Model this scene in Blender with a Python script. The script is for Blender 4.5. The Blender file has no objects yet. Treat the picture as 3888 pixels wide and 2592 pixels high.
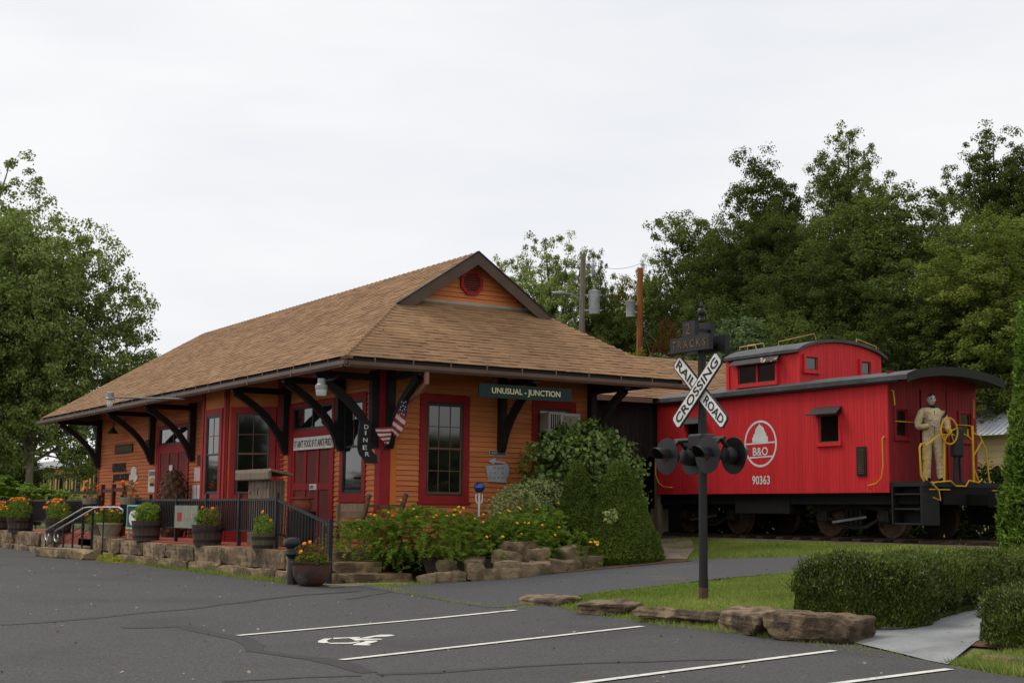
import bpy, bmesh, math, random
import numpy as np
from mathutils import Vector, Matrix, noise as mnoise

sc = bpy.context.scene
COL = sc.collection
R = math.radians

# ------------------------------------------------------------------ camera
YAW, PITCH, ROLL = R(-58.0170), R(6.9397), R(0.5572)
fwd = Vector((math.sin(YAW)*math.cos(PITCH), math.cos(YAW)*math.cos(PITCH), math.sin(PITCH)))
rgt = Vector((math.cos(YAW), -math.sin(YAW), 0.0))
upv = rgt.cross(fwd)
r2 = rgt*math.cos(ROLL) + upv*math.sin(ROLL)
u2 = -rgt*math.sin(ROLL) + upv*math.cos(ROLL)
cam_d = bpy.data.cameras.new('camera')
cam = bpy.data.objects.new('camera', cam_d)
COL.objects.link(cam)
cam.matrix_world = Matrix(((r2.x, u2.x, -fwd.x, 0.0), (r2.y, u2.y, -fwd.y, 0.0), (r2.z, u2.z, -fwd.z, 1.5), (0, 0, 0, 1)))
cam_d.sensor_width = 36.0
cam_d.lens = 48.98
cam_d.clip_start = 0.1
cam_d.clip_end = 3000.0
sc.camera = cam

# ------------------------------------------------------------------ world and sun
SUN_EL, SUN_AZ = R(52), R(-58)      # azimuth measured from -y towards -x
sun_dir = Vector((math.sin(SUN_AZ)*math.cos(SUN_EL), -math.cos(SUN_AZ)*math.cos(SUN_EL), math.sin(SUN_EL)))
w = bpy.data.worlds.new('World')
sc.world = w
w.use_nodes = True
nt = w.node_tree
nt.nodes.clear()
def wn(t, **k):
    n = nt.nodes.new(t)
    for a, b in k.items():
        setattr(n, a, b)
    return n
out = wn('ShaderNodeOutputWorld')
bg = wn('ShaderNodeBackground')
sky = wn('ShaderNodeTexSky', sky_type='NISHITA', sun_disc=False)
sky.sun_elevation = SUN_EL
sky.sun_rotation = math.atan2(sun_dir.x, sun_dir.y)
sky_s = wn('ShaderNodeVectorMath', operation='SCALE')
sky_s.inputs['Scale'].default_value = 0.10
tc = wn('ShaderNodeTexCoord')
mp = wn('ShaderNodeMapping')
mp.inputs['Scale'].default_value = (1.6, 1.6, 7.0)
mp.inputs['Rotation'].default_value = (0.12, 0.1, 0.3)
nz = wn('ShaderNodeTexNoise')
nz.inputs['Scale'].default_value = 1.7
nz.inputs['Detail'].default_value = 6.0
nz.inputs['Roughness'].default_value = 0.5
rp = wn('ShaderNodeValToRGB')
rp.color_ramp.elements[0].position = 0.30
rp.color_ramp.elements[0].color = (0.70, 0.714, 0.745, 1)
rp.color_ramp.elements[1].position = 0.66
rp.color_ramp.elements[1].color = (0.815, 0.813, 0.806, 1)
mx = wn('ShaderNodeMix', data_type='RGBA')
mx.inputs[0].default_value = 0.95
L = nt.links.new
L(tc.outputs['Generated'], mp.inputs['Vector'])
L(mp.outputs['Vector'], nz.inputs['Vector'])
L(nz.outputs['Fac'], rp.inputs['Fac'])
L(sky.outputs['Color'], sky_s.inputs[0])
L(sky_s.outputs['Vector'], mx.inputs['A'])
L(rp.outputs['Color'], mx.inputs['B'])
L(mx.outputs['Result'], bg.inputs['Color'])
bg.inputs['Strength'].default_value = 1.0
L(bg.outputs['Background'], out.inputs['Surface'])

sd = bpy.data.lights.new('sun', 'SUN')
sun = bpy.data.objects.new('sun', sd)
COL.objects.link(sun)
sd.energy = 1.5
sd.angle = R(22)
sd.color = (1.0, 0.95, 0.87)
sun.rotation_euler = (-sun_dir).to_track_quat('-Z', 'Y').to_euler()

sc.view_settings.view_transform = 'Standard'
sc.view_settings.look = 'None'
sc.view_settings.gamma = 1.0
sc.view_settings.use_curve_mapping = False
sc.view_settings.exposure = 0.30
sc.cycles.use_denoising = True
sc.cycles.max_bounces = 6
sc.cycles.diffuse_bounces = 3
sc.cycles.glossy_bounces = 3
sc.cycles.transmission_bounces = 3
sc.cycles.transparent_max_bounces = 6

# ------------------------------------------------------------------ helpers
def lin(c):
    return tuple((v/255/12.92 if v/255 <= 0.04045 else ((v/255+0.055)/1.055)**2.4) for v in c)

def mat(name, c1, c2=None, scale=4.0, rough=0.8, bump=0.0, bscale=None, metal=0.0, spec=0.3, stretch=(1, 1, 1),
        obj_rand=0.0, isl=None, detail=5.0, lo=0.35, hi=0.65, c3=None, scale3=1.0, lo3=0.5, hi3=0.62, ior=None, coord='Object'):
    """procedural Principled material: two noise-mixed colours, an optional third patch colour, optional per-object value variation"""
    m = bpy.data.materials.new(name)
    m.use_nodes = True
    t = m.node_tree
    b = t.nodes['Principled BSDF']
    c1 = lin(c1) + (1,)
    c2 = lin(c2) + (1,) if c2 else tuple(v*0.75 for v in c1[:3]) + (1,)
    co = t.nodes.new('ShaderNodeTexCoord')
    geo = t.nodes.new('ShaderNodeNewGeometry')
    src = geo.outputs['Position'] if coord == 'World' else co.outputs['Object']
    ma = t.nodes.new('ShaderNodeMapping')
    ma.inputs['Scale'].default_value = stretch
    t.links.new(src, ma.inputs['Vector'])
    n = t.nodes.new('ShaderNodeTexNoise')
    n.inputs['Scale'].default_value = scale
    n.inputs['Detail'].default_value = detail
    n.inputs['Roughness'].default_value = 0.6
    t.links.new(ma.outputs['Vector'], n.inputs['Vector'])
    mr = t.nodes.new('ShaderNodeMapRange')
    mr.inputs['From Min'].default_value = lo
    mr.inputs['From Max'].default_value = hi
    t.links.new(n.outputs['Fac'], mr.inputs['Value'])
    mix = t.nodes.new('ShaderNodeMix')
    mix.data_type = 'RGBA'
    mix.inputs['A'].default_value = c1
    mix.inputs['B'].default_value = c2
    fac = mr.outputs['Result']
    if isl is not None:
        ad = t.nodes.new('ShaderNodeMath')
        ad.operation = 'MULTIPLY_ADD'
        ad.use_clamp = True
        ad.inputs[1].default_value = isl
        sb = t.nodes.new('ShaderNodeMath')
        sb.operation = 'MULTIPLY'
        sb.inputs[1].default_value = 1.0 - isl
        t.links.new(geo.outputs['Random Per Island'], ad.inputs[0])
        t.links.new(fac, sb.inputs[0])
        t.links.new(sb.outputs[0], ad.inputs[2])
        fac = ad.outputs[0]
    t.links.new(fac, mix.inputs['Factor'])
    col = mix.outputs['Result']
    if c3:
        n3 = t.nodes.new('ShaderNodeTexNoise')
        n3.inputs['Scale'].default_value = scale3
        n3.inputs['Detail'].default_value = 4.0
        t.links.new(ma.outputs['Vector'], n3.inputs['Vector'])
        m3 = t.nodes.new('ShaderNodeMapRange')
        m3.inputs['From Min'].default_value = lo3
        m3.inputs['From Max'].default_value = hi3
        t.links.new(n3.outputs['Fac'], m3.inputs['Value'])
        x3 = t.nodes.new('ShaderNodeMix')
        x3.data_type = 'RGBA'
        x3.inputs['B'].default_value = lin(c3) + (1,)
        t.links.new(m3.outputs['Result'], x3.inputs['Factor'])
        t.links.new(col, x3.inputs['A'])
        col = x3.outputs['Result']
    if obj_rand:
        oi = t.nodes.new('ShaderNodeObjectInfo')
        hs = t.nodes.new('ShaderNodeHueSaturation')
        r_ = t.nodes.new('ShaderNodeMapRange')
        r_.inputs['To Min'].default_value = 1 - obj_rand
        r_.inputs['To Max'].default_value = 1 + obj_rand
        t.links.new(oi.outputs['Random'], r_.inputs['Value'])
        t.links.new(r_.outputs['Result'], hs.inputs['Value'])
        t.links.new(col, hs.inputs['Color'])
        col = hs.outputs['Color']
    t.links.new(col, b.inputs['Base Color'])
    b.inputs['Roughness'].default_value = rough
    b.inputs['Metallic'].default_value = metal
    b.inputs['Specular IOR Level'].default_value = spec
    if ior:
        b.inputs['IOR'].default_value = ior
    if bump:
        bn = t.nodes.new('ShaderNodeTexNoise')
        bn.inputs['Scale'].default_value = bscale or scale*4
        bn.inputs['Detail'].default_value = 6.0
        t.links.new(ma.outputs['Vector'], bn.inputs['Vector'])
        bp = t.nodes.new('ShaderNodeBump')
        bp.inputs['Strength'].default_value = bump
        bp.inputs['Distance'].default_value = 0.03
        t.links.new(bn.outputs['Fac'], bp.inputs['Height'])
        t.links.new(bp.outputs['Normal'], b.inputs['Normal'])
    return m

def leafmat(name, c1, c2, c3=None, patch=0.25, trans=0.3, gloss=0.0):
    """leaf: diffuse + translucent, hue varies leaf by leaf (random per island) and in soft patches"""
    m = bpy.data.materials.new(name)
    m.use_nodes = True
    t = m.node_tree
    t.nodes.clear()
    o = t.nodes.new('ShaderNodeOutputMaterial')
    geo = t.nodes.new('ShaderNodeNewGeometry')
    co = t.nodes.new('ShaderNodeTexCoord')
    n = t.nodes.new('ShaderNodeTexNoise')
    n.inputs['Scale'].default_value = patch
    n.inputs['Detail'].default_value = 3.0
    t.links.new(co.outputs['Object'], n.inputs['Vector'])
    ad = t.nodes.new('ShaderNodeMath')
    ad.operation = 'MULTIPLY_ADD'
    ad.inputs[1].default_value = 0.55
    t.links.new(geo.outputs['Random Per Island'], ad.inputs[0])
    mm = t.nodes.new('ShaderNodeMapRange')
    mm.inputs['From Min'].default_value = 0.3
    mm.inputs['From Max'].default_value = 0.7
    mm.inputs['To Max'].default_value = 0.5
    t.links.new(n.outputs['Fac'], mm.inputs['Value'])
    t.links.new(mm.outputs['Result'], ad.inputs[2])
    rp = t.nodes.new('ShaderNodeValToRGB')
    e = rp.color_ramp.elements
    e[0].color = lin(c1) + (1,)
    e[0].position = 0.1
    e[1].color = lin(c2) + (1,)
    e[1].position = 0.85
    if c3:
        k = rp.color_ramp.elements.new(0.985)
        k.color = lin(c3) + (1,)
    t.links.new(ad.outputs[0], rp.inputs['Fac'])
    oi = t.nodes.new('ShaderNodeObjectInfo')
    hs = t.nodes.new('ShaderNodeHueSaturation')
    r_ = t.nodes.new('ShaderNodeMapRange')
    r_.inputs['To Min'].default_value = 0.85
    r_.inputs['To Max'].default_value = 1.15
    t.links.new(oi.outputs['Random'], r_.inputs['Value'])
    t.links.new(r_.outputs['Result'], hs.inputs['Value'])
    t.links.new(rp.outputs['Color'], hs.inputs['Color'])
    d = t.nodes.new('ShaderNodeBsdfDiffuse')
    tr = t.nodes.new('ShaderNodeBsdfTranslucent')
    ms = t.nodes.new('ShaderNodeMixShader')
    ms.inputs[0].default_value = trans
    t.links.new(hs.outputs['Color'], d.inputs['Color'])
    t.links.new(hs.outputs['Color'], tr.inputs['Color'])
    t.links.new(d.outputs[0], ms.inputs[1])
    t.links.new(tr.outputs[0], ms.inputs[2])
    last = ms
    if gloss:
        g = t.nodes.new('ShaderNodeBsdfGlossy')
        g.inputs['Roughness'].default_value = 0.45
        g.inputs['Color'].default_value = (0.8, 0.85, 0.8, 1)
        m2 = t.nodes.new('ShaderNodeMixShader')
        m2.inputs[0].default_value = gloss
        t.links.new(ms.outputs[0], m2.inputs[1])
        t.links.new(g.outputs[0], m2.inputs[2])
        last = m2
    t.links.new(last.outputs[0], o.inputs['Surface'])
    return m

def tag(o, label=None, cat=None, group=None, kind=None):
    if label: o['label'] = label
    if cat: o['category'] = cat
    if group: o['group'] = group
    if kind: o['kind'] = kind
    return o

def world_loc(o):
    v = Vector((0, 0, 0))
    while o is not None:
        v = v + o.location
        o = o.parent
    return v

def thing(name, loc, label, cat, group=None):
    o = bpy.data.objects.new(name, None)
    o.empty_display_size = 0.2
    COL.objects.link(o)
    o.location = loc
    return tag(o, label, cat, group)

class MB:
    """collects shapes in world coordinates; build() links them as one mesh object"""
    def __init__(s):
        s.v = []
        s.f = []
    def add(s, vs, fs):
        k = len(s.v)
        s.v += [tuple(p) for p in vs]
        s.f += [tuple(i+k for i in f) for f in fs]
        return s
    def box(s, x0, x1, y0, y1, z0, z1):
        return s.add([(x0, y0, z0), (x1, y0, z0), (x1, y1, z0), (x0, y1, z0), (x0, y0, z1), (x1, y0, z1), (x1, y1, z1), (x0, y1, z1)],
                     [(0, 3, 2, 1), (4, 5, 6, 7), (0, 1, 5, 4), (1, 2, 6, 5), (2, 3, 7, 6), (3, 0, 4, 7)])
    def beam(s, p0, p1, wd, ht, up=(0, 0, 1)):
        p0 = Vector(p0); p1 = Vector(p1)
        d = (p1-p0).normalized()
        sd = d.cross(Vector(up))
        if sd.length < 1e-4:
            sd = Vector((1, 0, 0))
        sd.normalize()
        u = sd.cross(d)
        vs = []
        for p in (p0, p1):
            for a, b in ((-1, -1), (1, -1), (1, 1), (-1, 1)):
                vs.append(p + sd*a*wd/2 + u*b*ht/2)
        return s.add(vs, [(0, 3, 2, 1), (4, 5, 6, 7), (0, 1, 5, 4), (1, 2, 6, 5), (2, 3, 7, 6), (3, 0, 4, 7)])
    def tube(s, pts, r, n=8, cap=True):
        pts = [Vector(p) for p in pts]
        rs = r if isinstance(r, (list, tuple)) else [r]*len(pts)
        k = len(s.v)
        prev = None
        for i, p in enumerate(pts):
            d = (pts[min(i+1, len(pts)-1)] - pts[max(i-1, 0)])
            d = d.normalized() if d.length > 1e-9 else Vector((0, 0, 1))
            if prev is None:
                a = d.orthogonal().normalized()
            else:
                a = prev - d*prev.dot(d)
                a = a.normalized() if a.length > 1e-6 else d.orthogonal().normalized()
            prev = a
            b = d.cross(a)
            for j in range(n):
                t = 2*math.pi*j/n
                s.v.append(tuple(p + (a*math.cos(t) + b*math.sin(t))*rs[i]))
        for i in range(len(pts)-1):
            for j in range(n):
                s.f.append((k+i*n+j, k+i*n+(j+1) % n, k+(i+1)*n+(j+1) % n, k+(i+1)*n+j))
        if cap:
            s.f.append(tuple(k+j for j in reversed(range(n))))
            s.f.append(tuple(k+(len(pts)-1)*n+j for j in range(n)))
        return s
    def lathe(s, prof, c=(0, 0, 0), n=16, axis=(0, 0, 1)):
        """profile of (radius, height) along axis from c"""
        ax = Vector(axis).normalized()
        a = ax.orthogonal().normalized()
        if abs(ax.z) > 0.99:
            a = Vector((1, 0, 0))
        b = ax.cross(a)
        c = Vector(c)
        k = len(s.v)
        for r_, h in prof:
            for j in range(n):
                t = 2*math.pi*j/n
                s.v.append(tuple(c + ax*h + (a*math.cos(t) + b*math.sin(t))*r_))
        for i in range(len(prof)-1):
            for j in range(n):
                s.f.append((k+i*n+j, k+i*n+(j+1) % n, k+(i+1)*n+(j+1) % n, k+(i+1)*n+j))
        s.f.append(tuple(k+j for j in reversed(range(n))))
        s.f.append(tuple(k+(len(prof)-1)*n+j for j in range(n)))
        return s
    def prism(s, poly, o, u, v, d):
        """polygon in the (u, v) plane at o, extruded along vector d"""
        o = Vector(o); u = Vector(u); v = Vector(v); d = Vector(d)
        n = len(poly)
        a = [o + u*x + v*y for x, y in poly]
        b = [p + d for p in a]
        fs = [tuple(range(n)), tuple(reversed(range(n, 2*n)))]
        for i in range(n):
            j = (i+1) % n
            fs.append((i, i+n, j+n, j))
        return s.add(a+b, fs)
    def mesh(s, name, off=(0, 0, 0), smooth=False):
        me = bpy.data.meshes.new(name)
        me.from_pydata([(x-off[0], y-off[1], z-off[2]) for x, y, z in s.v], [], s.f)
        bm = bmesh.new()
        bm.from_mesh(me)
        bmesh.ops.recalc_face_normals(bm, faces=bm.faces)
        bm.to_mesh(me)
        bm.free()
        if smooth:
            me.shade_smooth()
            try:
                me.set_sharp_from_angle(angle=R(40))
            except Exception:
                pass
        return me
    def build(s, name, m, parent=None, smooth=False, base=None, bevel=0.0):
        """child: vertices kept relative to the parent's origin; top-level: origin at base"""
        if parent is not None:
            off = world_loc(parent)
        elif base is not None:
            off = Vector(base)
        else:
            a = np.array(s.v)
            off = Vector(((a[:, 0].min()+a[:, 0].max())/2, (a[:, 1].min()+a[:, 1].max())/2, a[:, 2].min()))
        me = s.mesh(name, off, smooth)
        me.materials.append(m)
        o = bpy.data.objects.new(name, me)
        COL.objects.link(o)
        if parent is not None:
            o.parent = parent
        else:
            o.location = off
        if bevel:
            md = o.modifiers.new('bevel', 'BEVEL')
            md.width = bevel
            md.segments = 2
            md.limit_method = 'ANGLE'
        return o

def inst(name, me, parent, loc, scale=(1, 1, 1), rot=(0, 0, 0)):
    """a further piece sharing mesh data; loc is in world coordinates"""
    o = bpy.data.objects.new(name, me)
    COL.objects.link(o)
    o.parent = parent
    o.location = Vector(loc) - (world_loc(parent) if parent else Vector((0, 0, 0)))
    o.scale = scale
    o.rotation_euler = rot
    return o

def copy_tree(o, parent=None):
    c = o.copy()
    COL.objects.link(c)
    c.parent = parent
    for ch in list(o.children):
        copy_tree(ch, c)
    return c

def text(name, s, o, right, up, width, height, m, parent, depth=0.006, bold=0.0):
    """lettering as a real raised mesh: fitted to width x height with its lower left corner at o"""
    cu = bpy.data.curves.new(name, 'FONT')
    cu.body = s
    cu.size = 1.0
    cu.extrude = 0.5
    cu.offset = bold
    cu.resolution_u = 3
    tmp = bpy.data.objects.new(name, cu)
    COL.objects.link(tmp)
    dg = bpy.context.evaluated_depsgraph_get()
    me = bpy.data.meshes.new_from_object(tmp.evaluated_get(dg))
    bpy.data.objects.remove(tmp)
    a = np.zeros(len(me.vertices)*3)
    me.vertices.foreach_get('co', a)
    a = a.reshape(-1, 3)
    mn, mxx = a.min(0), a.max(0)
    right = np.array(Vector(right).normalized()); up = np.array(Vector(up).normalized())
    nrm = np.cross(right, up)
    off = np.array(world_loc(parent)) if parent else np.zeros(3)
    p = np.array(o, float)[None] + ((a[:, 0]-mn[0])/(mxx[0]-mn[0])*width)[:, None]*right + ((a[:, 1]-mn[1])/(mxx[1]-mn[1])*height)[:, None]*up \
        + ((a[:, 2]-mn[2])/(mxx[2]-mn[2]+1e-9)*depth)[:, None]*nrm - off
    me.vertices.foreach_set('co', p.ravel())
    me.materials.clear()
    me.materials.append(m)
    me.update()
    ob = bpy.data.objects.new(name, me)
    COL.objects.link(ob)
    ob.parent = parent
    return ob

def quads(name, P, F4, m=None):
    """fast mesh from numpy: vertices P and equal-sided faces F4"""
    me = bpy.data.meshes.new(name)
    k = F4.shape[1]
    me.vertices.add(len(P))
    me.vertices.foreach_set('co', np.ascontiguousarray(P, dtype=np.float32).ravel())
    me.loops.add(F4.size)
    me.loops.foreach_set('vertex_index', F4.ravel().astype(np.int32))
    me.polygons.add(len(F4))
    me.polygons.foreach_set('loop_start', np.arange(0, F4.size, k, dtype=np.int32))
    me.polygons.foreach_set('loop_total', np.full(len(F4), k, dtype=np.int32))
    me.update(calc_edges=True)
    if m:
        me.materials.append(m)
    return me

def unit(a):
    return a/(np.linalg.norm(a, axis=1, keepdims=True)+1e-9)

def leaf_mesh(name, C, N, size, m, rng, aspect=0.6, jitter=0.7, along=None, var=0.35):
    """one folded diamond per leaf at C facing roughly N; along gives the leaf's length direction"""
    n = len(C)
    N = unit(N + rng.normal(0, jitter, (n, 3)))
    T = rng.normal(0, 1, (n, 3)) if along is None else along + rng.normal(0, 0.25, (n, 3))
    T = unit(T - N*(T*N).sum(1, keepdims=True))
    B = np.cross(N, T)
    s = size*(1 + rng.uniform(-var, var, (n, 1)))
    P = np.stack([C - T*s*0.5, C + B*s*0.5*aspect + N*s*0.08, C + T*s*0.5, C - B*s*0.5*aspect + N*s*0.08], 1).reshape(-1, 3)
    F = np.arange(n*4).reshape(n, 4)
    return quads(name, P, F, m)

def addmesh(name, me, parent, base=(0, 0, 0)):
    o = bpy.data.objects.new(name, me)
    COL.objects.link(o)
    if parent is not None:
        o.parent = parent
    else:
        o.location = base
    return o

def smooth01(t):
    t = min(max(t, 0.0), 1.0)
    return t*t*(3-2*t)

def G(x, y):
    """height of the ground"""
    t = min(max((y-11.3)/10.2, 0.0), 1.0)
    a = 0.85*t**0.8
    b = 0.14*min(max((-17-x)/6, 0.0), 1.0)
    z = max(a, b)
    if y > 34:                      # wooded hillside behind the track
        z += smooth01((y-34)/45)*9.0*smooth01((x+105)/50)
    return z

# ------------------------------------------------------------------ materials
M = {}
M['asphalt'] = mat('asphalt', (58, 57, 57), (98, 97, 96), scale=30, rough=0.9, bump=0.8, bscale=45, spec=0.25, coord='World', detail=4, lo=0.26, hi=0.78, c3=(64, 62, 61), scale3=0.6, lo3=0.5, hi3=0.95)
M['asphalt_path'] = mat('asphalt_path', (60, 60, 62), (94, 93, 94), scale=36, detail=3, lo=0.3, hi=0.72, rough=0.9, bump=0.6, bscale=60, spec=0.25, coord='World', c3=(96, 90, 80), scale3=1.3, lo3=0.6, hi3=0.75)
M['tar'] = mat('tar', (44, 42, 42), (54, 51, 50), scale=5, rough=0.7, coord='World')
M['paint_white'] = mat('paint_white', (222, 219, 208), (198, 195, 186), scale=5, rough=0.7, coord='World', bump=0.2, bscale=60, c3=(150, 146, 138), scale3=9, lo3=0.62, hi3=0.72)
M['concrete'] = mat('concrete', (148, 150, 150), (126, 128, 128), scale=1.6, rough=0.9, bump=0.5, bscale=50, coord='World', c3=(104, 102, 96), scale3=2.2, lo3=0.55, hi3=0.85)
M['old_concrete'] = mat('old_concrete', (140, 128, 110), (112, 100, 84), scale=1.5, rough=0.95, bump=0.4, bscale=25, coord='World')
M['ground'] = mat('ground_grass', (88, 98, 48), (112, 114, 64), scale=0.9, rough=0.95, bump=0.8, bscale=14, coord='World', c3=(112, 100, 62), scale3=0.7, lo3=0.55, hi3=0.72)
M['grass'] = leafmat('grass_blade', (98, 118, 50), (154, 166, 88), (190, 178, 118), patch=0.6, trans=0.35)
M['mulch'] = mat('mulch', (112, 84, 58), (74, 54, 38), scale=9, rough=1.0, bump=1.0, bscale=25, coord='World')
M['ballast'] = mat('ballast', (70, 60, 50), (96, 84, 72), scale=8, rough=1.0, bump=1.0, bscale=18, coord='World')
M['rail_steel'] = mat('rail_steel', (92, 66, 50), (66, 50, 42), scale=5, rough=0.7, metal=0.3)
M['tie'] = mat('tie_wood', (62, 50, 42), (44, 36, 32), scale=5, rough=1.0, stretch=(1, 6, 6), obj_rand=0.2)
M['sandstone'] = mat('sandstone', (150, 128, 98), (112, 94, 72), scale=2.6, rough=0.95, bump=1.0, bscale=16, obj_rand=0.22, c3=(84, 70, 54), scale3=3.4, lo3=0.48, hi3=0.62)
M['kerb_rock'] = mat('kerb_rock', (134, 114, 90), (100, 84, 66), scale=3.2, rough=0.95, bump=1.0, bscale=20, obj_rand=0.2, c3=(72, 60, 48), scale3=4.0, lo3=0.45, hi3=0.6)
M['fieldstone'] = mat('fieldstone', (140, 122, 96), (100, 86, 66), scale=3.0, rough=0.95, bump=1.0, bscale=16, obj_rand=0.25, c3=(74, 78, 50), scale3=2.0, lo3=0.55, hi3=0.7)
M['siding'] = mat('orange_siding', (208, 128, 76), (196, 114, 66), scale=1.6, rough=0.75, bump=0.15, bscale=30, stretch=(0.5, 0.5, 6), obj_rand=0.09, coord='World', c3=(186, 102, 60), scale3=1.6, lo3=0.5, hi3=0.75)
M['wall_core'] = mat('sheathing_lap_shade', (128, 64, 36), (106, 54, 32), scale=2, rough=0.9)  # lap shadow between the boards is put into this darker colour
M['orange_trim'] = mat('orange_trim', (212, 116, 46), (200, 106, 42), scale=2, rough=0.7)
M['bay_orange'] = mat('bay_orange', (204, 122, 52), (190, 108, 46), scale=2, rough=0.7, coord='World')
M['red_trim'] = mat('red_trim', (158, 34, 36), (140, 26, 30), scale=2.5, rough=0.65, bump=0.1, bscale=20)
M['maroon'] = mat('maroon_panel', (116, 54, 46), (104, 46, 40), scale=2, rough=0.7, bump=0.1, bscale=25)
M['sash'] = mat('dark_sash', (52, 56, 54), (40, 44, 43), scale=3, rough=0.5)
M['muntin'] = mat('brown_muntin', (116, 82, 60), (98, 70, 52), scale=3, rough=0.6)
M['glass'] = mat('window_glass', (16, 18, 19), (22, 24, 25), scale=2, rough=0.04, spec=0.5, ior=1.85)
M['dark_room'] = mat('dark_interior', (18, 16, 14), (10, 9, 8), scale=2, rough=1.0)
M['bracket'] = mat('bracket_black', (38, 36, 36), (28, 27, 27), scale=4, rough=0.6, spec=0.3)
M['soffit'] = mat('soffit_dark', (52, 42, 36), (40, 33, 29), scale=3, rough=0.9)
M['gutter'] = mat('gutter_brown', (104, 78, 66), (90, 66, 56), scale=2, rough=0.45, spec=0.5)
M['downspout'] = mat('downspout', (150, 104, 88), (132, 90, 76), scale=2, rough=0.5)
M['barge'] = mat('barge_brown', (88, 70, 60), (78, 62, 53), scale=2, rough=0.6)
M['flashing'] = mat('flashing', (168, 166, 160), (146, 144, 138), scale=3, rough=0.6)
M['shingle'] = mat('roof_shingle', (152, 118, 85), (122, 93, 66), scale=0.8, rough=0.95, isl=0.75, bump=0.3, bscale=60, coord='World', c3=(112, 82, 58), scale3=0.5, lo3=0.55, hi3=0.85)
M['shingle_obj'] = mat('roof_shingle_single', (147, 113, 81), (126, 96, 69), scale=0.8, rough=0.95, obj_rand=0.12, bump=0.3, bscale=60, coord='World')
M['shingle_base'] = mat('roof_underlay', (84, 62, 44), (70, 52, 38), scale=1, rough=1.0)
M['black_wood'] = mat('black_wood', (44, 38, 34), (30, 27, 25), scale=3, rough=0.9, stretch=(8, 8, 0.6), coord='World', obj_rand=0.25)
M['brick_floor'] = mat('brick_porch', (150, 74, 56), (128, 60, 46), scale=5, rough=0.9, bump=0.2, coord='World')
M['iron'] = mat('black_iron', (26, 26, 28), (21, 21, 23), scale=6, rough=0.5, spec=0.4)
M['rust_iron'] = mat('rusty_rail', (70, 48, 42), (48, 38, 36), scale=3, rough=0.6)
M['chrome'] = mat('chrome', (200, 200, 202), (180, 180, 182), scale=3, rough=0.22, metal=1.0)
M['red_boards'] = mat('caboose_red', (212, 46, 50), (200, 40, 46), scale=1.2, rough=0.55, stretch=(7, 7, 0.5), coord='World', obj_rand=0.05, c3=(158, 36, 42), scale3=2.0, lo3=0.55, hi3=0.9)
M['red_shaded'] = mat('caboose_red_shaded', (140, 26, 32), (118, 20, 28), scale=1.2, rough=0.6, stretch=(7, 7, 0.5), coord='World', obj_rand=0.06)  # darker copy of the side red, shade of the end wall painted in
M['car_black'] = mat('car_black', (30, 29, 30), (23, 23, 24), scale=4, rough=0.6, spec=0.4)
M['roof_tar'] = mat('roof_tar_paper', (78, 78, 79), (58, 58, 60), scale=2.2, rough=0.6, bump=0.6, bscale=5, spec=0.4)
M['peeling'] = mat('peeling_paint', (50, 48, 48), (60, 56, 54), scale=3, rough=0.7, c3=(190, 160, 140), scale3=5, lo3=0.6, hi3=0.63)
M['under'] = mat('underframe', (20, 19, 18), (14, 13, 13), scale=4, rough=0.9)
M['truck_iron'] = mat('truck_iron', (46, 43, 41), (34, 32, 31), scale=5, rough=0.7)
M['wheel_rust'] = mat('wheel_rust', (98, 76, 60), (70, 56, 46), scale=5, rough=0.8)
M['yellow'] = mat('safety_yellow', (216, 170, 30), (190, 146, 26), scale=4, rough=0.5)
M['pale_yellow'] = mat('pale_yellow', (196, 168, 100), (170, 140, 84), scale=4, rough=0.5)
M['sign_white'] = mat('sign_white', (228, 226, 220), (208, 206, 200), scale=3, rough=0.6, c3=(170, 166, 158), scale3=2.5, lo3=0.62, hi3=0.8)
M['logo_white'] = mat('logo_white', (224, 222, 220), (206, 204, 202), scale=4, rough=0.6)
M['sign_green'] = mat('sign_green', (18, 48, 42), (14, 38, 33), scale=2, rough=0.6)
M['letter_cream'] = mat('letter_cream', (224, 214, 176), (206, 196, 158), scale=5, rough=0.6)
M['letter_black'] = mat('letter_black', (24, 24, 24), (32, 32, 32), scale=5, rough=0.6)
M['amber_beads'] = mat('amber_beads', (130, 90, 42), (62, 40, 22), scale=55, rough=0.35, lo=0.45, hi=0.55)
M['red_lens'] = mat('red_lens', (88, 14, 16), (60, 8, 10), scale=4, rough=0.15, spec=0.6)
M['pole_grey'] = mat('weathered_pole', (134, 124, 112), (106, 98, 90), scale=4, rough=0.95, stretch=(4, 4, 0.4))
M['pole_new'] = mat('new_pole', (158, 98, 54), (122, 72, 38), scale=3, rough=0.95, stretch=(4, 4, 0.4))
M['galv'] = mat('galvanised', (172, 174, 174), (150, 153, 154), scale=3, rough=0.5, metal=0.3, c3=(150, 112, 70), scale3=2.2, lo3=0.64, hi3=0.74)
M['grey_wood'] = mat('grey_wood', (142, 126, 108), (104, 90, 78), scale=3, rough=1.0, stretch=(9, 9, 0.8), obj_rand=0.15, bump=0.4, bscale=14)
M['barrel_wood'] = mat('barrel_wood', (92, 78, 70), (64, 54, 50), scale=4, rough=1.0, stretch=(5, 5, 0.8), obj_rand=0.15)
M['tub_wood'] = mat('tub_green_wood', (108, 100, 74), (84, 78, 58), scale=4, rough=1.0, stretch=(5, 5, 0.8), obj_rand=0.12)
M['hoop'] = mat('barrel_hoop', (48, 40, 38), (36, 32, 31), scale=5, rough=0.7)
M['soil'] = mat('soil', (56, 44, 34), (40, 32, 26), scale=10, rough=1.0, bump=0.8)
M['planter_stone'] = mat('planter_stone', (166, 156, 134), (132, 122, 102), scale=4, rough=0.95, bump=0.5, bscale=12)
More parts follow.
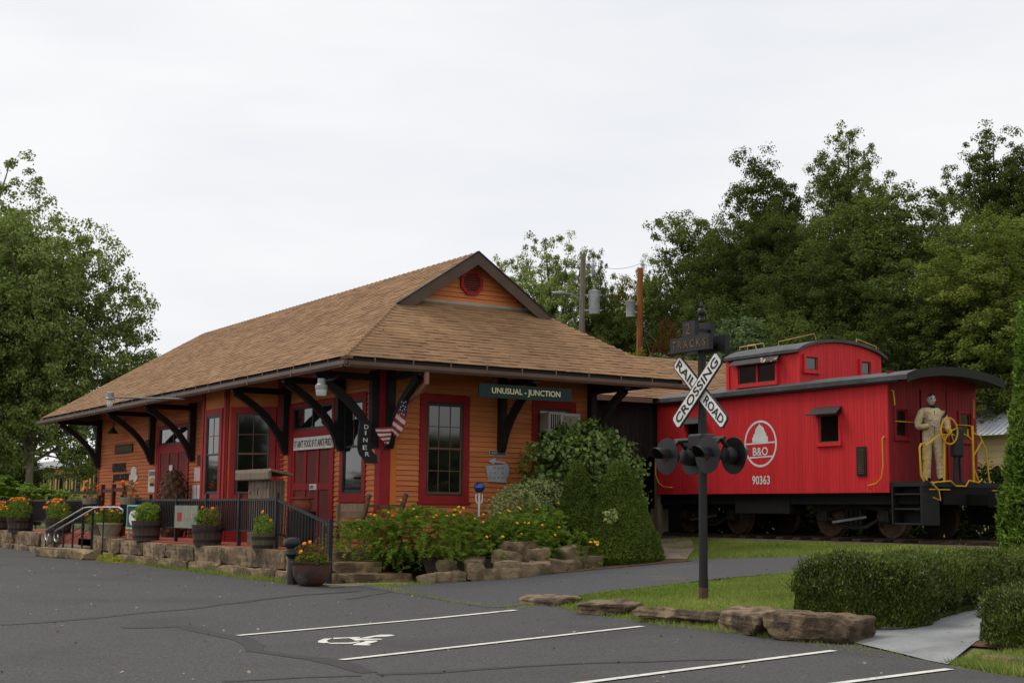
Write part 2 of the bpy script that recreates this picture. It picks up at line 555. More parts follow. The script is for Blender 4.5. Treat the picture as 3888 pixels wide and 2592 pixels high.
M['cast_iron'] = mat('cauldron_iron', (96, 64, 50), (56, 46, 42), scale=3, rough=0.55, c3=(116, 118, 120), scale3=2.2, lo3=0.58, hi3=0.75)
M['terracotta'] = mat('terracotta', (150, 88, 66), (128, 72, 54), scale=4, rough=0.9)
M['bark'] = mat('bark', (96, 84, 70), (66, 56, 46), scale=3, rough=1.0, stretch=(3, 3, 0.7), bump=0.8, bscale=8)
M['pale_bark'] = mat('pale_bark', (150, 140, 124), (104, 94, 80), scale=2, rough=1.0, stretch=(2, 2, 0.8), bump=0.5, bscale=8)
M['leaf_sycamore'] = leafmat('leaf_sycamore', (80, 100, 46), (154, 168, 98), (160, 120, 50), patch=0.18)
M['leaf_oak'] = leafmat('leaf_oak', (62, 76, 36), (124, 138, 72), None, patch=0.2)
M['leaf_dark'] = leafmat('leaf_dark', (48, 60, 30), (98, 112, 56), None, patch=0.2)
M['leaf_shaded'] = leafmat('leaf_shaded', (30, 38, 20), (54, 64, 30), None, patch=0.3, trans=0.15)  # leaf colour darkened to paint in the shade seen under the caboose
M['leaf_light'] = leafmat('leaf_light', (84, 102, 44), (140, 150, 72), (150, 130, 60), patch=0.2)
M['leaf_pine'] = leafmat('leaf_pine', (70, 90, 56), (130, 148, 98), None, patch=0.3, trans=0.2)
M['leaf_gold'] = leafmat('leaf_gold', (86, 92, 36), (140, 130, 50), (160, 130, 48), patch=0.2)
M['leaf_rust'] = leafmat('leaf_rust', (74, 62, 34), (104, 66, 42), None, patch=0.3)
M['leaf_sumac'] = leafmat('leaf_sumac', (78, 106, 40), (148, 170, 76), None, patch=0.5)
M['leaf_hedge'] = leafmat('leaf_hedge', (38, 50, 20), (108, 124, 44), (150, 160, 68), patch=1.2, gloss=0.03)
M['leaf_arbor'] = leafmat('leaf_arbor', (60, 84, 34), (118, 142, 58), None, patch=0.8, trans=0.2)
M['leaf_spruce'] = leafmat('leaf_spruce', (68, 88, 36), (118, 136, 58), None, patch=1.0, trans=0.15)
M['leaf_vine'] = leafmat('leaf_vine', (58, 82, 32), (126, 148, 62), (150, 170, 70), patch=1.0, gloss=0.05)
M['leaf_varieg'] = leafmat('leaf_varieg', (92, 112, 60), (186, 190, 130), None, patch=2.0)
M['leaf_marigold'] = leafmat('leaf_marigold', (78, 106, 36), (146, 168, 70), None, patch=1.0, trans=0.35)
M['leaf_moss'] = leafmat('leaf_moss', (120, 130, 44), (172, 170, 70), None, patch=2.0)
M['bloom_yellow'] = mat('bloom_yellow', (238, 190, 36), (226, 166, 30), scale=6, rough=0.8)
M['bloom_orange'] = mat('bloom_orange', (246, 146, 28), (236, 112, 20), scale=6, rough=0.8)
M['dry_stems'] = leafmat('dry_stems', (96, 84, 52), (140, 120, 70), None, patch=2.0)
M['yellow_coach'] = mat('coach_yellow', (160, 136, 58), (138, 118, 50), scale=1.5, rough=0.7)
M['coach_roof'] = mat('coach_roof', (150, 152, 150), (120, 122, 122), scale=2, rough=0.7)
M['white_metal'] = mat('white_roof_metal', (206, 210, 214), (186, 190, 195), scale=1, rough=0.5)
M['cream'] = mat('cream_siding', (196, 176, 132), (184, 164, 122), scale=1, rough=0.8)
M['pink_paper'] = mat('pink_paper', (236, 206, 204), (222, 190, 190), scale=3, rough=0.8)
M['paper'] = mat('paper', (232, 228, 222), (214, 210, 202), scale=4, rough=0.8, c3=(150, 130, 150), scale3=9, lo3=0.6, hi3=0.7)
M['teal'] = mat('teal_frame', (120, 200, 190), (104, 184, 174), scale=3, rough=0.6)
M['grey_board'] = mat('grey_board', (136, 138, 124), (120, 122, 110), scale=3, rough=0.8)
M['slate'] = mat('slate_board', (62, 66, 66), (52, 56, 56), scale=3, rough=0.9)
M['blue_ball'] = mat('blue_glass', (20, 62, 128), (14, 44, 104), scale=6, rough=0.15, spec=0.7, detail=2)
M['flag_red'] = mat('flag_red', (158, 52, 60), (144, 46, 54), scale=4, rough=0.9)
M['flag_white'] = mat('flag_white', (210, 204, 196), (194, 188, 180), scale=4, rough=0.9)
M['flag_blue'] = mat('flag_blue', (50, 56, 92), (42, 48, 80), scale=4, rough=0.9)
M['coverall'] = mat('beige_coverall', (206, 188, 152), (172, 154, 120), scale=5, rough=0.95, bump=0.9, bscale=9)
M['mask_skin'] = mat('pale_skin', (186, 182, 174), (164, 160, 154), scale=8, rough=0.7)
M['hair'] = mat('dark_brown_hair', (46, 36, 30), (32, 26, 22), scale=20, rough=0.9)
M['black_cloth'] = mat('black_cloth', (26, 26, 28), (20, 20, 22), scale=6, rough=0.95)
M['eye_dark'] = mat('eye_dark', (30, 28, 28), (24, 22, 22), scale=6, rough=0.4)
M['lamp_grey'] = mat('lamp_grey', (150, 152, 152), (130, 132, 133), scale=3, rough=0.45, metal=0.4)
M['lamp_glass'] = mat('lamp_glass', (216, 216, 208), (200, 200, 192), scale=3, rough=0.25)
M['ac_beige'] = mat('ac_beige', (184, 178, 166), (166, 160, 150), scale=3, rough=0.6)
M['silver_sign'] = mat('silver_sign', (186, 190, 194), (168, 172, 177), scale=3, rough=0.45)
M['rust_wood'] = mat('rust_wood', (92, 46, 38), (70, 36, 31), scale=3, rough=0.9, stretch=(2, 2, 1))
M['green_plate'] = mat('green_plate', (46, 56, 44), (38, 46, 38), scale=3, rough=0.7)
M['fibre_brown'] = mat('fibre_brown', (110, 84, 64), (70, 52, 42), scale=8, rough=1.0, bump=0.8)
M['wire'] = mat('black_wire', (30, 30, 30), (40, 40, 40), scale=3, rough=0.6)
M['curtain'] = mat('curtain', (118, 112, 100), (92, 88, 78), scale=3, rough=0.9, stretch=(6, 6, 0.5))

def D3(x, y, off=0.0):
    return (x, y, G(x, y)+off)

def ribbon(name, Lft, Rgt, m, off, nu=14, nv=8, label=None, cat=None, kind='structure', parent=None):
    """a sheet that follows the ground between two edge lines"""
    def samp(P, n):
        P = [Vector(p) for p in P]
        d = [0]
        for a, b in zip(P, P[1:]):
            d.append(d[-1] + (b-a).length)
        o = []
        for i in range(n+1):
            s = d[-1]*i/n
            k = max(j for j in range(len(d)-1) if d[j] <= s+1e-9)
            o.append(P[k].lerp(P[k+1], (s-d[k])/max(d[k+1]-d[k], 1e-9)))
        return o
    a, b = samp(Lft, nu), samp(Rgt, nu)
    mb = MB()
    vs, fs = [], []
    for i in range(nu+1):
        for j in range(nv+1):
            p = a[i].lerp(b[i], j/nv)
            vs.append((p.x, p.y, G(p.x, p.y)+off))
    for i in range(nu):
        for j in range(nv):
            k = i*(nv+1)+j
            fs.append((k, k+1, k+nv+2, k+nv+1))
    mb.add(vs, fs)
    o = mb.build(name, m, parent, smooth=True, base=None if parent else (0, 0, 0))
    me = o.data
    me.flip_normals() if me.polygons[0].normal.z < 0 else None
    return tag(o, label, cat, None, kind)

# ------------------------------------------------------------------ ground, lot, paths, track
def build_ground():
    xs = np.concatenate([np.linspace(-1500, -140, 10), np.arange(-130, -36, 5), np.arange(-34, -5, 0.6), np.arange(-4, 40, 5), np.linspace(60, 1500, 8)])
    ys = np.concatenate([np.linspace(-1500, -60, 10), np.arange(-50, 8, 5), np.arange(8, 27, 0.5), np.arange(28, 110, 4), np.linspace(120, 1500, 9)])
    vs = [(x, y, G(x, y)) for x in xs for y in ys]
    n = len(ys)
    fs = [(i*n+j, (i+1)*n+j, (i+1)*n+j+1, i*n+j+1) for i in range(len(xs)-1) for j in range(n-1)]
    me = bpy.data.meshes.new('ground')
    me.from_pydata(vs, [], fs)
    me.materials.append(M['ground'])
    me.shade_smooth()
    o = bpy.data.objects.new('ground', me)
    COL.objects.link(o)
    tag(o, kind='structure')
build_ground()

lot = ribbon('parking_lot', [(25, -30, 0), (-75, -30, 0)],
             [(25, 10.6, 0), (-9, 11.0, 0), (-9.7, 11.2, 0), (-11.4, 11.62, 0), (-12.6, 11.4, 0), (-14, 11.65, 0), (-15.3, 11.5, 0), (-16.5, 11.55, 0), (-17.6, 11.9, 0),
              (-18.3, 11.62, 0), (-20.6, 11.12, 0), (-22.9, 11.35, 0), (-23.3, 10.42, 0), (-50, 10.42, 0), (-75, 10.42, 0)], M['asphalt'], 0.025, nu=160, nv=170)
path = ribbon('asphalt_path', [(-22.9, 10.95, 0), (-22.9, 11.37, 0), (-22.8, 12.6, 0), (-21.7, 13.4, 0), (-21.9, 15.6, 0), (-21.45, 16.7, 0), (-21.5, 17.4, 0), (-20.65, 18.15, 0), (-19.75, 19.0, 0), (-18.4, 20.0, 0), (-14, 21.1, 0), (-6, 22.3, 0)],
              [(-18.25, 11.0, 0), (-18.2, 11.64, 0), (-18.28, 12.46, 0), (-18.07, 14.0, 0), (-18.0, 15.0, 0), (-17.95, 15.4, 0), (-17.6, 16.5, 0), (-17, 17.3, 0), (-15.8, 18.3, 0), (-13, 19.5, 0), (-6, 20.8, 0)], M['asphalt_path'], 0.03, nu=50, nv=14)
ribbon('concrete_walk', [(-11.45, 11.66, 0), (-12.0, 13.0, 0), (-12.45, 14.6, 0), (-12.1, 17.0, 0), (-11.6, 19.0, 0)], [(-9.7, 11.22, 0), (-10.3, 12.4, 0), (-10.9, 14.6, 0), (-10.8, 17.0, 0), (-10.2, 19.0, 0)], M['concrete'], 0.032, nu=20, nv=5)
ribbon('old_pavement', [(-23.2, 16.9, 0), (-25.2, 18.8, 0), (-28, 20.2, 0)], [(-21.5, 17.5, 0), (-23.8, 19.6, 0), (-26.4, 21.6, 0)], M['old_concrete'], 0.045, nu=16, nv=10)
ribbon('mulch_bed', [(-24.0, 13.0, 0), (-24.4, 16.0, 0), (-24.2, 18.6, 0)], [(-21.9, 13.5, 0), (-21.4, 15.6, 0), (-21.1, 17.3, 0)], M['mulch'], 0.04, nu=16, nv=8)
ribbon('hedge_soil', [(-14.1, 12.75, 0), (-14.3, 15, 0), (-14.2, 18, 0)], [(-11.6, 11.75, 0), (-12.4, 14.6, 0), (-12.1, 17.5, 0)], M['mulch'], 0.026, nu=14, nv=6)
ribbon('hedge_soil', [(-10.2, 12.1, 0), (-10.85, 14.6, 0)], [(-8.4, 12.2, 0), (-8.6, 14.6, 0)], M['mulch'], 0.026, nu=8, nv=5)

def stripe(name, a, b, wd, m, off=0.036, n=30):
    a = Vector((a[0], a[1], 0)); b = Vector((b[0], b[1], 0))
    s = Vector((-(b-a).y, (b-a).x, 0)).normalized()*wd/2
    o = ribbon(name, [a-s, b-s], [a+s, b+s], m, off, nu=n, nv=1, kind=None, parent=lot)
    return o
stripe('parking_line', (-15.71, 6.08), (-17.73, 11.18), 0.10, M['paint_white'])
stripe('parking_line', (-12.75, 6.02), (-14.73, 11.24), 0.10, M['paint_white'])
stripe('parking_line', (-9.86, 6.1), (-11.22, 11.17), 0.10, M['paint_white'])
stripe('parking_line', (-8.55, 6.2), (-9.38, 10.87), 0.10, M['paint_white'])
mb = MB()
for P in ([(-14.696, 6.638), (-14.953, 6.835), (-14.946, 6.932), (-14.7, 6.747), (-14.502, 6.683), (-14.446, 6.605), (-14.536, 6.575)],
          [(-14.991, 6.962), (-14.975, 7.289), (-14.885, 7.264), (-14.873, 6.999), (-14.857, 6.909)],
          [(-14.503, 6.643), (-14.456, 6.662), (-14.387, 6.879), (-14.46, 7.04), (-14.364, 7.002), (-14.258, 6.835), (-14.357, 6.635)],
          [(-14.878, 7.112), (-14.878, 7.196), (-14.76, 7.231), (-14.636, 7.403), (-14.565, 7.385), (-14.575, 7.123), (-14.556, 7.041)],
          [(-14.52, 7.115), (-14.467, 7.263), (-14.384, 7.235), (-14.121, 6.964), (-14.07, 6.993), (-13.989, 6.935), (-14.114, 6.793), (-14.184, 6.835), (-14.428, 7.106)],
          [(-14.852, 7.248), (-15.125, 7.629), (-15.082, 7.762), (-14.961, 7.749), (-14.868, 7.596), (-14.894, 7.457), (-14.774, 7.285)]):
    mb.add([(x, y, 0.031) for x, y in P], [tuple(range(len(P)))])
mb.build('wheelchair_symbol', M['paint_white'], lot)

def seam(pts, w0, w1, m, seed, off=0.029, name='tar_seam'):
    rnd = random.Random(seed)
    P = []
    for a, b in zip(pts, pts[1:]):
        n = max(2, int(math.hypot(b[0]-a[0], b[1]-a[1])/0.15))
        for i in range(n):
            P.append(Vector((a[0]+(b[0]-a[0])*i/n, a[1]+(b[1]-a[1])*i/n, 0)))
    vs, fs = [], []
    for i, p in enumerate(P):
        d = (P[min(i+1, len(P)-1)]-P[max(i-1, 0)]).normalized()
        s = Vector((-d.y, d.x, 0))
        wd = w0+(w1-w0)*(0.5+0.5*mnoise.noise(p*0.9+Vector((seed, 0, 0)))) + rnd.uniform(0, 0.02)
        j = mnoise.noise(p*1.3+Vector((0, seed, 0)))*0.08
        for k in (-1, 1):
            q = p + s*(k*wd/2+j)
            vs.append((q.x, q.y, G(q.x, q.y)+off))
    for i in range(len(P)-1):
        fs.append((2*i, 2*i+1, 2*i+3, 2*i+2))
    return MB().add(vs, fs).build(name, m, lot)
seam([(-18.14, 3.93), (-18.31, 4.66), (-18.88, 5.66), (-19.43, 6.75), (-20.53, 8.31), (-21.22, 9.34), (-21.65, 10.64)], 0.05, 0.17, M['tar'], 1)
seam([(-17.3, 5.2), (-17.24, 5.95), (-16.42, 5.93), (-15.47, 5.96), (-14.55, 5.86), (-14.01, 5.59), (-13.44, 5.74), (-12.99, 5.92), (-12.28, 5.87), (-11.52, 5.81)], 0.10, 0.30, M['tar'], 2)
seam([(-11.52, 5.81), (-11.44, 6.35), (-11.52, 7.35), (-11.43, 7.95), (-11.25, 8.9), (-10.9, 10.0)], 0.06, 0.16, M['tar'], 3)
seam([(-11.68, 4.4), (-11.62, 5.13), (-11.52, 5.81)], 0.04, 0.14, M['tar'], 4)
seam([(-20.2, 9.6), (-20.9, 10.5), (-21.4, 11.1)], 0.02, 0.05, M['tar'], 5)

# track: ballast, ties, rails
mb = MB()
mb.add([(-110, 21.7, 0.86), (30, 21.7, 0.86), (30, 22.2, 0.92), (-110, 22.2, 0.92), (-110, 24.6, 0.92), (30, 24.6, 0.92), (30, 25.2, 0.86), (-110, 25.2, 0.86)],
       [(0, 1, 2, 3), (3, 2, 5, 4), (4, 5, 6, 7)])
tag(mb.build('ballast_bed', M['ballast']), kind='structure')
tb = MB().box(-0.115, 0.115, -1.2, 1.2, 0, 0.12).mesh('tie')
tb.materials.append(M['tie'])
track = thing('railway_track', (-24, 23.4, 0.86), 'rusty railway track with wooden ties under the red caboose', 'track')
for i in range(30):
    inst('tie', tb, track, (-33+i*0.6, 23.4, 0.86), rot=(0, 0, random.Random(i).uniform(-.03, .03)))
for y in (22.68, 24.12):
    mb = MB()
    mb.prism([(-0.07, 0), (0.07, 0), (0.07, 0.012), (0.012, 0.03), (0.012, 0.10), (0.035, 0.11), (0.035, 0.14), (-0.035, 0.14), (-0.035, 0.11), (-0.012, 0.10), (-0.012, 0.03), (-0.07, 0.012)],
             (-34, y, 0.985-0.115), (0, 1, 0), (0, 0, 1), (22, 0, 0))
    mb.build('rail', M['rail_steel'], track)

# grass blades as one mass
def in_poly(P, x, y):
    c = np.zeros(len(x), bool)
    n = len(P)
    for i in range(n):
        (x1, y1), (x2, y2) = P[i], P[(i+1) % n]
        k = ((y1 > y) != (y2 > y)) & (x < (x2-x1)*(y-y1)/((y2-y1) if y2 != y1 else 1e-9)+x1)
        c ^= k
    return c
def grass_patch(P, n, hmin, hmax, rng):
    P = np.array(P)
    mn, mxx = P.min(0), P.max(0)
    x = rng.uniform(mn[0], mxx[0], n*3)
    y = rng.uniform(mn[1], mxx[1], n*3)
    k = in_poly(P.tolist(), x, y)
    x, y = x[k][:n], y[k][:n]
    m = len(x)
    cl = np.array([mnoise.noise((a*1.1, b*1.1, 3.0)) for a, b in zip(x, y)])
    h = rng.uniform(hmin, hmax, m)*(1+0.6*cl)
    z = np.array([G(a, b) for a, b in zip(x, y)])
    th = rng.uniform(0, 6.28, m)
    wd = rng.uniform(0.006, 0.013, m)
    bx, by = np.cos(th)*wd, np.sin(th)*wd
    lx, ly = rng.normal(0, 0.45, m)*h, rng.normal(0, 0.45, m)*h
    V = np.stack([np.stack([x-bx, y-by, z], 1), np.stack([x+bx, y+by, z], 1), np.stack([x+lx, y+ly, z+h], 1)], 1).reshape(-1, 3)
    return V
rng = np.random.default_rng(5)
gv = [grass_patch([(-18.3, 11.75), (-17.6, 12.0), (-16.5, 11.7), (-15.3, 11.65), (-14, 11.75), (-12.7, 11.75), (-12, 12.2), (-13.5, 13.2), (-13.6, 15), (-13.4, 18), (-15.5, 18.2), (-17.5, 16.7), (-17.95, 15.05), (-18.1, 14), (-18.3, 12.5)], 52000, 0.025, 0.075, rng),
      grass_patch([(-26.8, 20.8), (-21.7, 17.6), (-20.65, 18.2), (-19.77, 19.1), (-18.5, 20.1), (-14, 21.1), (-14, 22.0), (-27, 22.0)], 30000, 0.03, 0.08, rng),
      grass_patch([(-9.8, 11.27), (-8.0, 10.9), (-7.6, 12.4), (-9.3, 12.1)], 9000, 0.04, 0.14, rng),
      grass_patch([(-22.9, 11.25), (-20.65, 11.02), (-18.98, 10.92), (-17.9, 11.3), (-17.9, 11.75), (-18.3, 11.9), (-18.98, 11.08), (-20.65, 11.15), (-22.9, 11.5)], 2200, 0.02, 0.07, rng),
      grass_patch([(-22.9, 10.9), (-22.4, 11.3), (-22.4, 12.4), (-22.9, 12.6)], 1200, 0.03, 0.1, rng),
      grass_patch([(-12.3, 11.4), (-9.8, 11.1), (-9.8, 11.2), (-11.4, 11.75), (-12.3, 11.7)], 700, 0.02, 0.06, rng),
      grass_patch([(-17.6, 11.7), (-14.8, 11.42), (-12, 11.42), (-12, 11.75), (-17.6, 12.1)], 4200, 0.02, 0.09, rng),
      grass_patch([(-34, 10.15), (-23.6, 10.0), (-23.6, 10.3), (-34, 10.3)], 2600, 0.03, 0.16, rng)]
gv = np.concatenate(gv)
addmesh('lawn_grass', quads('lawn_grass', gv, np.arange(len(gv)).reshape(-1, 3), M['grass']), None)
tag(bpy.data.objects['lawn_grass'], 'short green grass on the verge and along the paths', 'grass', kind='stuff')
# fallen leaves and litter
fl = []
for (x0, x1, y0, y1, n) in ((-18, -10, 11.0, 13.5, 60), (-23, -18, 11, 17, 40), (-40, -23, 8.9, 10.3, 60), (-20, -9, 3.5, 11, 14)):
    fl.append(np.stack([rng.uniform(x0, x1, n), rng.uniform(y0, y1, n), np.zeros(n)], 1))
fl = np.concatenate(fl)
fl[:, 2] = [G(a, b)+0.035 for a, b in fl[:, :2]]
addmesh('fallen_leaves', leaf_mesh('fallen_leaves', fl, np.tile((0, 0, 1.0), (len(fl), 1)), 0.035, M['dry_stems'], rng, aspect=0.8, jitter=0.25), None)
gr = np.stack([rng.uniform(-34, -8, 420), rng.uniform(2.5, 10.9, 420), np.zeros(420)], 1)
gr[:, 2] = [G(a, b)+0.033 for a, b in gr[:, :2]]
addmesh('lot_grit', leaf_mesh('lot_grit', gr, np.tile((0, 0, 1.0), (len(gr), 1)), 0.028, M['planter_stone'], rng, aspect=0.9, jitter=0.4, var=0.7), None)
tag(bpy.data.objects['lot_grit'], 'pale grit and pebbles scattered over the car park', 'grit', kind='stuff')
tag(bpy.data.objects['fallen_leaves'], 'brown dry leaves scattered on the asphalt and grass', 'leaves', kind='stuff')

# ------------------------------------------------------------------ the depot
FL = 0.72                            # porch floor
WX0, WX1, WY0, WY1 = -46.05, -25.6, 12.85, 18.2
depot = thing('train_depot', (-35.8, 15.5, FL), 'orange clapboard railway depot with red trim and brown hipped shingle roof', 'building')
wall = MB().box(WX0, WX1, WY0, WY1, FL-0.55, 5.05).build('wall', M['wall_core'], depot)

wedge = MB().add([(-.5, 0, 0), (.5, 0, 0), (.5, 0, 1), (-.5, 0, 1), (-.5, -0.034, 0), (.5, -0.034, 0), (.5, -0.006, 1), (-.5, -0.006, 1)],
                 [(0, 1, 2, 3), (4, 7, 6, 5), (4, 5, 1, 0), (7, 3, 2, 6), (4, 0, 3, 7), (5, 6, 2, 1)]).mesh('siding_board')
wedge.materials.append(M['siding'])
EXPO = 0.107
def siding(lo, hi, openings, zs, place, parent):
    z = zs[0]
    while z < zs[1]-0.01:
        segs = [(lo, hi)]
        for a, b, z0, z1 in openings:
            if z0 < z+EXPO*0.5 < z1:
                ns = []
                for s, e in segs:
                    if b <= s or a >= e:
                        ns.append((s, e))
                    else:
                        if a-s > 0.03: ns.append((s, a))
                        if e-b > 0.03: ns.append((b, e))
                segs = ns
        for s, e in segs:
            place((s+e)/2, z, e-s, parent)
        z += EXPO
siding(WX0+0.12, WX1-0.14, [(-27.44, -26.26, 1.74, 3.94), (-30.22, -27.84, 0.6, 3.88), (-34.35, -30.85, 0.0, 9.0), (-40.0, -37.24, 0.6, 3.83)],
       (FL, 4.75), lambda c, z, l, p: inst('siding_board', wedge, p, (c, WY0, z), (l, 1, EXPO*0.96)), wall)
siding(13.2, WY1-0.12, [(13.77, 14.88, 1.72, 3.88), (16.54, 17.6, 1.72, 3.88)],
       (FL, 4.55), lambda c, z, l, p: inst('siding_board', wedge, p, (WX1, c, z), (l, 1, EXPO*0.96), (0, 0, R(90))), wall)
# corner boards
MB().box(-25.80, WX1+0.035, WY0-0.035, WY0, FL, 4.75).box(WX1, WX1+0.035, WY0, 13.06, FL, 4.6).build('corner_board', M['red_trim'], depot)
MB().box(WX1, WX1+0.03, 13.062, 13.2, FL, 4.6).build('corner_board', M['orange_trim'], depot)
MB().box(WX0-0.035, WX0+0.12, WY0-0.035, WY0, FL, 4.75).build('corner_board', M['red_trim'], depot)
MB().box(WX1, WX1+0.035, WY1-0.12, WY1+0.03, FL, 4.6).build('corner_board', M['red_trim'], depot)

def frame_fn(O, U, N):
    O = Vector(O); U = Vector(U).normalized(); N = Vector(N).normalized()
    Z = Vector((0, 0, 1))
    def lb(mb, u0, u1, v0, v1, n0, n1):
        vs = [O + U*u + Z*v + N*n for n in (n0, n1) for u, v in ((u0, v0), (u1, v0), (u1, v1), (u0, v1))]
        return mb.add(vs, [(0, 1, 2, 3), (7, 6, 5, 4), (0, 4, 5, 1), (1, 5, 6, 2), (2, 6, 7, 3), (3, 7, 4, 0)])
    return lb

def make_window(parent, O, U, N, wd, ht, tr=0.13, cols=(3, 3), rows=(2, 2), sash_m='muntin', proud=0.05, sill=True, trim_m='red_trim', name='window', frame=0.035):
    """double-hung window: trim > pane, outer dark frame, two sashes, muntins"""
    lb = frame_fn(O, U, N)
    mb = MB()
    lb(mb, 0, tr, 0, ht, 0, proud)
    lb(mb, wd-tr, wd, 0, ht, 0, proud)
    lb(mb, tr, wd-tr, ht-tr, ht, 0, proud)
    lb(mb, tr, wd-tr, 0, tr*0.85, 0, proud)
    if sill:
        lb(mb, -0.03, wd+0.03, -0.05, 0.0, 0, proud+0.03)
    win = mb.build(name, M[trim_m], parent)
    a, b, c, d = tr, wd-tr, tr*0.85, ht-tr
    mb = MB()
    lb(mb, a, a+frame, c, d, 0.002, proud-0.008)
    lb(mb, b-frame, b, c, d, 0.002, proud-0.008)
    lb(mb, a+frame, b-frame, d-frame, d, 0.002, proud-0.008)
    lb(mb, a+frame, b-frame, c, c+frame, 0.002, proud-0.008)
    mb.build('window_frame', M['sash'], win)
    a += frame; b -= frame; c += frame; d -= frame
    mid = c + (d-c)*0.5
    for k, (v0, v1, n0) in enumerate(((c, mid+0.02, 0.006), (mid-0.02, d, 0.014))):
        mbp = MB()
        lb(mbp, a+0.03, b-0.03, v0+0.03, v1-0.03, n0, n0+0.004)
        mbp.build('pane', M['glass'], win)
        ms = MB()
        lb(ms, a, a+0.035, v0, v1, n0-0.003, n0+0.018)
        lb(ms, b-0.035, b, v0, v1, n0-0.003, n0+0.018)
        lb(ms, a+0.035, b-0.035, v0, v0+0.045, n0-0.003, n0+0.018)
        lb(ms, a+0.035, b-0.035, v1-0.035, v1, n0-0.003, n0+0.018)
        ms.build('sash', M[sash_m], win)
        mm = MB()
        for i in range(1, cols[k]):
            u = a + (b-a)*i/cols[k]
            lb(mm, u-0.009, u+0.009, v0+0.045, v1-0.035, n0+0.002, n0+0.012)
        for j in range(1, rows[k]):
            v = v0 + (v1-v0)*j/rows[k]
            lb(mm, a+0.035, b-0.035, v-0.009, v+0.009, n0+0.001, n0+0.0115)
        if mm.v:
            mm.build('muntin', M['muntin'], win)
    return win

XN, YN = (1, 0, 0), (0, -1, 0)
make_window(depot, (WX1, 13.73, 1.68), (0, 1, 0), XN, 1.19, 2.23, tr=0.15, cols=(3, 3), rows=(2, 2))
make_window(depot, (WX1, 16.50, 1.68), (0, 1, 0), XN, 1.16, 2.23, tr=0.15, cols=(3, 3), rows=(2, 2))
make_window(depot, (-27.47, WY0, 1.71), (1, 0, 0), YN, 1.25, 2.25, tr=0.15, cols=(1, 2), rows=(1, 1), sash_m='sash')

def make_door(x0, x1, xo0, xo1, ztop):
    """panelled double-width door with transom: trim > rails and stiles, each panel, transom panes"""
    lb = frame_fn((0, WY0, 0), (1, 0, 0), YN)
    mb = MB()
    lb(mb, x0, xo0, FL, ztop, 0, 0.055)
    lb(mb, xo1, x1, FL, ztop, 0, 0.055)
    lb(mb, xo0, xo1, ztop-0.08, ztop, 0, 0.055)
    lb(mb, xo0, xo1, 3.18, 3.29, 0, 0.05)
    d = mb.build('door', M['red_trim'], depot)
    w = xo1-xo0
    cols = [xo0+0.13, xo0+0.13+(w-0.5)/3, 0, 0]
    pw = (w-0.5)/3
    xs = [xo0+0.12+i*(pw+0.13) for i in range(3)]
    st = MB()
    lb(st, xo0, xo0+0.12, FL, 3.18, 0.002, 0.04)
    lb(st, xo1-0.12, xo1, FL, 3.18, 0.002, 0.04)
    for i in range(2):
        lb(st, xs[i]+pw, xs[i]+pw+0.13, FL, 3.18, 0.002, 0.04)
    for i in range(3):
        for z0, z1 in ((FL, FL+0.2), (1.93, 2.08), (3.04, 3.18)):
            lb(st, xs[i], xs[i]+pw, z0, z1, 0.002, 0.04)
    st.build('stiles_and_rails', M['red_trim'], d)
    for i in range(3):
        for z0, z1 in ((FL+0.2, 1.93), (2.08, 3.04)):
            p = MB()
            lb(p, xs[i]+0.002, xs[i]+pw-0.002, z0+0.002, z1-0.002, 0.001, 0.016)
            p.build('panel', M['maroon'], d)
    fr = MB()
    zt0, zt1 = 3.29, ztop-0.08
    for a, b, z0, z1 in ((xo0, xo1, zt0, zt0+0.05), (xo0, xo1, zt1-0.05, zt1), (xo0, xo0+0.05, zt0+0.05, zt1-0.05), (xo1-0.05, xo1, zt0+0.05, zt1-0.05), ((xo0+xo1)/2-0.025, (xo0+xo1)/2+0.025, zt0+0.05, zt1-0.05)):
        lb(fr, a, b, z0, z1, 0.003, 0.035)
    fr.build('transom_frame', M['sash'], d)
    for a, b in ((xo0+0.05, (xo0+xo1)/2-0.025), ((xo0+xo1)/2+0.025, xo1-0.05)):
        p = MB()
        lb(p, a, b, zt0+0.05, zt1-0.05, 0.004, 0.01)
        p.build('pane', M['glass'], d)
    return d
doorR = make_door(-30.26, -27.78, -30.05, -27.9, 3.90)
doorL = make_door(-40.04, -37.20, -39.78, -37.36, 3.86)
mb = MB().box(-29.0, -28.62, WY0-0.06, WY0-0.045, 1.93, 2.06)
mb.build('door_plate', M['sign_white'], doorR)
text('lettering', 'OPEN', (-28.97, WY0-0.061, 1.955), (1, 0, 0), (0, 0, 1), 0.2, 0.075, M['letter_black'], bpy.data.objects['door_plate'], 0.003)
mb = MB().box(-38.75, -38.5, WY0-0.07, WY0-0.04, 2.0, 2.7).build('notice', M['paper'], doorL)

# bay window
BY, bx0, bx1 = 11.86, -33.42, -31.81
dB = WY0-BY
bay = MB().prism([(bx0-dB, WY0), (bx0, BY), (bx1, BY), (bx1+dB, WY0)], (0, 0, 0.45), (1, 0, 0), (0, 1, 0), (0, 0, 4.25)).build('bay', M['bay_orange'], depot)
fd = Vector((1, 1, 0)).normalized()
fn = Vector((1, -1, 0)).normalized()
FLn = dB*math.sqrt(2)
make_window(bay, (bx0+0.2, BY, 1.70), (1, 0, 0), YN, 1.20, 2.2, tr=0.15, cols=(1, 2), rows=(1, 2), sash_m='sash', name='bay_window')
make_window(bay, Vector((bx1, BY, 1.70)) + fd*0.12, fd, fn, 1.16, 2.2, tr=0.14, cols=(2, 2), rows=(2, 2), name='bay_window')
lbf = frame_fn((0, BY, 0), (1, 0, 0), YN)
lbg = frame_fn((bx1, BY, 0), fd, fn)
mb = MB()
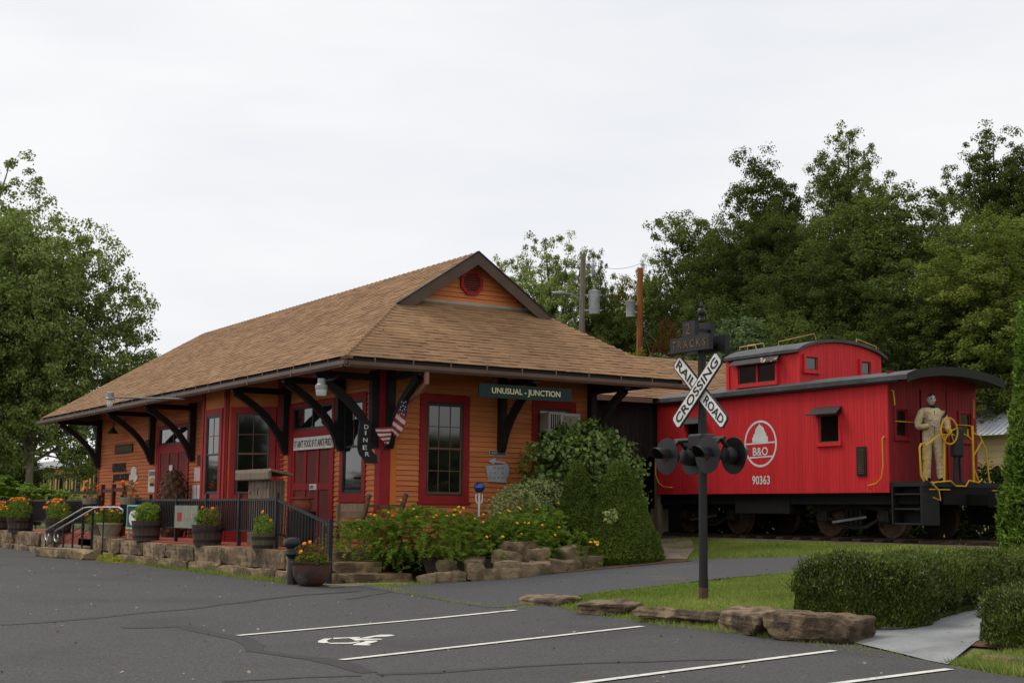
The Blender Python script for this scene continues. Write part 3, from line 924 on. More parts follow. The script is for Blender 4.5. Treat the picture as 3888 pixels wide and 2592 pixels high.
lbf(mb, bx0-0.02, bx0+0.10, FL, 4.7, 0, 0.04); lbf(mb, bx1-0.13, bx1+0.0, FL, 4.7, 0, 0.04)
lbg(mb, 0.0, 0.05, FL, 4.7, 0, 0.035); lbg(mb, FLn-0.1, FLn-0.01, FL, 4.7, 0, 0.04)
mb.build('bay_corner_board', M['red_trim'], bay)
mb = MB()
lbf(mb, bx0+0.12, bx1-0.15, FL, 1.64, 0, 0.02); lbg(mb, 0.07, FLn-0.12, FL, 1.64, 0, 0.02)
mb.build('bay_base_panel', M['red_trim'], bay)
MB().box(-30.85, -30.60, WY0-0.03, WY0, FL, 4.7).build('bay_side_board', M['red_trim'], bay)

# roof brackets
def bracket(p, n, wd=0.15):
    """post on the wall, beam under the eave, curved brace between"""
    n = Vector(n); s = Vector((-n.y, n.x, 0)); p = Vector(p)
    o = p - s*wd/2
    post = MB().prism([(0.0, 2.78), (0.09, 2.74), (0.16, 2.86), (0.17, 4.34), (0.0, 4.34)], (o.x, o.y, 0), n, (0, 0, 1), s*wd).build('bracket', M['bracket'], depot)
    MB().prism([(0.172, 4.14), (1.42, 4.14), (1.42, 4.27), (0.172, 4.27)], (o.x, o.y, 0), n, (0, 0, 1), s*wd).build('bracket_beam', M['bracket'], post)
    up, lo = [], []
    for i in range(9):
        t = i/8
        a = Vector(((1-t)**2*0.10 + 2*t*(1-t)*0.34 + t*t*1.32, (1-t)**2*2.88 + 2*t*(1-t)*3.62 + t*t*4.13))
        tg = Vector((2*(1-t)*(0.24) + 2*t*0.98, 2*(1-t)*0.74 + 2*t*0.51)).normalized()
        nn = Vector((-tg.y, tg.x))
        th = 0.075
        up.append(a+nn*th); lo.append(a-nn*th)
    br = MB()
    k = wd*0.42
    oo = p - s*k
    vs, fs = [], []
    for a, b in zip(up, lo):
        for q in (a, b):
            vs += [oo + n*q.x + Vector((0, 0, q.y)), oo + s*2*k + n*q.x + Vector((0, 0, q.y))]
    for i in range(8):
        j = i*4
        fs += [(j, j+4, j+5, j+1), (j+2, j+3, j+7, j+6), (j, j+2, j+6, j+4), (j+1, j+5, j+7, j+3)]
    br.add(vs, fs).build('bracket_brace', M['bracket'], post)
    return post
for x in (-45.9, -40.3, -36.8, -30.33, -27.36, -25.72):
    bracket((x, WY0-0.03, 0), (0, -1, 0))
for y in (13.0, 15.69, 18.05):
    bracket((WX1+0.03, y, 0), (1, 0, 0))
bracket((WX0, 13.0, 0), (-1, 0, 0))

# roof planes
EZ, RZ = 4.42, 7.18
EY0, EY1, EX1, EX0 = 11.36, 19.64, -24.17, -47.87
RY = 15.5
SL = (RZ-EZ)/(RY-EY0)
ca, sa = 1/math.hypot(1, SL), SL/math.hypot(1, SL)
GX, GZ = -26.3, 5.97                 # rake line and gable base
gy = EY0 + (GZ-EZ)/SL
gx = EX1 - (GZ-EZ)/SL
RXL = -44.1
roof = MB().add([(EX1, EY0, EZ), (gx, gy, GZ), (GX, gy, GZ), (GX, RY, RZ), (RXL, RY, RZ), (EX0, EY0, EZ),
                 (EX1, EY1, EZ), (gx, 31-gy, GZ), (GX, 31-gy, GZ), (EX0, EY1, EZ), (gx-0.35, gy, GZ), (gx-0.35, 31-gy, GZ)],
                [(0, 1, 2, 3, 4, 5), (6, 9, 4, 3, 8, 7), (0, 6, 7, 1), (5, 4, 9), (1, 7, 11, 10)]).build('roof', M['shingle_base'], depot)
dz = 0.09
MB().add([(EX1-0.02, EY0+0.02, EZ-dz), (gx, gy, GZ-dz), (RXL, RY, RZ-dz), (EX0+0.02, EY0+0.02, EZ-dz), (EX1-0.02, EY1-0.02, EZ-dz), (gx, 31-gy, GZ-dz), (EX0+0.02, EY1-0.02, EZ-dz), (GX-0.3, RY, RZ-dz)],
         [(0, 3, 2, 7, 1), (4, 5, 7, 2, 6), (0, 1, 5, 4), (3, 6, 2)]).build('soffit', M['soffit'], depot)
# fascia boards behind the gutter
MB().box(EX0+0.04, EX1-0.04, EY0+0.03, EY0+0.07, EZ-0.2, EZ-0.01).box(EX1-0.07, EX1-0.03, EY0+0.075, EY1-0.04, EZ-0.2, EZ-0.01).build('fascia', M['bracket'], depot)
# exposed rafter tails
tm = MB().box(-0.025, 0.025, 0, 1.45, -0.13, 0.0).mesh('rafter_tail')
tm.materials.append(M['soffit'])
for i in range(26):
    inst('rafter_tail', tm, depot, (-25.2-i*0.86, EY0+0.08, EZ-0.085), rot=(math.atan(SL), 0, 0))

# shingles: tabs with a raised butt; the courses nearest the viewer on the hip end are single objects, the rest one mass
rnd = random.Random(11)
EXS = 0.132
tab = MB().add([(-.5, 0, 0), (.5, 0, 0), (-.5, 0, 1), (.5, 0, 1), (-.5, 1.12, 0.15), (.5, 1.12, 0.15)], [(0, 1, 3, 2), (2, 3, 5, 4), (0, 2, 4), (1, 5, 3)]).mesh('shingle')
tab.materials.append(M['shingle_obj'])
def tabs(s_max, lohi, org, U, V, N, budget=0, smin=0.0):
    mbs = MB()
    used = 0
    U = Vector(U); V = Vector(V); N = Vector(N)
    s = smin
    while s < s_max-0.02:
        lo, hi = lohi(s)
        u = lo - rnd.uniform(0, 0.2)
        while u < hi:
            wd = rnd.choice((0.14, 0.2, 0.26, 0.32, 0.36))
            a, b = max(u, lo), min(u+wd, hi)
            u += wd
            if b-a < 0.03:
                continue
            th = rnd.choice((0.008, 0.010, 0.014, 0.018))
            c = Vector(org) + U*((a+b)/2) + V*s + N*0.002
            if used < budget:
                o = bpy.data.objects.new('shingle', tab)
                COL.objects.link(o)
                o.parent = roof
                B = Matrix((( U.x*(b-a), V.x*EXS, N.x*th, 0), (U.y*(b-a), V.y*EXS, N.y*th, 0), (U.z*(b-a), V.z*EXS, N.z*th, 0), (0, 0, 0, 1)))
                o.matrix_basis = Matrix.Translation(c - world_loc(roof)) @ B
                used += 1
            else:
                h = (b-a)/2
                P = [c-U*h, c+U*h, c-U*h+N*th, c+U*h+N*th, c-U*h+V*EXS*1.12+N*0.003, c+U*h+V*EXS*1.12+N*0.003]
                mbs.add(P, [(0, 1, 3, 2), (2, 3, 5, 4), (0, 2, 4), (1, 5, 3)])
        s += EXS
    return mbs
ms1 = tabs((GZ-EZ)/sa, lambda s: (EY0+s*ca, EY1-s*ca), (EX1+0.03, 0, EZ), (0, 1, 0), (-ca, 0, sa), (sa, 0, ca), budget=300)
def lohi_long(s):
    y = EY0+s*ca
    lo = EX0+(y-EY0)*(RXL-EX0)/(RY-EY0)
    hi = EX1-(y-EY0) if y < gy else GX
    return lo, hi
ms2 = tabs((RZ-EZ)/sa, lohi_long, (0, EY0-0.03, EZ), (1, 0, 0), (0, ca, sa), (0, -sa, ca))
ms2.add(ms1.v, ms1.f)
tag(ms2.build('shingle_field', M['shingle'], roof), kind='stuff')
def hipcaps(p0, p1, w1, w2, step=0.2):
    p0, p1, w1, w2 = Vector(p0), Vector(p1), Vector(w1), Vector(w2)
    d = (p1-p0).normalized()
    n = (-(w1+w2)).normalized()
    me = MB().add([w1*0.13+n*0.02, n*0.035, w2*0.13+n*0.02, d*0.23+w1*0.13+n*0.006, d*0.23+n*0.016, d*0.23+w2*0.13+n*0.006, w1*0.13, w2*0.13],
                  [(0, 1, 4, 3), (1, 2, 5, 4), (6, 7, 2, 1, 0)]).mesh('hip_cap')
    me.materials.append(M['shingle_obj'])
    L_ = (p1-p0).length
    k = 0
    while k*step < L_-0.05:
        inst('hip_cap', me, roof, p0 + d*k*step)
        k += 1
def inplane(d, e):
    d = Vector(d).normalized(); e = Vector(e)
    return (e - d*e.dot(d)).normalized()
dh = (gx-EX1, gy-EY0, GZ-EZ)
hipcaps((EX1, EY0, EZ), (gx, gy, GZ), inplane(dh, (-1, 0, 0)), inplane(dh, (0, 1, 0)))
dh2 = (gx-EX1, -(gy-EY0), GZ-EZ)
hipcaps((EX1, EY1, EZ), (gx, 31-gy, GZ), inplane(dh2, (-1, 0, 0)), inplane(dh2, (0, -1, 0)))
hipcaps((GX, RY, RZ+0.01), (RXL, RY, RZ+0.01), Vector((0, -ca, -sa)), Vector((0, ca, -sa)), step=0.25)

# gable: wall, boards, barge boards, octagonal vent, flashing
MX = gx-0.12
gab = MB().add([(MX, gy+0.05, GZ), (MX, 31-gy-0.05, GZ), (MX, RY, RZ-0.06), (MX-0.1, gy+0.05, GZ), (MX-0.1, 31-gy-0.05, GZ), (MX-0.1, RY, RZ-0.06)], [(0, 1, 2), (3, 5, 4), (0, 2, 5, 3), (1, 4, 5, 2)]).build('gable_wall', M['siding'], depot)
z = GZ+0.13
while z < RZ-0.2:
    hw = (RZ-0.1-z-EXPO*0.6)/SL
    inst('siding_board', wedge, gab, (MX, RY, z), (2*hw, 1, EXPO*0.96), (0, 0, R(90)))
    z += EXPO
MB().prism([(gy-0.02, GZ+0.03), (31-gy+0.02, GZ+0.03), (31-gy-0.15, GZ+0.13), (gy+0.15, GZ+0.13)], (MX+0.03, 0, 0), (0, 1, 0), (0, 0, 1), (0.02, 0, 0)).build('gable_flashing', M['flashing'], depot)
for sg in (-1, 1):
    e = 1.97
    a = [(RY, RZ+0.02), (RY, RZ-0.26), (RY+sg*(e-0.28), RZ-0.26-(e-0.28)*SL), (RY+sg*e, RZ+0.02-e*SL)]
    MB().prism(a, (GX, 0, 0), (0, 1, 0), (0, 0, 1), (0.045, 0, 0)).build('barge_board', M['barge'], depot)
    MB().prism([(RY, RZ+0.05), (RY, RZ+0.021), (RY+sg*e, RZ+0.021-e*SL), (RY+sg*(e+0.02), RZ+0.05-(e+0.02)*SL)], (GX-0.05, 0, 0), (0, 1, 0), (0, 0, 1), (0.115, 0, 0)).build('barge_edge', M['bracket'], depot)
    MB().prism([(RY, RZ-0.065), (RY, RZ-0.09), (RY+sg*1.8, RZ-0.09-1.8*SL), (RY+sg*1.8, RZ-0.065-1.8*SL)], (MX, 0, 0), (0, 1, 0), (0, 0, 1), (GX-MX-0.002, 0, 0)).build('gable_soffit', M['barge'], depot)
VC = Vector((MX+0.02, 15.51, 6.55))
mb = MB()
o_ = [(math.cos(R(22.5+45*i)), math.sin(R(22.5+45*i))) for i in range(8)]
for i in range(8):
    j = (i+1) % 8
    a, b = o_[i], o_[j]
    mb.prism([(a[0]*.30, a[1]*.30), (b[0]*.30, b[1]*.30), (b[0]*.225, b[1]*.225), (a[0]*.225, a[1]*.225)], VC, (0, 1, 0), (0, 0, 1), (0.06, 0, 0))
vent = mb.build('gable_vent', M['red_trim'], depot)
MB().prism([(p[0]*.228, p[1]*.228) for p in o_], VC, (0, 1, 0), (0, 0, 1), (0.012, 0, 0)).build('vent_back', M['dark_room'], vent)
for i in range(8):
    zz = -0.185+i*0.052
    hw = min(0.208, 0.225*0.924*1.0 - max(0, abs(zz+0.02)-0.09)*0.95)
    MB().add([VC+Vector((0.014, -hw, zz+0.03)), VC+Vector((0.014, hw, zz+0.03)), VC+Vector((0.05, hw, zz-0.012)), VC+Vector((0.05, -hw, zz-0.012)), VC+Vector((0.05, -hw, zz-0.02)), VC+Vector((0.05, hw, zz-0.02))],
             [(0, 1, 2, 3), (3, 2, 5, 4)]).build('louver', M['maroon'], vent)

# gutters
gp = [(0, 0.12), (0.0, 0.02), (0.03, 0.0), (0.10, 0.0), (0.135, 0.05), (0.14, 0.12), (0.125, 0.12), (0.12, 0.055), (0.095, 0.014), (0.035, 0.014), (0.014, 0.028), (0.014, 0.12)]
gut = MB().prism(gp, (-47.98, EY0-0.01, 4.20), (0, -1, 0), (0, 0, 1), (24.0, 0, 0)).build('gutter', M['gutter'], depot)
MB().prism(gp, (EX1+0.01, 11.215, 4.20), (1, 0, 0), (0, 0, 1), (0, 8.6, 0)).build('gutter', M['gutter'], depot)
stp = MB().box(-0.012, 0.012, -0.004, 0.004, 0, 0.12).mesh('gutter_strap'); stp.materials.append(M['gutter'])
for i in range(28):
    inst('gutter_strap', stp, gut, (-24.7-i*0.84, EY0-0.142, 4.31))
for i in range(10):
    inst('gutter_strap', stp, gut, (EX1+0.142, 11.9+i*0.84, 4.31), rot=(0, 0, R(90)))
jn = MB().box(-0.02, 0.02, -0.006, 0, -0.01, 0.125).mesh('gutter_joint'); jn.materials.append(M['gutter'])
for i in range(9):
    inst('gutter_joint', jn, gut, (-26.5-i*2.4, EY0-0.148, 4.205))
MB().tube([(-24.1, 13.07, 4.2), (-24.1, 13.07, 3.99), (-24.3, 13.07, 3.86), (-25.45, 13.13, 3.52), (-25.5, 13.13, 3.38)], 0.055, 8).build('downspout', M['downspout'], depot, smooth=True)
# air conditioner in the far end window
ac = thing('air_conditioner', (WX1, 17.1, 3.2), 'beige window air conditioner above the vine shrub', 'air conditioner')
MB().box(WX1+0.06, WX1+0.42, 16.68, 17.52, 3.22, 3.64).build('housing', M['ac_beige'], ac, bevel=0.015)
for i in range(5):
    MB().box(WX1+0.421, WX1+0.428, 16.74+i*0.055, 16.765+i*0.055, 3.28, 3.6).build('grille_slat', M['under'], ac)
MB().box(WX1+0.421, WX1+0.426, 17.05, 17.46, 3.27, 3.58).build('grille', M['grey_board'], ac)

# ------------------------------------------------------------------ stones
def rock_mesh(name, sx, sy, sz, seed, m, cuts=9, rough=0.12, rnd_=0.25, sink=0.0):
    """a weathered block: subdivided box, corners pulled in, faces broken by noise; origin at the base centre"""
    bm = bmesh.new()
    bmesh.ops.create_cube(bm, size=1.0)
    bmesh.ops.subdivide_edges(bm, edges=bm.edges[:], cuts=cuts, use_grid_fill=True)
    off = Vector((seed*3.17, seed*1.31, seed*2.11))
    rs_ = random.Random(seed*7+1)
    planes = []
    for i in range(10 + int(rnd_*40)):
        pn = Vector((rs_.gauss(0, 1), rs_.gauss(0, 1), rs_.gauss(0, 1))).normalized()
        planes.append((pn, 0.5*(abs(pn.x)+abs(pn.y)+abs(pn.z))*rs_.uniform(0.97-rnd_*0.62, 1.0-rnd_*0.1)))
    for v in bm.verts:
        c = v.co.copy()
        q = c.copy()
        for pn, pd in planes:
            t_ = q.dot(pn)-pd
            if t_ > 0:
                q -= pn*t_
        q = q.lerp(c.normalized()*0.56, rnd_*0.10)
        p = Vector((q.x*sx, q.y*sy, q.z*sz))
        d = (mnoise.turbulence(p*3.2+off, 4, True)-0.6)*1.1 + mnoise.noise(p*13+off)*0.30 + mnoise.noise(p*27+off)*0.18 + 0.35*mnoise.noise(Vector((0, seed, p.z*22)))
        mn = min(sx, sy, sz)
        p += c.normalized()*d*rough*mn
        # one sloping facet
        v.co = (p.x, p.y, p.z + sz/2 - sink)
    me = bpy.data.meshes.new(name)
    bm.to_mesh(me)
    bm.free()
    me.shade_smooth()
    try:
        me.set_sharp_from_angle(angle=R(24))
    except Exception:
        pass
    me.materials.append(m)
    return me

def stone(name, loc, size, seed, m, parent=None, rot=0.0, tilt=0.0, rough=0.12, rd=0.25, cuts=9):
    me = rock_mesh(name, size[0], size[1], size[2], seed, m, cuts, rough, rd)
    o = bpy.data.objects.new(name, me)
    COL.objects.link(o)
    if parent:
        o.parent = parent
        o.location = Vector(loc) - world_loc(parent)
    else:
        o.location = loc
    o.rotation_euler = (tilt, 0, rot)
    return o

# porch
MB().box(-51, -25.3, 10.5, WY0+0.1, 0.1, FL).build('porch_floor', M['brick_floor'])
tag(bpy.data.objects['porch_floor'], kind='structure')
bw = MB().box(-0.1, 0.1, -0.05, 0.05, 0, 0.012).mesh('brick')
bw.materials.append(mat('porch_brick', (158, 80, 60), (128, 62, 48), scale=6, rough=0.9, obj_rand=0.2))
k = 0
for j in range(3):
    for i in range(96):
        inst('brick', bw, bpy.data.objects['porch_floor'], (-45.2+i*0.208+(j % 2)*0.1, 10.56+j*0.108, FL-0.002))
lw = thing('stone_wall', (-45.5, 10.5, 0.14), 'long sandstone block wall left of the porch steps under marigold barrels', 'wall')
rw = thing('stone_wall', (-30.8, 10.5, 0.14), 'sandstone block wall below the black railing right of the porch steps', 'wall')
seed = 1
def block_row(parent, xs, y0, z0, z1s, dep, m, rough=0.09, rd=0.11):
    global seed
    rq = random.Random(len(xs)*7+int(xs[0]*10))
    for (a, b), z1 in zip(zip(xs, xs[1:]), z1s):
        stone('stone', ((a+b)/2, y0+dep/2+rq.uniform(-0.05, 0.04), z0), (abs(b-a)-0.035, dep, z1-z0), seed, m, parent, rot=rq.uniform(-.02, .02), rough=rough, rd=rd)
        seed += 1
block_row(lw, [-51.5, -48.3, -46.3, -44.6, -42.9, -41.25], 10.3, 0.34, [0.70, 0.72, 0.73, 0.75, 0.74], 0.55, M['sandstone'])
block_row(lw, [-51.5, -49.6, -47.6, -46.0, -44.2, -42.6, -41.4], 10.26, 0.08, [0.33, 0.35, 0.34, 0.34, 0.33, 0.34], 0.5, M['sandstone'], 0.14, 0.2)
block_row(lw, [-41.2, -39.9, -38.6], 11.1, 0.14, [0.7, 0.68], 0.4, M['sandstone'])
block_row(rw, [-37.3, -35.9, -34.75, -33.0, -31.25, -29.3, -27.72, -24.55], 10.3, 0.37, [0.76, 0.72, 0.70, 0.69, 0.70, 0.72, 0.73], 0.5, M['sandstone'])
block_row(rw, [-24.54, -24.1], 10.34, 0.25, [0.68], 0.45, M['sandstone'])
block_row(rw, [-37.3, -36.2, -35.0, -33.4, -31.6, -29.65, -27.75, -25.95, -24.7, -23.95], 10.24, 0.08, [0.38, 0.37, 0.37, 0.36, 0.38, 0.39, 0.37, 0.37, 0.36], 0.45, M['sandstone'], 0.14, 0.2)
# low stone in front of the porch steps, and the steps
stone('kerb_stone', (-37.6, 9.75, 0.12), (3.2, 0.55, 0.30), 77, M['sandstone'], rot=R(9), rough=0.14)
tag(bpy.data.objects['kerb_stone'], 'long pale sandstone block lying before the left porch steps', 'stone')
stone('boulder', (-40.4, 9.9, 0.12), (0.55, 0.45, 0.26), 78, M['sandstone'], rough=0.2, rd=0.7)
tag(bpy.data.objects['boulder'], 'small rounded pale stone at the foot of the handrail', 'stone')
st = thing('concrete_steps', (-39, 10.4, 0.14), 'tan concrete steps with metal handrails left of the porch', 'steps')
for i, (x0, x1, y0, z1) in enumerate(((-41.1, -38.2, 9.75, 0.30), (-40.2, -37.5, 10.15, 0.46), (-39.4, -37.4, 10.5, 0.66))):
    MB().box(x0, x1, y0, 11.3, 0.1, z1).build('step', M['old_concrete'], st, bevel=0.02)
# handrails
for k, dy in enumerate((0.0, -0.5)):
    hr = thing('handrail', (-39.6+k*0.9, 9.8+dy, 0.14), ('left' if k == 0 else 'right') + ' chrome scrolled handrail on black posts at the left porch steps', 'handrail', 'handrails at the left porch steps')
    bx = -41.0 if k == 0 else -39.6
    y = 9.95 if k == 0 else 9.85
    pts = []
    for a in range(0, 9):
        t = R(-150+a*30-60)
        pts.append((bx+0.28+0.24*math.cos(t+R(0)), y, 0.78+0.12*math.sin(t)))
    pts = pts[::-1]
    pts = [(bx+0.42+0.2*math.cos(R(40-i*35)), y, 0.80-0.11+0.11*math.sin(R(40-i*35))-0.02) for i in range(7)]
    pts += [(bx+0.25, y, 0.84), (bx+3.3, y+0.2, 1.47), (bx+3.6, y+0.25, 1.5), (bx+4.6, y+0.45, 1.5), (bx+4.75, y+0.5, 1.44), (bx+4.72, y+0.5, 1.38), (bx+4.55, y+0.5, 1.36)]
    MB().tube(pts, 0.024, 8).build('grab_bar', M['chrome'], hr, smooth=True)
    MB().tube([(bx+0.15, y+0.02, 0.4), (bx+3.3, y+0.22, 1.0)], 0.012, 6).build('lower_bar', M['iron'], hr)
    for i in range(6):
        xx = bx+0.18+i*0.75
        zt = 0.80+min(xx-bx, 3.3)*0.2
        MB().tube([(xx, y+0.02+i*0.05, G(xx, y)+0.0), (xx, y+0.02+i*0.05, zt)], 0.018, 6).build('post', M['iron'], hr)

# stone steps at the corner
ss = thing('stone_steps', (-24, 11.7, 0.14), 'worn sandstone slab steps between the cast iron pot and the marigolds', 'steps')
for i, (x, y0, y1, z0, z1, dp) in enumerate(((-23.75, 11.05, 12.45, 0.13, 0.33, 0.75), (-24.25, 11.1, 12.1, 0.32, 0.53, 0.7), (-24.8, 11.2, 12.5, 0.50, 0.71, 0.7))):
    stone('step', (x, (y0+y1)/2, z0), (dp, y1-y0, z1-z0), 90+i, M['sandstone'], ss, rough=0.10, rd=0.15)
stone('step', (-22.98, 11.3, 0.09), (0.65, 1.7, 0.085), 95, M['old_concrete'], ss, rough=0.1, rd=0.1)
MB().box(-25.6, -25.0, 10.6, 12.8, 0.1, FL-0.004).build('landing', M['brick_floor'], ss)

# railing
RLY = 10.75
def railing(name, x0, x1, posts, label, gaps=0.12, top_m='iron'):
    t = thing(name, ((x0+x1)/2, RLY, FL), label, 'railing', 'black iron porch railings')
    MB().box(x0, x1, RLY-0.025, RLY+0.025, 1.66, 1.71).build('top_rail', M[top_m], t)
    MB().box(x0, x1, RLY-0.02, RLY+0.02, 1.03, 1.07).build('bottom_rail', M['iron'], t)
    pm = MB().box(-0.035, 0.035, -0.036, 0.036, 0, 1.14).mesh('post'); pm.materials.append(M['iron'])
    for p in posts:
        inst('post', pm, t, (p, RLY, 0.68))
    bm_ = MB().box(-0.014, 0.014, -0.014, 0.014, 0, 0.592).mesh('baluster'); bm_.materials.append(M['iron'])
    n = int((x1-x0)/gaps)
    for i in range(n):
        x = x0+(i+0.5)*(x1-x0)/n
        if min(abs(x-p) for p in posts) > 0.06:
            inst('baluster', bm_, t, (x, RLY, 1.069))
    return t
railing('porch_railing', -51, -38.35, [-38.38, -39.9, -41.9, -43.9, -45.9, -47.9, -49.9], 'weathered black railing behind the marigold barrels left of the porch steps', top_m='rust_iron')
rr = railing('porch_railing', -36.35, -25.9, [-36.3, -33.9, -31.9, -29.9, -27.9, -25.9], 'black iron porch railing that ends in a slope down to the stone steps')
MB().beam((-25.9, RLY, 1.685), (-23.38, RLY, 1.23), 0.05, 0.05).build('sloping_rail', M['iron'], rr)
MB().beam((-25.9, RLY, 1.05), (-23.38, RLY, 0.62), 0.04, 0.04).build('sloping_rail', M['iron'], rr)
MB().box(-23.42, -23.34, RLY-0.037, RLY+0.037, 0.12, 1.33).build('post', M['iron'], rr)
for i in range(17):
    x = -25.77+i*0.142
    k = (x+25.9)/2.52
    MB().box(x-0.011, x+0.011, RLY-0.011, RLY+0.011, 1.05-0.43*k+0.02, 1.66-0.455*k+0.01).build('baluster', M['iron'], rr)

# planting bed and its rock edging
bed = [(-22.75, 12.55), (-22.3, 13.0), (-21.85, 13.45), (-21.85, 14.2), (-21.9, 15.0), (-22.0, 15.7)]
vs, fs = [], []
for i, (x, y) in enumerate(bed):
    g = G(x, y)
    vs += [(x-0.15, y, g+0.02), (x-0.45, y, 0.62), (-25.55, y+0.3, 0.70)]
for i in range(len(bed)-1):
    for j in (0, 1):
        k = i*3+j
        fs.append((k, k+1, k+4, k+3))
tag(MB().add(vs, fs).build('planting_bed', M['soil']), kind='structure')
edg = thing('rock_edging', (-22, 14, 0.2), 'dry-laid fieldstones edging the marigold bed beside the path', 'rock wall')
rr_ = random.Random(8)
for i in range(12):
    t = i/11*(len(bed)-1)
    k = min(int(t), len(bed)-2)
    x = bed[k][0]+(bed[k+1][0]-bed[k][0])*(t-k)
    y = bed[k][1]+(bed[k+1][1]-bed[k][1])*(t-k)
    s = rr_.uniform(0.38, 0.56)
    stone('stone', (x-0.12+rr_.uniform(-.04, .04), y, G(x, y)-0.03), (s*0.8, s, s*rr_.uniform(.5, .85)), 120+i, M['fieldstone'], edg, rot=rr_.uniform(0, 3), tilt=rr_.uniform(-.2, .2), rough=0.10, rd=0.3)
    if i % 2:
        stone('stone', (x-0.3, y+0.1, G(x, y)+s*0.45), (s*0.8, s*0.9, s*0.55), 150+i, M['fieldstone'], edg, rot=rr_.uniform(0, 3), tilt=rr_.uniform(-.25, .25), rough=0.10, rd=0.3)
stone('stone', (-22.35, 14.15, 0.52), (0.45, 0.66, 0.42), 181, M['sandstone'], edg, rot=0.2, rough=0.09, rd=0.28)
# boulders along the lot
for i, (x, y, ln, dp, h, rot, lab) in enumerate((
        (-18.1, 12.02, 1.15, 0.6, 0.15, 4, 'flat grey kerb stone at the tip of the grass verge'),
        (-16.2, 11.85, 0.95, 0.6, 0.20, 20, 'second rough kerb stone, pale with a weedy right end'),
        (-14.55, 11.88, 1.40, 0.75, 0.18, 10, 'long dark layered kerb stone below the crossing signal'),
        (-13.15, 11.75, 1.2, 0.55, 0.30, -14, 'wedge-shaped brown boulder beside the big squared one'),
        (-12.0, 11.70, 1.25, 0.6, 0.34, 8, 'large squared brown boulder at the hedge corner'),
        (-9.05, 11.52, 0.75, 0.4, 0.13, -10, 'low tan stone in the grass at the right edge'))):
    o = stone('kerb_stone', (x, y, G(x, y)-0.03), (ln, dp, h), 200+i, M['kerb_rock'], rot=R(rot), tilt=R((4, 3, -6, 5, -2, 0)[i]), rough=0.34 if i < 3 else 0.16, rd=0.35, cuts=12)
    tag(o, lab, 'stone', 'stones along the car park edge')

# ------------------------------------------------------------------ annex
AX = -28.3
annex = thing('wooden_annex', (-31, 21.5, 0.8), 'dark wooden annex with brown roof between depot and caboose', 'building')
MB().box(AX-5.5, AX-0.06, 18.25, 26.5, 2.95, 4.5).build('wall', M['black_wood'], annex)
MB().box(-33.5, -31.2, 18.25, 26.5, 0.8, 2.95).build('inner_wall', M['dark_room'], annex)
MB().box(-31.2, AX, 18.2, 18.26, 0.8, 2.95).build('side_wall', M['black_wood'], annex)
bdm = MB().box(0, 0.03, -0.068, 0.068, 0, 1).mesh('board'); bdm.materials.append(M['black_wood'])
for i in range(27):
    inst('board', bdm, annex, (AX-0.058, 18.32+i*0.143, 2.9+0.03*math.sin(i*2.3)), (1, 1, 1.55))
for y in (18.4, 20.2, 22.12):
    MB().box(AX-0.08, AX+0.06, y-0.07, y+0.07, 0.8, 2.9).build('post', M['grey_wood'] if y > 22 else M['black_wood'], annex)
MB().box(AX-0.5, AX-0.46, 22.25, 22.8, 0.9, 1.6).build('panel', M['planter_stone'], annex)
ar = MB().add([(AX+0.35, 18.9, 4.36), (AX+0.35, 27, 4.36), (-31, 27, 5.8), (-31, 18.9, 5.8), (-34.4, 18.9, 4.2), (-34.4, 27, 4.2)], [(0, 1, 2, 3), (3, 2, 5, 4)]).build('roof', M['shingle_base'], annex)
asl = (5.8-4.36)/(-31-AX-0.35)
al = math.hypot(1.44, 31+AX+0.35)
ac_, as_ = (31+AX+0.35)/al, 1.44/al
roof = ar
tag(tabs(al, lambda s: (18.95, 26.95), (AX+0.37, 0, 4.37), (0, 1, 0), (-ac_, 0, as_), (as_, 0, ac_)).build('shingle_field', M['shingle'], ar), kind='stuff')
MB().box(AX+0.36, AX+0.44, 18.9, 21.6, 4.24, 4.36).build('gutter', M['gutter'], annex)

# ------------------------------------------------------------------ signs, lamps, flag
def sign(name, label, cat='sign', base=(0, 0, 0), group=None):
    return thing(name, base, label, cat, group)
s = sign('station_sign', 'dark green board sign lettered UNUSUAL-JUNCTION hanging under the eave', base=(-24.22, 15.5, 3.79))
MB().box(-24.24, -24.20, 14.34, 16.60, 3.79, 4.07).build('board', M['sign_green'], s)
text('lettering', 'UNUSUAL - JUNCTION', (-24.199, 14.64, 3.845), (0, 1, 0), (0, 0, 1), 1.68, 0.155, M['letter_cream'], s, 0.004, bold=0.012)
for y in (14.7, 16.3):
    MB().box(-24.23, -24.21, y-0.01, y+0.01, 4.07, 4.4).build('hanger', M['iron'], s)
s = sign('door_sign', 'white board sign reading it ain\'t food if it ain\'t fried over the right door', base=(-28.8, 12.78, 2.84))
MB().box(-29.82, -27.72, WY0-0.11, WY0-0.07, 2.83, 3.11).build('board', M['sign_white'], s)
text('lettering', "IT AIN'T FOOD IF IT AIN'T FRIED", (-29.76, WY0-0.111, 2.885), (1, 0, 0), (0, 0, 1), 2.01, 0.165, M['letter_black'], s, 0.003, bold=0.012)
for z in (2.845, 3.095):
    MB().box(-29.82, -27.72, WY0-0.113, WY0-0.109, z-0.012, z+0.012).build('border', M['sign_white'], s)
s = sign('diner_sign', 'black boot-shaped sign with vertical white lettering DINER at the depot corner', base=(-25.5, 12.45, 2.4))
def dsy(cx, cy): return (12.30+(cx-425)*0.00381, 3.29-(cy-482)*0.00323)
MB().prism([dsy(*q) for q in ((425, 486), (432, 481), (486, 481), (491, 487), (488, 610), (498, 668), (512, 686), (527, 692), (533, 748), (462, 748), (455, 722), (428, 695), (415, 650), (418, 560))],
           (-25.5, 0, 0), (0, 1, 0), (0, 0, 1), (0.05, 0, 0)).build('panel', M['letter_black'], s)
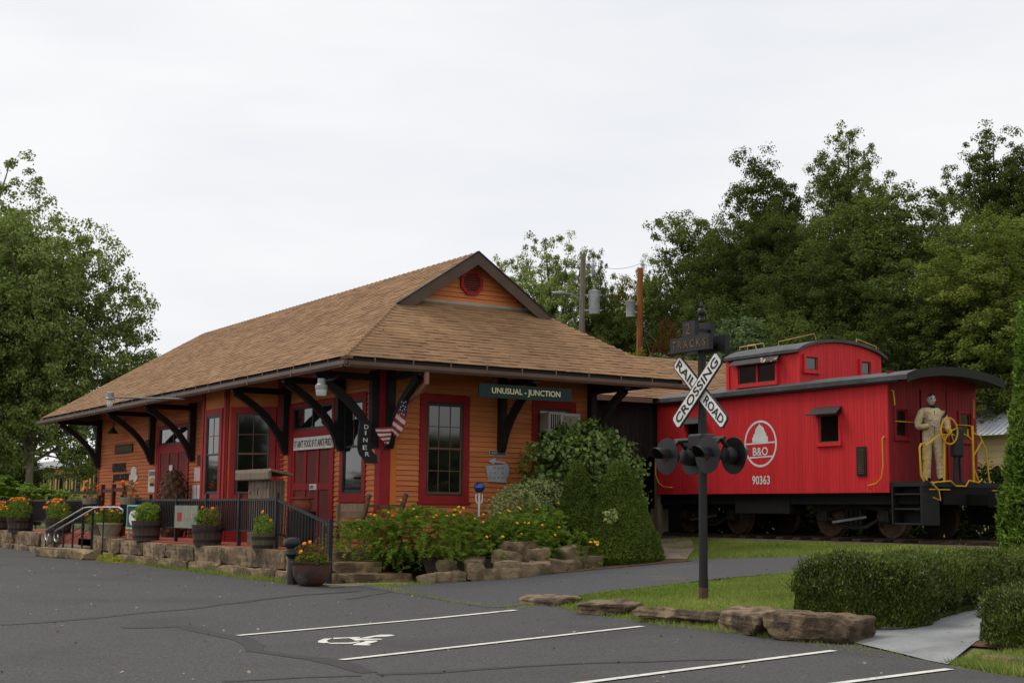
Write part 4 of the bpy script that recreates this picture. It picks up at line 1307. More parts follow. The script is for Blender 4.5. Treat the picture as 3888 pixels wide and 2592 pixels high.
for ch, q in zip('DINER', ((449, 535), (454, 572), (445, 617), (443, 664), (458, 704))):
    a, b = dsy(*q)
    text('lettering', ch, (-25.449, a, b), (0, 1, 0), (0, 0, 1), 0.03 if ch == 'I' else 0.095, 0.088, M['sign_white'], s, 0.004, bold=0.01)
MB().box(-25.485, -25.465, 12.55, 12.85, 2.93, 2.95).build('bracket_rod', M['iron'], s)
s = sign('street_plate', 'small black plate lettered Fredericktown OH on the end wall', base=(-25.55, 15.62, 2.69))
MB().box(WX1+0.03, WX1+0.045, 15.42, 15.83, 2.68, 2.79).build('plate', M['sign_white'], s)
MB().box(WX1+0.045, WX1+0.048, 15.43, 15.82, 2.69, 2.78).build('plate_field', M['letter_black'], s)
text('lettering', 'FREDERICKTOWN OH', (WX1+0.0485, 15.45, 2.71), (0, 1, 0), (0, 0, 1), 0.35, 0.05, M['sign_white'], s, 0.002)
s = sign('mug_sign', 'silver mug-shaped sign with an arrow on the orange end wall', base=(-25.55, 15.6, 2.12))
def mg(cx, cy): return (15.32+(cx-1130)/225*0.60, 2.63-(cy-960)/262*0.52)
MB().prism([mg(*q) for q in ((1130, 1050), (1210, 1038), (1300, 1028), (1330, 1020), (1354, 1080), (1345, 1150), (1325, 1185), (1328, 1222), (1152, 1216), (1158, 1190))], (WX1+0.03, 0, 0), (0, 1, 0), (0, 0, 1), (0.03, 0, 0)).build('mug', M['silver_sign'], s)
MB().prism([mg(*q) for q in ((1157, 995), (1222, 960), (1222, 990), (1300, 998), (1332, 1022), (1318, 1030), (1290, 1016), (1212, 1012), (1206, 1034))], (WX1+0.031, 0, 0), (0, 1, 0), (0, 0, 1), (0.03, 0, 0)).build('arrow', M['silver_sign'], s)
for j in range(3):
    for i in range(4):
        if (i+j*2) % 5 == 4: continue
        a, b = mg(1165+i*38, 1185-j*52)
        for k in range(3):
            MB().box(WX1+0.06, WX1+0.063, a+k*0.02, a+k*0.02+0.008, b+0.004*(k % 2), b+0.045).build('print_stroke', M['grey_board'], s)
# left wall signs
s = sign('wall_letters', 'black letters spelling Unusual Junction on the orange side wall', base=(-43.6, 12.8, 2.25))
text('lettering', 'UNUSUAL', (-44.38, WY0-0.035, 2.60), (1, 0, 0), (0, 0, 1), 1.45, 0.28, M['letter_black'], s, 0.02, bold=0.03)
text('lettering', 'JUNCTION', (-44.30, WY0-0.035, 2.27), (1, 0, 0), (0, 0, 1), 1.6, 0.27, M['letter_black'], s, 0.02, bold=0.03)
s = sign('wall_plaque', 'dark green plaque high on the left side wall', base=(-43.3, 12.8, 3.17))
MB().box(-44.2, -42.36, WY0-0.06, WY0-0.025, 3.17, 3.45).build('plaque', M['green_plate'], s)
MB().box(-44.1, -42.46, WY0-0.064, WY0-0.06, 3.23, 3.39).build('worn_panel', M['tub_wood'], s)
s = sign('cutout_sign', 'white ice-cream-shaped cut-out on the left side wall', base=(-42.3, 12.8, 2.1))
def ov(cx, cz, rx, rz, n=14): return [(cx+rx*math.cos(2*math.pi*i/n), cz+rz*math.sin(2*math.pi*i/n)) for i in range(n)]
MB().prism(ov(-42.15, 2.57, 0.28, 0.17), (0, WY0-0.05, 0), (1, 0, 0), (0, 0, 1), (0, 0.02, 0)).build('scoop', M['sign_white'], s)
MB().prism(ov(-42.15, 2.40, 0.42, 0.14), (0, WY0-0.052, 0), (1, 0, 0), (0, 0, 1), (0, 0.02, 0)).build('scoop', M['sign_white'], s)
MB().prism([(-42.2, 2.28), (-41.98, 2.28), (-42.05, 2.14), (-42.12, 2.12)], (0, WY0-0.054, 0), (1, 0, 0), (0, 0, 1), (0, 0.02, 0)).build('tip', M['sign_white'], s)
MB().prism([(-42.5, 2.24), (-42.28, 2.28), (-42.4, 2.08), (-42.55, 2.06)], (0, WY0-0.05, 0), (1, 0, 0), (0, 0, 1), (0, 0.02, 0)).build('tip', M['sign_white'], s)
s = sign('food_poster', 'white poster with a brown bun picture left of the left door', 'poster', base=(-40.3, 12.8, 1.95))
MB().box(-40.66, -39.9, WY0-0.05, WY0-0.03, 1.95, 2.60).build('sheet', M['sign_white'], s)
MB().box(-40.6, -39.96, WY0-0.053, WY0-0.05, 2.42, 2.56).build('print', M['grey_board'], s)
MB().prism(ov(-40.28, 2.28, 0.26, 0.10), (0, WY0-0.056, 0), (1, 0, 0), (0, 0, 1), (0, 0.004, 0)).build('print', M['pale_yellow'], s)
MB().prism(ov(-40.28, 2.17, 0.24, 0.05), (0, WY0-0.058, 0), (1, 0, 0), (0, 0, 1), (0, 0.004, 0)).build('print', M['fibre_brown'], s)
s = sign('pink_notice', 'pink notice right of the left door', 'notice', base=(-36.5, 12.8, 2.22))
MB().box(-36.68, -36.14, WY0-0.05, WY0-0.035, 2.22, 2.58).build('sheet', M['pink_paper'], s)
for i, x in enumerate((-36.78, -36.42)):
    s = sign('paper_notice', ('left' if i == 0 else 'right') + ' white paper notice below the pink one', 'notice', base=(x+.15, 12.8, 1.72), group='paper notices')
    MB().box(x, x+0.3, WY0-0.05, WY0-0.035, 1.72, 2.12).build('sheet', M['paper'], s)
s = sign('small_plaque', 'small brown plaque by the bay window left corner', base=(-36.3, 12.8, 2.65))
MB().box(-36.45, -36.14, WY0-0.06, WY0-0.03, 2.65, 2.92).build('plaque', M['fibre_brown'], s)

# lamps
l = thing('yard_lamp', (-24.82, 11.15, 3.7), 'grey yard lamp hanging under the eave corner beside the right door', 'lamp')
MB().lathe([(0.05, 0.30), (0.075, 0.30), (0.08, 0.20), (0.12, 0.17), (0.125, 0.10), (0.115, 0.09)], (-24.82, 11.15, 3.72), 16).build('housing', M['lamp_grey'], l, smooth=True)
MB().lathe([(0.112, 0.09), (0.10, -0.03), (0.09, -0.04)], (-24.82, 11.15, 3.72), 16).build('refractor', M['lamp_glass'], l, smooth=True)
MB().tube([(-24.82, 11.2, 3.97), (-24.75, 11.35, 4.0), (-24.75, 11.5, 4.1)], 0.02).build('arm', M['iron'], l)
l = thing('arm_lamp', (-33.75, 9.65, 4.0), 'grey lamp with clear globe on a long arm from the left eave', 'lamp')
MB().tube([(-33.4, 11.35, 4.17), (-33.75, 9.65, 4.15)], 0.022).build('arm', M['lamp_grey'], l, smooth=True)
MB().lathe([(0.05, 0.16), (0.09, 0.14), (0.095, 0.02), (0.12, 0.0), (0.12, -0.02)], (-33.75, 9.6, 4.12), 14).build('housing', M['lamp_grey'], l, smooth=True)
MB().lathe([(0.05, 0.0), (0.072, -0.06), (0.075, -0.12), (0.06, -0.18), (0.03, -0.21)], (-33.75, 9.6, 4.10), 14).build('globe', M['lamp_glass'], l, smooth=True)
for x, lab in ((-40.0, 'black floodlight beside the bracket left of the left door'), (-27.75, 'black floodlight beside the bracket by the right door')):
    l = thing('floodlight', (x, 12.6, 3.3), lab, 'lamp', 'floodlights on the brackets')
    MB().lathe([(0.05, 0.0), (0.08, 0.03), (0.085, 0.16), (0.06, 0.24)], (x+0.1, 12.55, 3.36), 12, axis=(0.8, -0.5, 0.1)).build('head', M['iron'], l, smooth=True)
    MB().tube([(x-0.12, 12.66, 3.36), (x+0.1, 12.56, 3.37)], 0.025).build('mount', M['iron'], l)
l = thing('gooseneck_lamp', (-43.2, 12.6, 3.9), 'dark green gooseneck wall lamp under the left eave', 'lamp')
MB().lathe([(0.03, 0.2), (0.05, 0.15), (0.18, 0.0), (0.17, 0.0)], (-43.3, 12.45, 3.78), 14).build('shade', M['green_plate'], l, smooth=True)
MB().tube([(-43.3, 12.45, 3.98), (-43.3, 12.5, 4.15), (-43.3, 12.85, 4.2)], 0.018).build('arm', M['iron'], l)

# flag
def fp(cx, cy, b=0.0):
    return Vector((-24.80+(cx-727)*0.0026+b*0.75, 12.98+(cx-727)*0.00204-b*0.6, 3.94-(cy-282)*0.0032))
flag = thing('american_flag', fp(577, 690), 'furled stars and stripes flag hanging on a pole at the depot corner', 'flag')
MB().tube([fp(748, 275), fp(740, 300), fp(652, 520), fp(575, 692)], 0.013).build('pole', M['iron'], flag)
def sheet(Le, Re, n, split):
    """cloth strip between two edge curves, banded along its length"""
    def at(P, t):
        t *= len(P)-1
        k = min(int(t), len(P)-2)
        return (P[k][0]+(P[k+1][0]-P[k][0])*(t-k), P[k][1]+(P[k+1][1]-P[k][1])*(t-k))
    for i, (t0, t1, mname, nm) in enumerate(split):
        vs, fs = [], []
        for a in range(5):
            t = t0+(t1-t0)*a/4
            for b in range(9):
                u = b/8
                sk = t+(u-0.5)*0.10
                sk = min(max(sk, 0), 1)
                l_, r_ = at(Le, sk), at(Re, sk)
                vs.append(fp(l_[0]+(r_[0]-l_[0])*u, l_[1]+(r_[1]-l_[1])*u, 0.03+0.035*math.sin(u*9+t*3)))
        for a in range(4):
            for b in range(8):
                fs.append((a*9+b, a*9+b+1, a*9+b+10, a*9+b+9))
        MB().add(vs, fs).build(nm, M[mname], flag, smooth=True)
bands = [(0.0, 0.34, 'flag_blue', 'canton')]
for i in range(7):
    a = 0.34+i*0.66/7
    bands.append((a, a+0.66/7, 'flag_white' if i % 2 else 'flag_red', 'white_stripe' if i % 2 else 'red_stripe'))
sheet([(722, 340), (700, 390), (672, 450), (650, 500), (640, 545), (648, 570)], [(732, 345), (742, 400), (736, 470), (722, 520), (700, 565), (668, 592)], 9, bands)
bands = []
for i in range(8):
    bands.append((i/8, (i+1)/8, 'flag_white' if i % 2 else 'flag_red', 'white_stripe' if i % 2 else 'red_stripe'))
sheet([(528, 535), (540, 560), (560, 590), (585, 615), (604, 636)], [(642, 522), (640, 548), (636, 575), (630, 600), (624, 630)], 9, bands)
st_m = MB().add([(0.02*math.cos(R(90+36*i))*(1 if i % 2 == 0 else .42), 0, 0.02*math.sin(R(90+36*i))*(1 if i % 2 == 0 else .42)) for i in range(10)], [tuple(range(10))]).mesh('star')
st_m.materials.append(M['flag_white'])
for i in range(12):
    a = fp(700+ (i % 3)*14 + (i//3)*-4+6, 372+(i//3)*24+(i % 2)*8, 0.075)
    inst('star', st_m, flag, a, rot=(0, 0, R(50)))

# ------------------------------------------------------------------ the caboose
CY, CX0, CX1, CZ0, CZ1, CYF = 22.0, -28.2, -20.44, 1.96, 4.24, 24.8
cab = thing('caboose', (-24.3, 23.4, 1.0), 'bright red wooden caboose lettered B&O 90363 with cupola', 'railway car')
body = MB().box(CX0, CX1-0.03, CY+0.03, CYF-0.03, CZ0, CZ1+0.1).build('body', M['red_shaded'], cab)
bd = MB().add([(-.5, 0.03, 0), (.5, 0.03, 0), (.5, 0.03, 1), (-.5, 0.03, 1), (-.5, 0.006, 0), (-.42, 0, 0), (.42, 0, 0), (.5, 0.006, 0), (-.5, 0.006, 1), (-.42, 0, 1), (.42, 0, 1), (.5, 0.006, 1)],
              [(0, 3, 2, 1), (4, 5, 9, 8), (5, 6, 10, 9), (6, 7, 11, 10), (0, 4, 8, 3), (1, 2, 11, 7), (0, 1, 7, 6, 5, 4), (3, 8, 9, 10, 11, 2)]).mesh('board')
bd.materials.append(M['red_boards'])
bd2 = bd.copy(); bd2.materials.clear(); bd2.materials.append(M['red_shaded'])
def boards(lo, hi, wd, z0, z1, openings, place, me, parent):
    n = int(round((hi-lo)/wd))
    w_ = (hi-lo)/n
    for i in range(n):
        c = lo+(i+0.5)*w_
        segs = [(z0, z1)]
        for a, b, q0, q1 in openings:
            if a < c < b:
                segs = [(z0, q0), (q1, z1)]
        for s_, e in segs:
            place(me, parent, c, s_, w_*0.985, e-s_)
pl_side = lambda me, p, c, z, w_, h: inst('board', me, p, (c, CY, z), (w_, 1, h))
pl_end = lambda me, p, c, z, w_, h: inst('board', me, p, (CX1, c, z), (w_, 1, h), (0, 0, R(90)))
boards(CX0, CX1, 0.094, CZ0, CZ1, [(-22.42, -21.82, 3.05, 3.66), (-27.0, -26.4, 3.05, 3.7)], pl_side, bd, body)
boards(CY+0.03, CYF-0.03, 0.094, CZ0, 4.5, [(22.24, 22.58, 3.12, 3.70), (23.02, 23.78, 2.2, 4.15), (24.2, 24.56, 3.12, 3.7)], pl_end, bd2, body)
def cab_window(parent, O, U, N, w_, h, fr=0.06, mull=0, m='red_boards'):
    lb = frame_fn(O, U, N)
    mb = MB()
    lb(mb, -fr, 0, -fr, h+fr, -0.03, 0.03); lb(mb, w_, w_+fr, -fr, h+fr, -0.03, 0.03)
    lb(mb, 0, w_, h, h+fr, -0.03, 0.03); lb(mb, -fr*1.3, w_+fr*1.3, -fr*1.3, 0, -0.03, 0.05)
    if mull:
        lb(mb, w_/2-0.02, w_/2+0.02, 0, h, -0.02, 0.01)
    win = mb.build('window', M[m], parent)
    p = MB()
    lb(p, 0.0, w_, 0.0, h, -0.027, -0.023)
    p.build('pane', M['glass'], win)
    f = MB()
    lb(f, 0, 0.03, 0, h, -0.0225, -0.004); lb(f, w_-0.03, w_, 0, h, -0.0225, -0.004); lb(f, 0.03, w_-0.03, 0, 0.03, -0.0225, -0.004); lb(f, 0.03, w_-0.03, h-0.03, h, -0.0225, -0.004)
    f.build('sash', M['muntin'] if m == 'red_boards' else M['red_shaded'], win)
    return win
w1 = cab_window(body, (-22.42, CY, 3.05), (1, 0, 0), YN, 0.60, 0.61)
w2 = cab_window(body, (-27.0, CY, 3.05), (1, 0, 0), YN, 0.60, 0.65)
for x0, x1, wn_ in ((-22.55, -21.72, w1), (-27.12, -26.28, w2)):
    z = 3.70
    MB().add([(x0-0.05, CY-0.24, z-0.03), (x1+0.05, CY-0.24, z-0.03), (x1-0.02, CY, z+0.14), (x0+0.02, CY, z+0.14), (x0-0.05, CY-0.24, z-0.05), (x1+0.05, CY-0.24, z-0.05), (x1-0.02, CY, z-0.03), (x0+0.02, CY, z-0.03)],
             [(0, 1, 2, 3), (4, 7, 6, 5), (0, 4, 5, 1), (1, 5, 6, 2), (3, 2, 6, 7), (0, 3, 7, 4)]).build('awning', M['car_black'], wn_)
cab_window(body, (CX1, 22.24, 3.12), (0, 1, 0), XN, 0.34, 0.58, m='red_shaded')
cab_window(body, (CX1, 24.22, 3.12), (0, 1, 0), XN, 0.34, 0.58, m='red_shaded')
dr = MB().box(CX1-0.02, CX1+0.01, 23.02, 23.78, 2.2, 4.15).build('end_door', M['red_shaded'], cab)
MB().box(CX1+0.011, CX1+0.02, 23.2, 23.6, 3.1, 3.85).build('pane', M['glass'], dr)
vt = MB().box(-21.31, -21.04, CY-0.03, CY-0.002, 2.31, 2.93).build('vent', M['car_black'], cab)
for i in range(13):
    MB().box(-21.26, -21.09, CY-0.042, CY-0.031, 2.36+i*0.041, 2.38+i*0.041).build('louver', M['wheel_rust'], vt)
# logo and number
lg = Vector((-24.33, CY-0.004, 3.105))
def lp(cx, cy): return ((cx-762)/110*0.545, -(cy-755)/156*0.535)
mb = MB()
n = 40
for i in range(n):
    a, b = 2*math.pi*i/n, 2*math.pi*(i+1)/n
    mb.add([lg+Vector((math.cos(t)*r_*1.02, 0, math.sin(t)*r_)) for t in (a, b) for r_ in (0.49, 0.54)], [(0, 1, 3, 2)])
mb.prism([(-0.50, -0.015), (0.50, 0.005), (0.50, 0.04), (-0.50, 0.02)], lg, (1, 0, 0), (0, 0, 1), (0, 0.002, 0))
mb.prism([(-0.37, -0.335), (0.39, -0.315), (0.39, -0.28), (-0.41, -0.30)], lg, (1, 0, 0), (0, 0, 1), (0, 0.002, 0))
mb.prism([lp(*q) for q in ((757, 618), (762, 630), (770, 634), (785, 650), (795, 680), (803, 690), (803, 705), (813, 708), (815, 745), (708, 750), (706, 712), (714, 708), (715, 692), (724, 685), (730, 655), (745, 636), (752, 630))], lg, (1, 0, 0), (0, 0, 1), (0, 0.002, 0))
emb = mb.build('round_emblem', M['logo_white'], cab)
text('lettering', 'B&O', (lg.x-0.255, CY-0.006, lg.z-0.275), (1, 0, 0), (0, 0, 1), 0.51, 0.195, M['logo_white'], emb, 0.002, bold=0.015)
text('lettering', '90363', (-24.62, CY-0.006, 2.165), (1, 0, 0), (0, 0, 1), 0.60, 0.205, M['logo_white'], emb, 0.002, bold=0.02)

def arch(x0, x1, y0, y1, z, rise, th, n=14, sag=0.0, wob=0.0):
    mb = MB()
    xs = [x0+(x1-x0)*i/12 for i in range(13)]
    vs, fs = [], []
    for x in xs:
        for j in range(n+1):
            t = j/n
            y = y0+(y1-y0)*t
            zz = z+rise*(1-(2*t-1)**2)**0.75 + wob*mnoise.noise(Vector((x*2.1, y*2.1, 0)))
            vs.append((x, y, zz))
    k = len(vs)
    for x in xs:
        for j in range(n+1):
            t = j/n
            y = y0+(y1-y0)*t
            vs.append((x, y, z-th+(rise)*(1-(2*t-1)**2)**0.75))
    m_ = n+1
    for i in range(12):
        for j in range(n):
            a = i*m_+j
            fs.append((a, a+1, a+m_+1, a+m_))
            fs.append((k+a, k+a+m_, k+a+m_+1, k+a+1))
        fs.append((i*m_, (i+1)*m_, k+(i+1)*m_, k+i*m_))
        fs.append((i*m_+n, k+i*m_+n, k+(i+1)*m_+n, (i+1)*m_+n))
    for i in (0, 12):
        for j in range(n):
            a = i*m_+j
            fs.append((a, k+a, k+a+1, a+1) if i == 0 else (a, a+1, k+a+1, k+a))
    return mb.add(vs, fs)
crf = arch(-28.35, -19.74, 21.84, 24.86, 4.36, 0.21, 0.10, wob=0.015).build('roof', M['roof_tar'], cab, smooth=True)
MB().box(-28.35, -20.0, 21.86, 21.95, 4.225, 4.345).build('roof_edge', M['car_black'], crf)
vs = []
mb = MB()
for i in range(14):
    t0, t1 = i/14, (i+1)/14
    f = lambda t: 4.25+0.21*(1-(2*t-1)**2)**0.75
    y0, y1 = 21.84+3.02*t0, 21.84+3.02*t1
    mb.add([(-19.73, y0, f(t0)-0.06), (-19.73, y1, f(t1)-0.06), (-19.73, y1, f(t1)+0.125), (-19.73, y0, f(t0)+0.125), (-19.77, y0, f(t0)-0.06), (-19.77, y1, f(t1)-0.06)], [(0, 1, 2, 3), (0, 4, 5, 1)])
mb.build('roof_end', M['car_black'], crf)
# cupola
cz0, cz1 = 4.36, 5.14
cup = MB().box(-25.50, -23.13, 22.10, 24.70, cz0-0.1, cz1+0.02).build('cupola', M['red_boards'], cab)
for i in range(26):
    inst('board', bd, cup, (-25.50+0.0455+i*0.0912, 22.07, cz0-0.02), (0.09, 1, cz1-cz0-0.02))
for i in range(28):
    c = 22.07+0.047+i*0.0941
    t = (c-21.98)/2.84
    h = 0.30*(1-(2*t-1)**2)**0.75
    inst('board', bd, cup, (-23.10, c, cz0-0.1), (0.0925, 1, cz1-cz0+0.08+h), (0, 0, R(90)))
MB().box(-25.56, -25.46, 22.04, 22.10, cz0-0.02, cz1).build('corner_post', M['red_boards'], cup)
MB().box(-23.14, -23.06, 22.045, 22.075, cz0+0.0, cz1).build('corner_post', M['red_boards'], cup)
cw = cab_window(cup, (-25.10, 22.035, 4.52), (1, 0, 0), YN, 1.28, 0.46, mull=1)
z = 5.06
MB().add([(-25.3, 21.86, z-0.08), (-23.6, 21.86, z-0.08), (-23.72, 22.06, z+0.1), (-25.18, 22.06, z+0.1), (-25.3, 21.86, z-0.1), (-23.6, 21.86, z-0.1), (-23.72, 22.06, z-0.03), (-25.18, 22.06, z-0.03)],
         [(0, 1, 2, 3), (4, 7, 6, 5), (0, 4, 5, 1), (1, 5, 6, 2), (3, 2, 6, 7), (0, 3, 7, 4)]).build('awning', M['peeling'], cw)
cab_window(cup, (-23.07, 22.24, 4.74), (0, 1, 0), XN, 0.36, 0.30)
cab_window(cup, (-23.07, 24.0, 4.74), (0, 1, 0), XN, 0.30, 0.30)
arch(-25.58, -23.02, 21.98, 24.82, 5.20, 0.30, 0.07, wob=0.012).build('cupola_roof', M['roof_tar'], cup, smooth=True)
def bar(pts, r=0.014, m='yellow', name='grab_iron', parent=cab, n=6):
    return MB().tube(pts, r, n).build(name, M[m], parent, smooth=True)
bar([(-25.3, 22.25, 5.38), (-25.3, 22.25, 5.46), (-24.75, 22.25, 5.46), (-24.7, 22.25, 5.36)], 0.011, 'pale_yellow', 'roof_rail', cup)
bar([(-25.3, 22.5, 5.42), (-25.3, 22.5, 5.52), (-24.75, 22.5, 5.52), (-24.7, 22.5, 5.42)], 0.011, 'pale_yellow', 'roof_rail', cup)
bar([(-24.0, 22.3, 5.37), (-24.0, 22.3, 5.47), (-23.3, 22.75, 5.62), (-23.27, 22.78, 5.48)], 0.013, 'pale_yellow', 'roof_rail', cup)
bar([(-23.2, 24.0, 5.44), (-23.2, 24.0, 5.58), (-23.2, 24.65, 5.44), (-23.2, 24.66, 5.3)], 0.013, 'pale_yellow', 'roof_rail', cup)
bar([(-20.98, CY-0.01, 2.10), (-20.95, CY-0.07, 2.10), (-20.72, CY-0.07, 2.15), (-20.58, CY-0.07, 2.27), (-20.53, CY-0.07, 2.5), (-20.53, CY-0.07, 3.08), (-20.53, CY-0.01, 3.12)])
bar([(-28.15, CY-0.01, 2.95), (-28.17, CY-0.07, 2.9), (-28.17, CY-0.07, 2.45), (-28.05, CY-0.07, 2.25), (-27.85, CY-0.07, 2.15), (-27.6, CY-0.07, 2.13), (-27.57, CY-0.01, 2.13)])
bar([(CX1+0.01, 22.12, 4.08), (CX1+0.06, 22.13, 4.08), (CX1+0.06, 22.17, 3.78), (CX1+0.01, 22.17, 3.78)])
bar([(CX1+0.05, 22.18, 3.44), (CX1+0.05, 22.72, 3.44)], 0.012)
bar([(CX1+0.05, 24.0, 3.44), (CX1+0.05, 24.5, 3.44)], 0.012)
bar([(CX1+0.01, 24.62, 4.0), (CX1+0.06, 24.62, 4.0), (CX1+0.06, 24.6, 3.6), (CX1+0.01, 24.6, 3.6)])
# underframe, platform, steps
MB().box(CX0, -19.75, CY+0.12, CYF-0.12, 1.72, CZ0-0.005).build('underframe', M['under'], cab)
MB().box(-25.35, -23.5, CY+0.1, CY+0.6, 1.50, 1.94).build('tool_box', M['under'], cab, bevel=0.01)
MB().box(CX1+0.005, -19.52, CY+0.02, CYF-0.02, 2.08, 2.18).build('platform', M['car_black'], cab)
MB().box(-19.74, -19.5, CY+0.55, CYF-0.55, 1.72, 2.075).build('end_sill', M['under'], cab)
MB().box(-19.5, -18.95, 23.28, 23.52, 1.7, 1.95).box(-18.95, -18.75, 23.22, 23.58, 1.66, 2.0).build('coupler', M['under'], cab, bevel=0.02)
for sy in (0, 1):
    y0, y1 = (CY-0.02, CY+0.5) if sy == 0 else (CYF-0.5, CYF+0.02)
    stp = MB().box(-20.36, -20.32, y0, y1, 1.3, 2.075).build('steps', M['car_black'], cab)
    MB().box(-19.6, -19.56, y0, y1, 1.3, 2.075).build('stringer', M['car_black'], stp)
    for i, z in enumerate((1.93, 1.63, 1.33)):
        q0, q1 = (y0+0.02+i*-0.0, y0+0.3) if sy == 0 else (y1-0.3, y1-0.02)
        MB().box(-20.32, -19.6, q0, q1, z-0.02, z+0.01).build('tread', M['truck_iron'], stp)
        r0 = q1 if sy == 0 else q0-0.02
        MB().box(-20.32, -19.6, r0, r0+0.02, z+0.0, z+0.26).build('riser', M['car_black'], stp)
PXE = -19.56
bar([(PXE, 22.06, 2.18), (PXE, 21.98, 2.3), (PXE, 21.96, 2.85), (PXE, 22.0, 2.93), (PXE, 22.1, 2.94), (PXE, 22.14, 2.85), (PXE, 22.14, 2.2)], 0.02, name='platform_rail')
bar([(PXE, 22.14, 2.9), (PXE, 22.25, 2.96), (PXE, 22.55, 3.14), (PXE, 22.95, 3.16), (PXE, 23.05, 3.12)], 0.018, name='platform_rail')
bar([(PXE, 22.66, 2.2), (PXE, 22.70, 3.13)], 0.024, name='platform_post')
bar([(PXE, 23.56, 2.18), (PXE, 23.56, 3.28), (PXE, 23.56, 3.36)], 0.026, name='platform_post')
bar([(PXE, 23.3, 3.18), (PXE, 23.4, 3.14), (PXE, 23.42, 3.28), (PXE, 23.42, 3.14), (PXE, 23.56, 3.05)], 0.016, name='platform_rail')
bar([(PXE, 23.56, 3.22), (PXE, 23.78, 3.16), (PXE, 23.95, 2.9), (PXE, 24.05, 2.18)], 0.018, name='platform_rail')
bar([(PXE, 23.58, 2.75), (PXE, 23.85, 3.05)], 0.016, name='platform_rail')
bar([(PXE, 23.56, 2.5), (PXE, 23.72, 2.18)], 0.016, name='platform_rail')
bar([(-19.47, 22.2, 2.1), (-19.47, 22.25, 2.16), (-19.47, 22.75, 2.2), (-19.47, 22.9, 2.1), (-19.47, 23.2, 2.1), (-19.47, 23.3, 2.22), (-19.47, 23.6, 2.18), (-19.47, 23.7, 2.24)], 0.016, name='uncoupling_lever')
bar([(-19.46, 22.2, 1.86), (-19.4, 22.35, 1.8), (-19.42, 22.33, 2.0), (-19.46, 22.15, 2.17), (-19.47, 22.2, 2.17)], 0.016, name='uncoupling_lever')
bar([(-19.46, 22.1, 2.02), (-19.46, 22.7, 2.02)], 0.012, name='uncoupling_lever')
bar([(-19.46, 24.0, 2.02), (-19.46, 24.7, 2.04)], 0.012, name='uncoupling_lever')
bc = Vector((PXE+0.06, 22.78, 3.22))
bw_ = MB()
bw_.tube([bc+Vector((0, 0.25*math.cos(R(20*i)), 0.27*math.sin(R(20*i)))) for i in range(19)], 0.018, 6, cap=False)
for i in range(5):
    bw_.tube([bc+Vector((0.03, 0, 0)), bc+Vector((0, 0.25*math.cos(R(72*i+15)), 0.27*math.sin(R(72*i+15))))], 0.013, 5)
bw_.lathe([(0.05, -0.03), (0.05, 0.04)], bc, 10, axis=(1, 0, 0))
bw_.build('brake_wheel', M['yellow'], cab, smooth=True)
bs = MB().box(PXE-0.12, PXE+0.02, 22.98, 23.28, 2.7, 3.32).build('brake_stand', M['car_black'], cab, bevel=0.04)
MB().tube([(PXE-0.05, 23.05, 2.18), (PXE-0.05, 23.1, 2.8)], 0.05).tube([(PXE-0.05, 23.22, 2.18), (PXE-0.05, 23.2, 2.8)], 0.035).build('brake_stand_leg', M['car_black'], bs)
# trucks
def truck(cx):
    tr = MB()
    y = 22.42
    pts = [(-1.25, 1.62), (-0.75, 1.66), (-0.4, 1.74), (0.4, 1.74), (0.75, 1.66), (1.25, 1.62), (1.25, 1.54), (0.8, 1.56), (0.45, 1.62), (-0.45, 1.62), (-0.8, 1.56), (-1.25, 1.54)]
    tr.prism([(cx+a, b) for a, b in pts], (0, y, 0), (1, 0, 0), (0, 0, 1), (0, 0.09, 0))
    tr.prism([(cx-1.1, 1.55), (cx-0.35, 1.2), (cx+0.35, 1.2), (cx+1.1, 1.55), (cx+1.0, 1.55), (cx+0.32, 1.27), (cx-0.32, 1.27), (cx-1.0, 1.55)], (0, y, 0), (1, 0, 0), (0, 0, 1), (0, 0.09, 0))
    t = tr.build('truck', M['truck_iron'], cab)
    MB().box(cx-0.24, cx+0.24, y-0.03, y+0.12, 1.28, 1.62).build('bolster', M['truck_iron'], t, bevel=0.02)
    for i in range(3):
        MB().lathe([(0.055, 0), (0.055, 0.32)], (cx-0.14+i*0.14, y-0.04, 1.3), 8).build('spring', M['under'], t)
    for s_ in (-0.9, 0.9):
        MB().box(cx+s_-0.13, cx+s_+0.13, y-0.06, y+0.1, 1.33, 1.6).build('journal_box', M['truck_iron'], t, bevel=0.03)
        MB().box(cx+s_-0.08, cx+s_+0.08, y-0.085, y-0.055, 1.36, 1.54).build('journal_lid', M['galv'] if False else M['truck_iron'], t, bevel=0.015)
        for yy in (22.62, 24.10):
            sgn = 1 if yy < 23 else -1
            MB().lathe([(0.08, 0), (0.12, 0.0), (0.14, 0.03), (0.34, 0.055), (0.36, 0.0), (0.42, 0.0), (0.425, 0.11), (0.45, 0.12), (0.45, 0.15), (0.1, 0.15)], (cx+s_, yy if sgn > 0 else yy+0.15, 1.43), 28, axis=(0, sgn, 0)).build('wheel', M['wheel_rust'], t, smooth=True)
        MB().tube([(cx+s_, 22.5, 1.43), (cx+s_, 24.3, 1.43)], 0.08).build('axle', M['truck_iron'], t)
    MB().beam((cx-0.55, y-0.08, 1.33), (cx+0.45, y-0.08, 1.45), 0.03, 0.05).build('brake_rod', M['wheel_rust'] if cx < -25 else M['lamp_grey'], t)
    return t
truck(-21.86)
truck(-26.75)

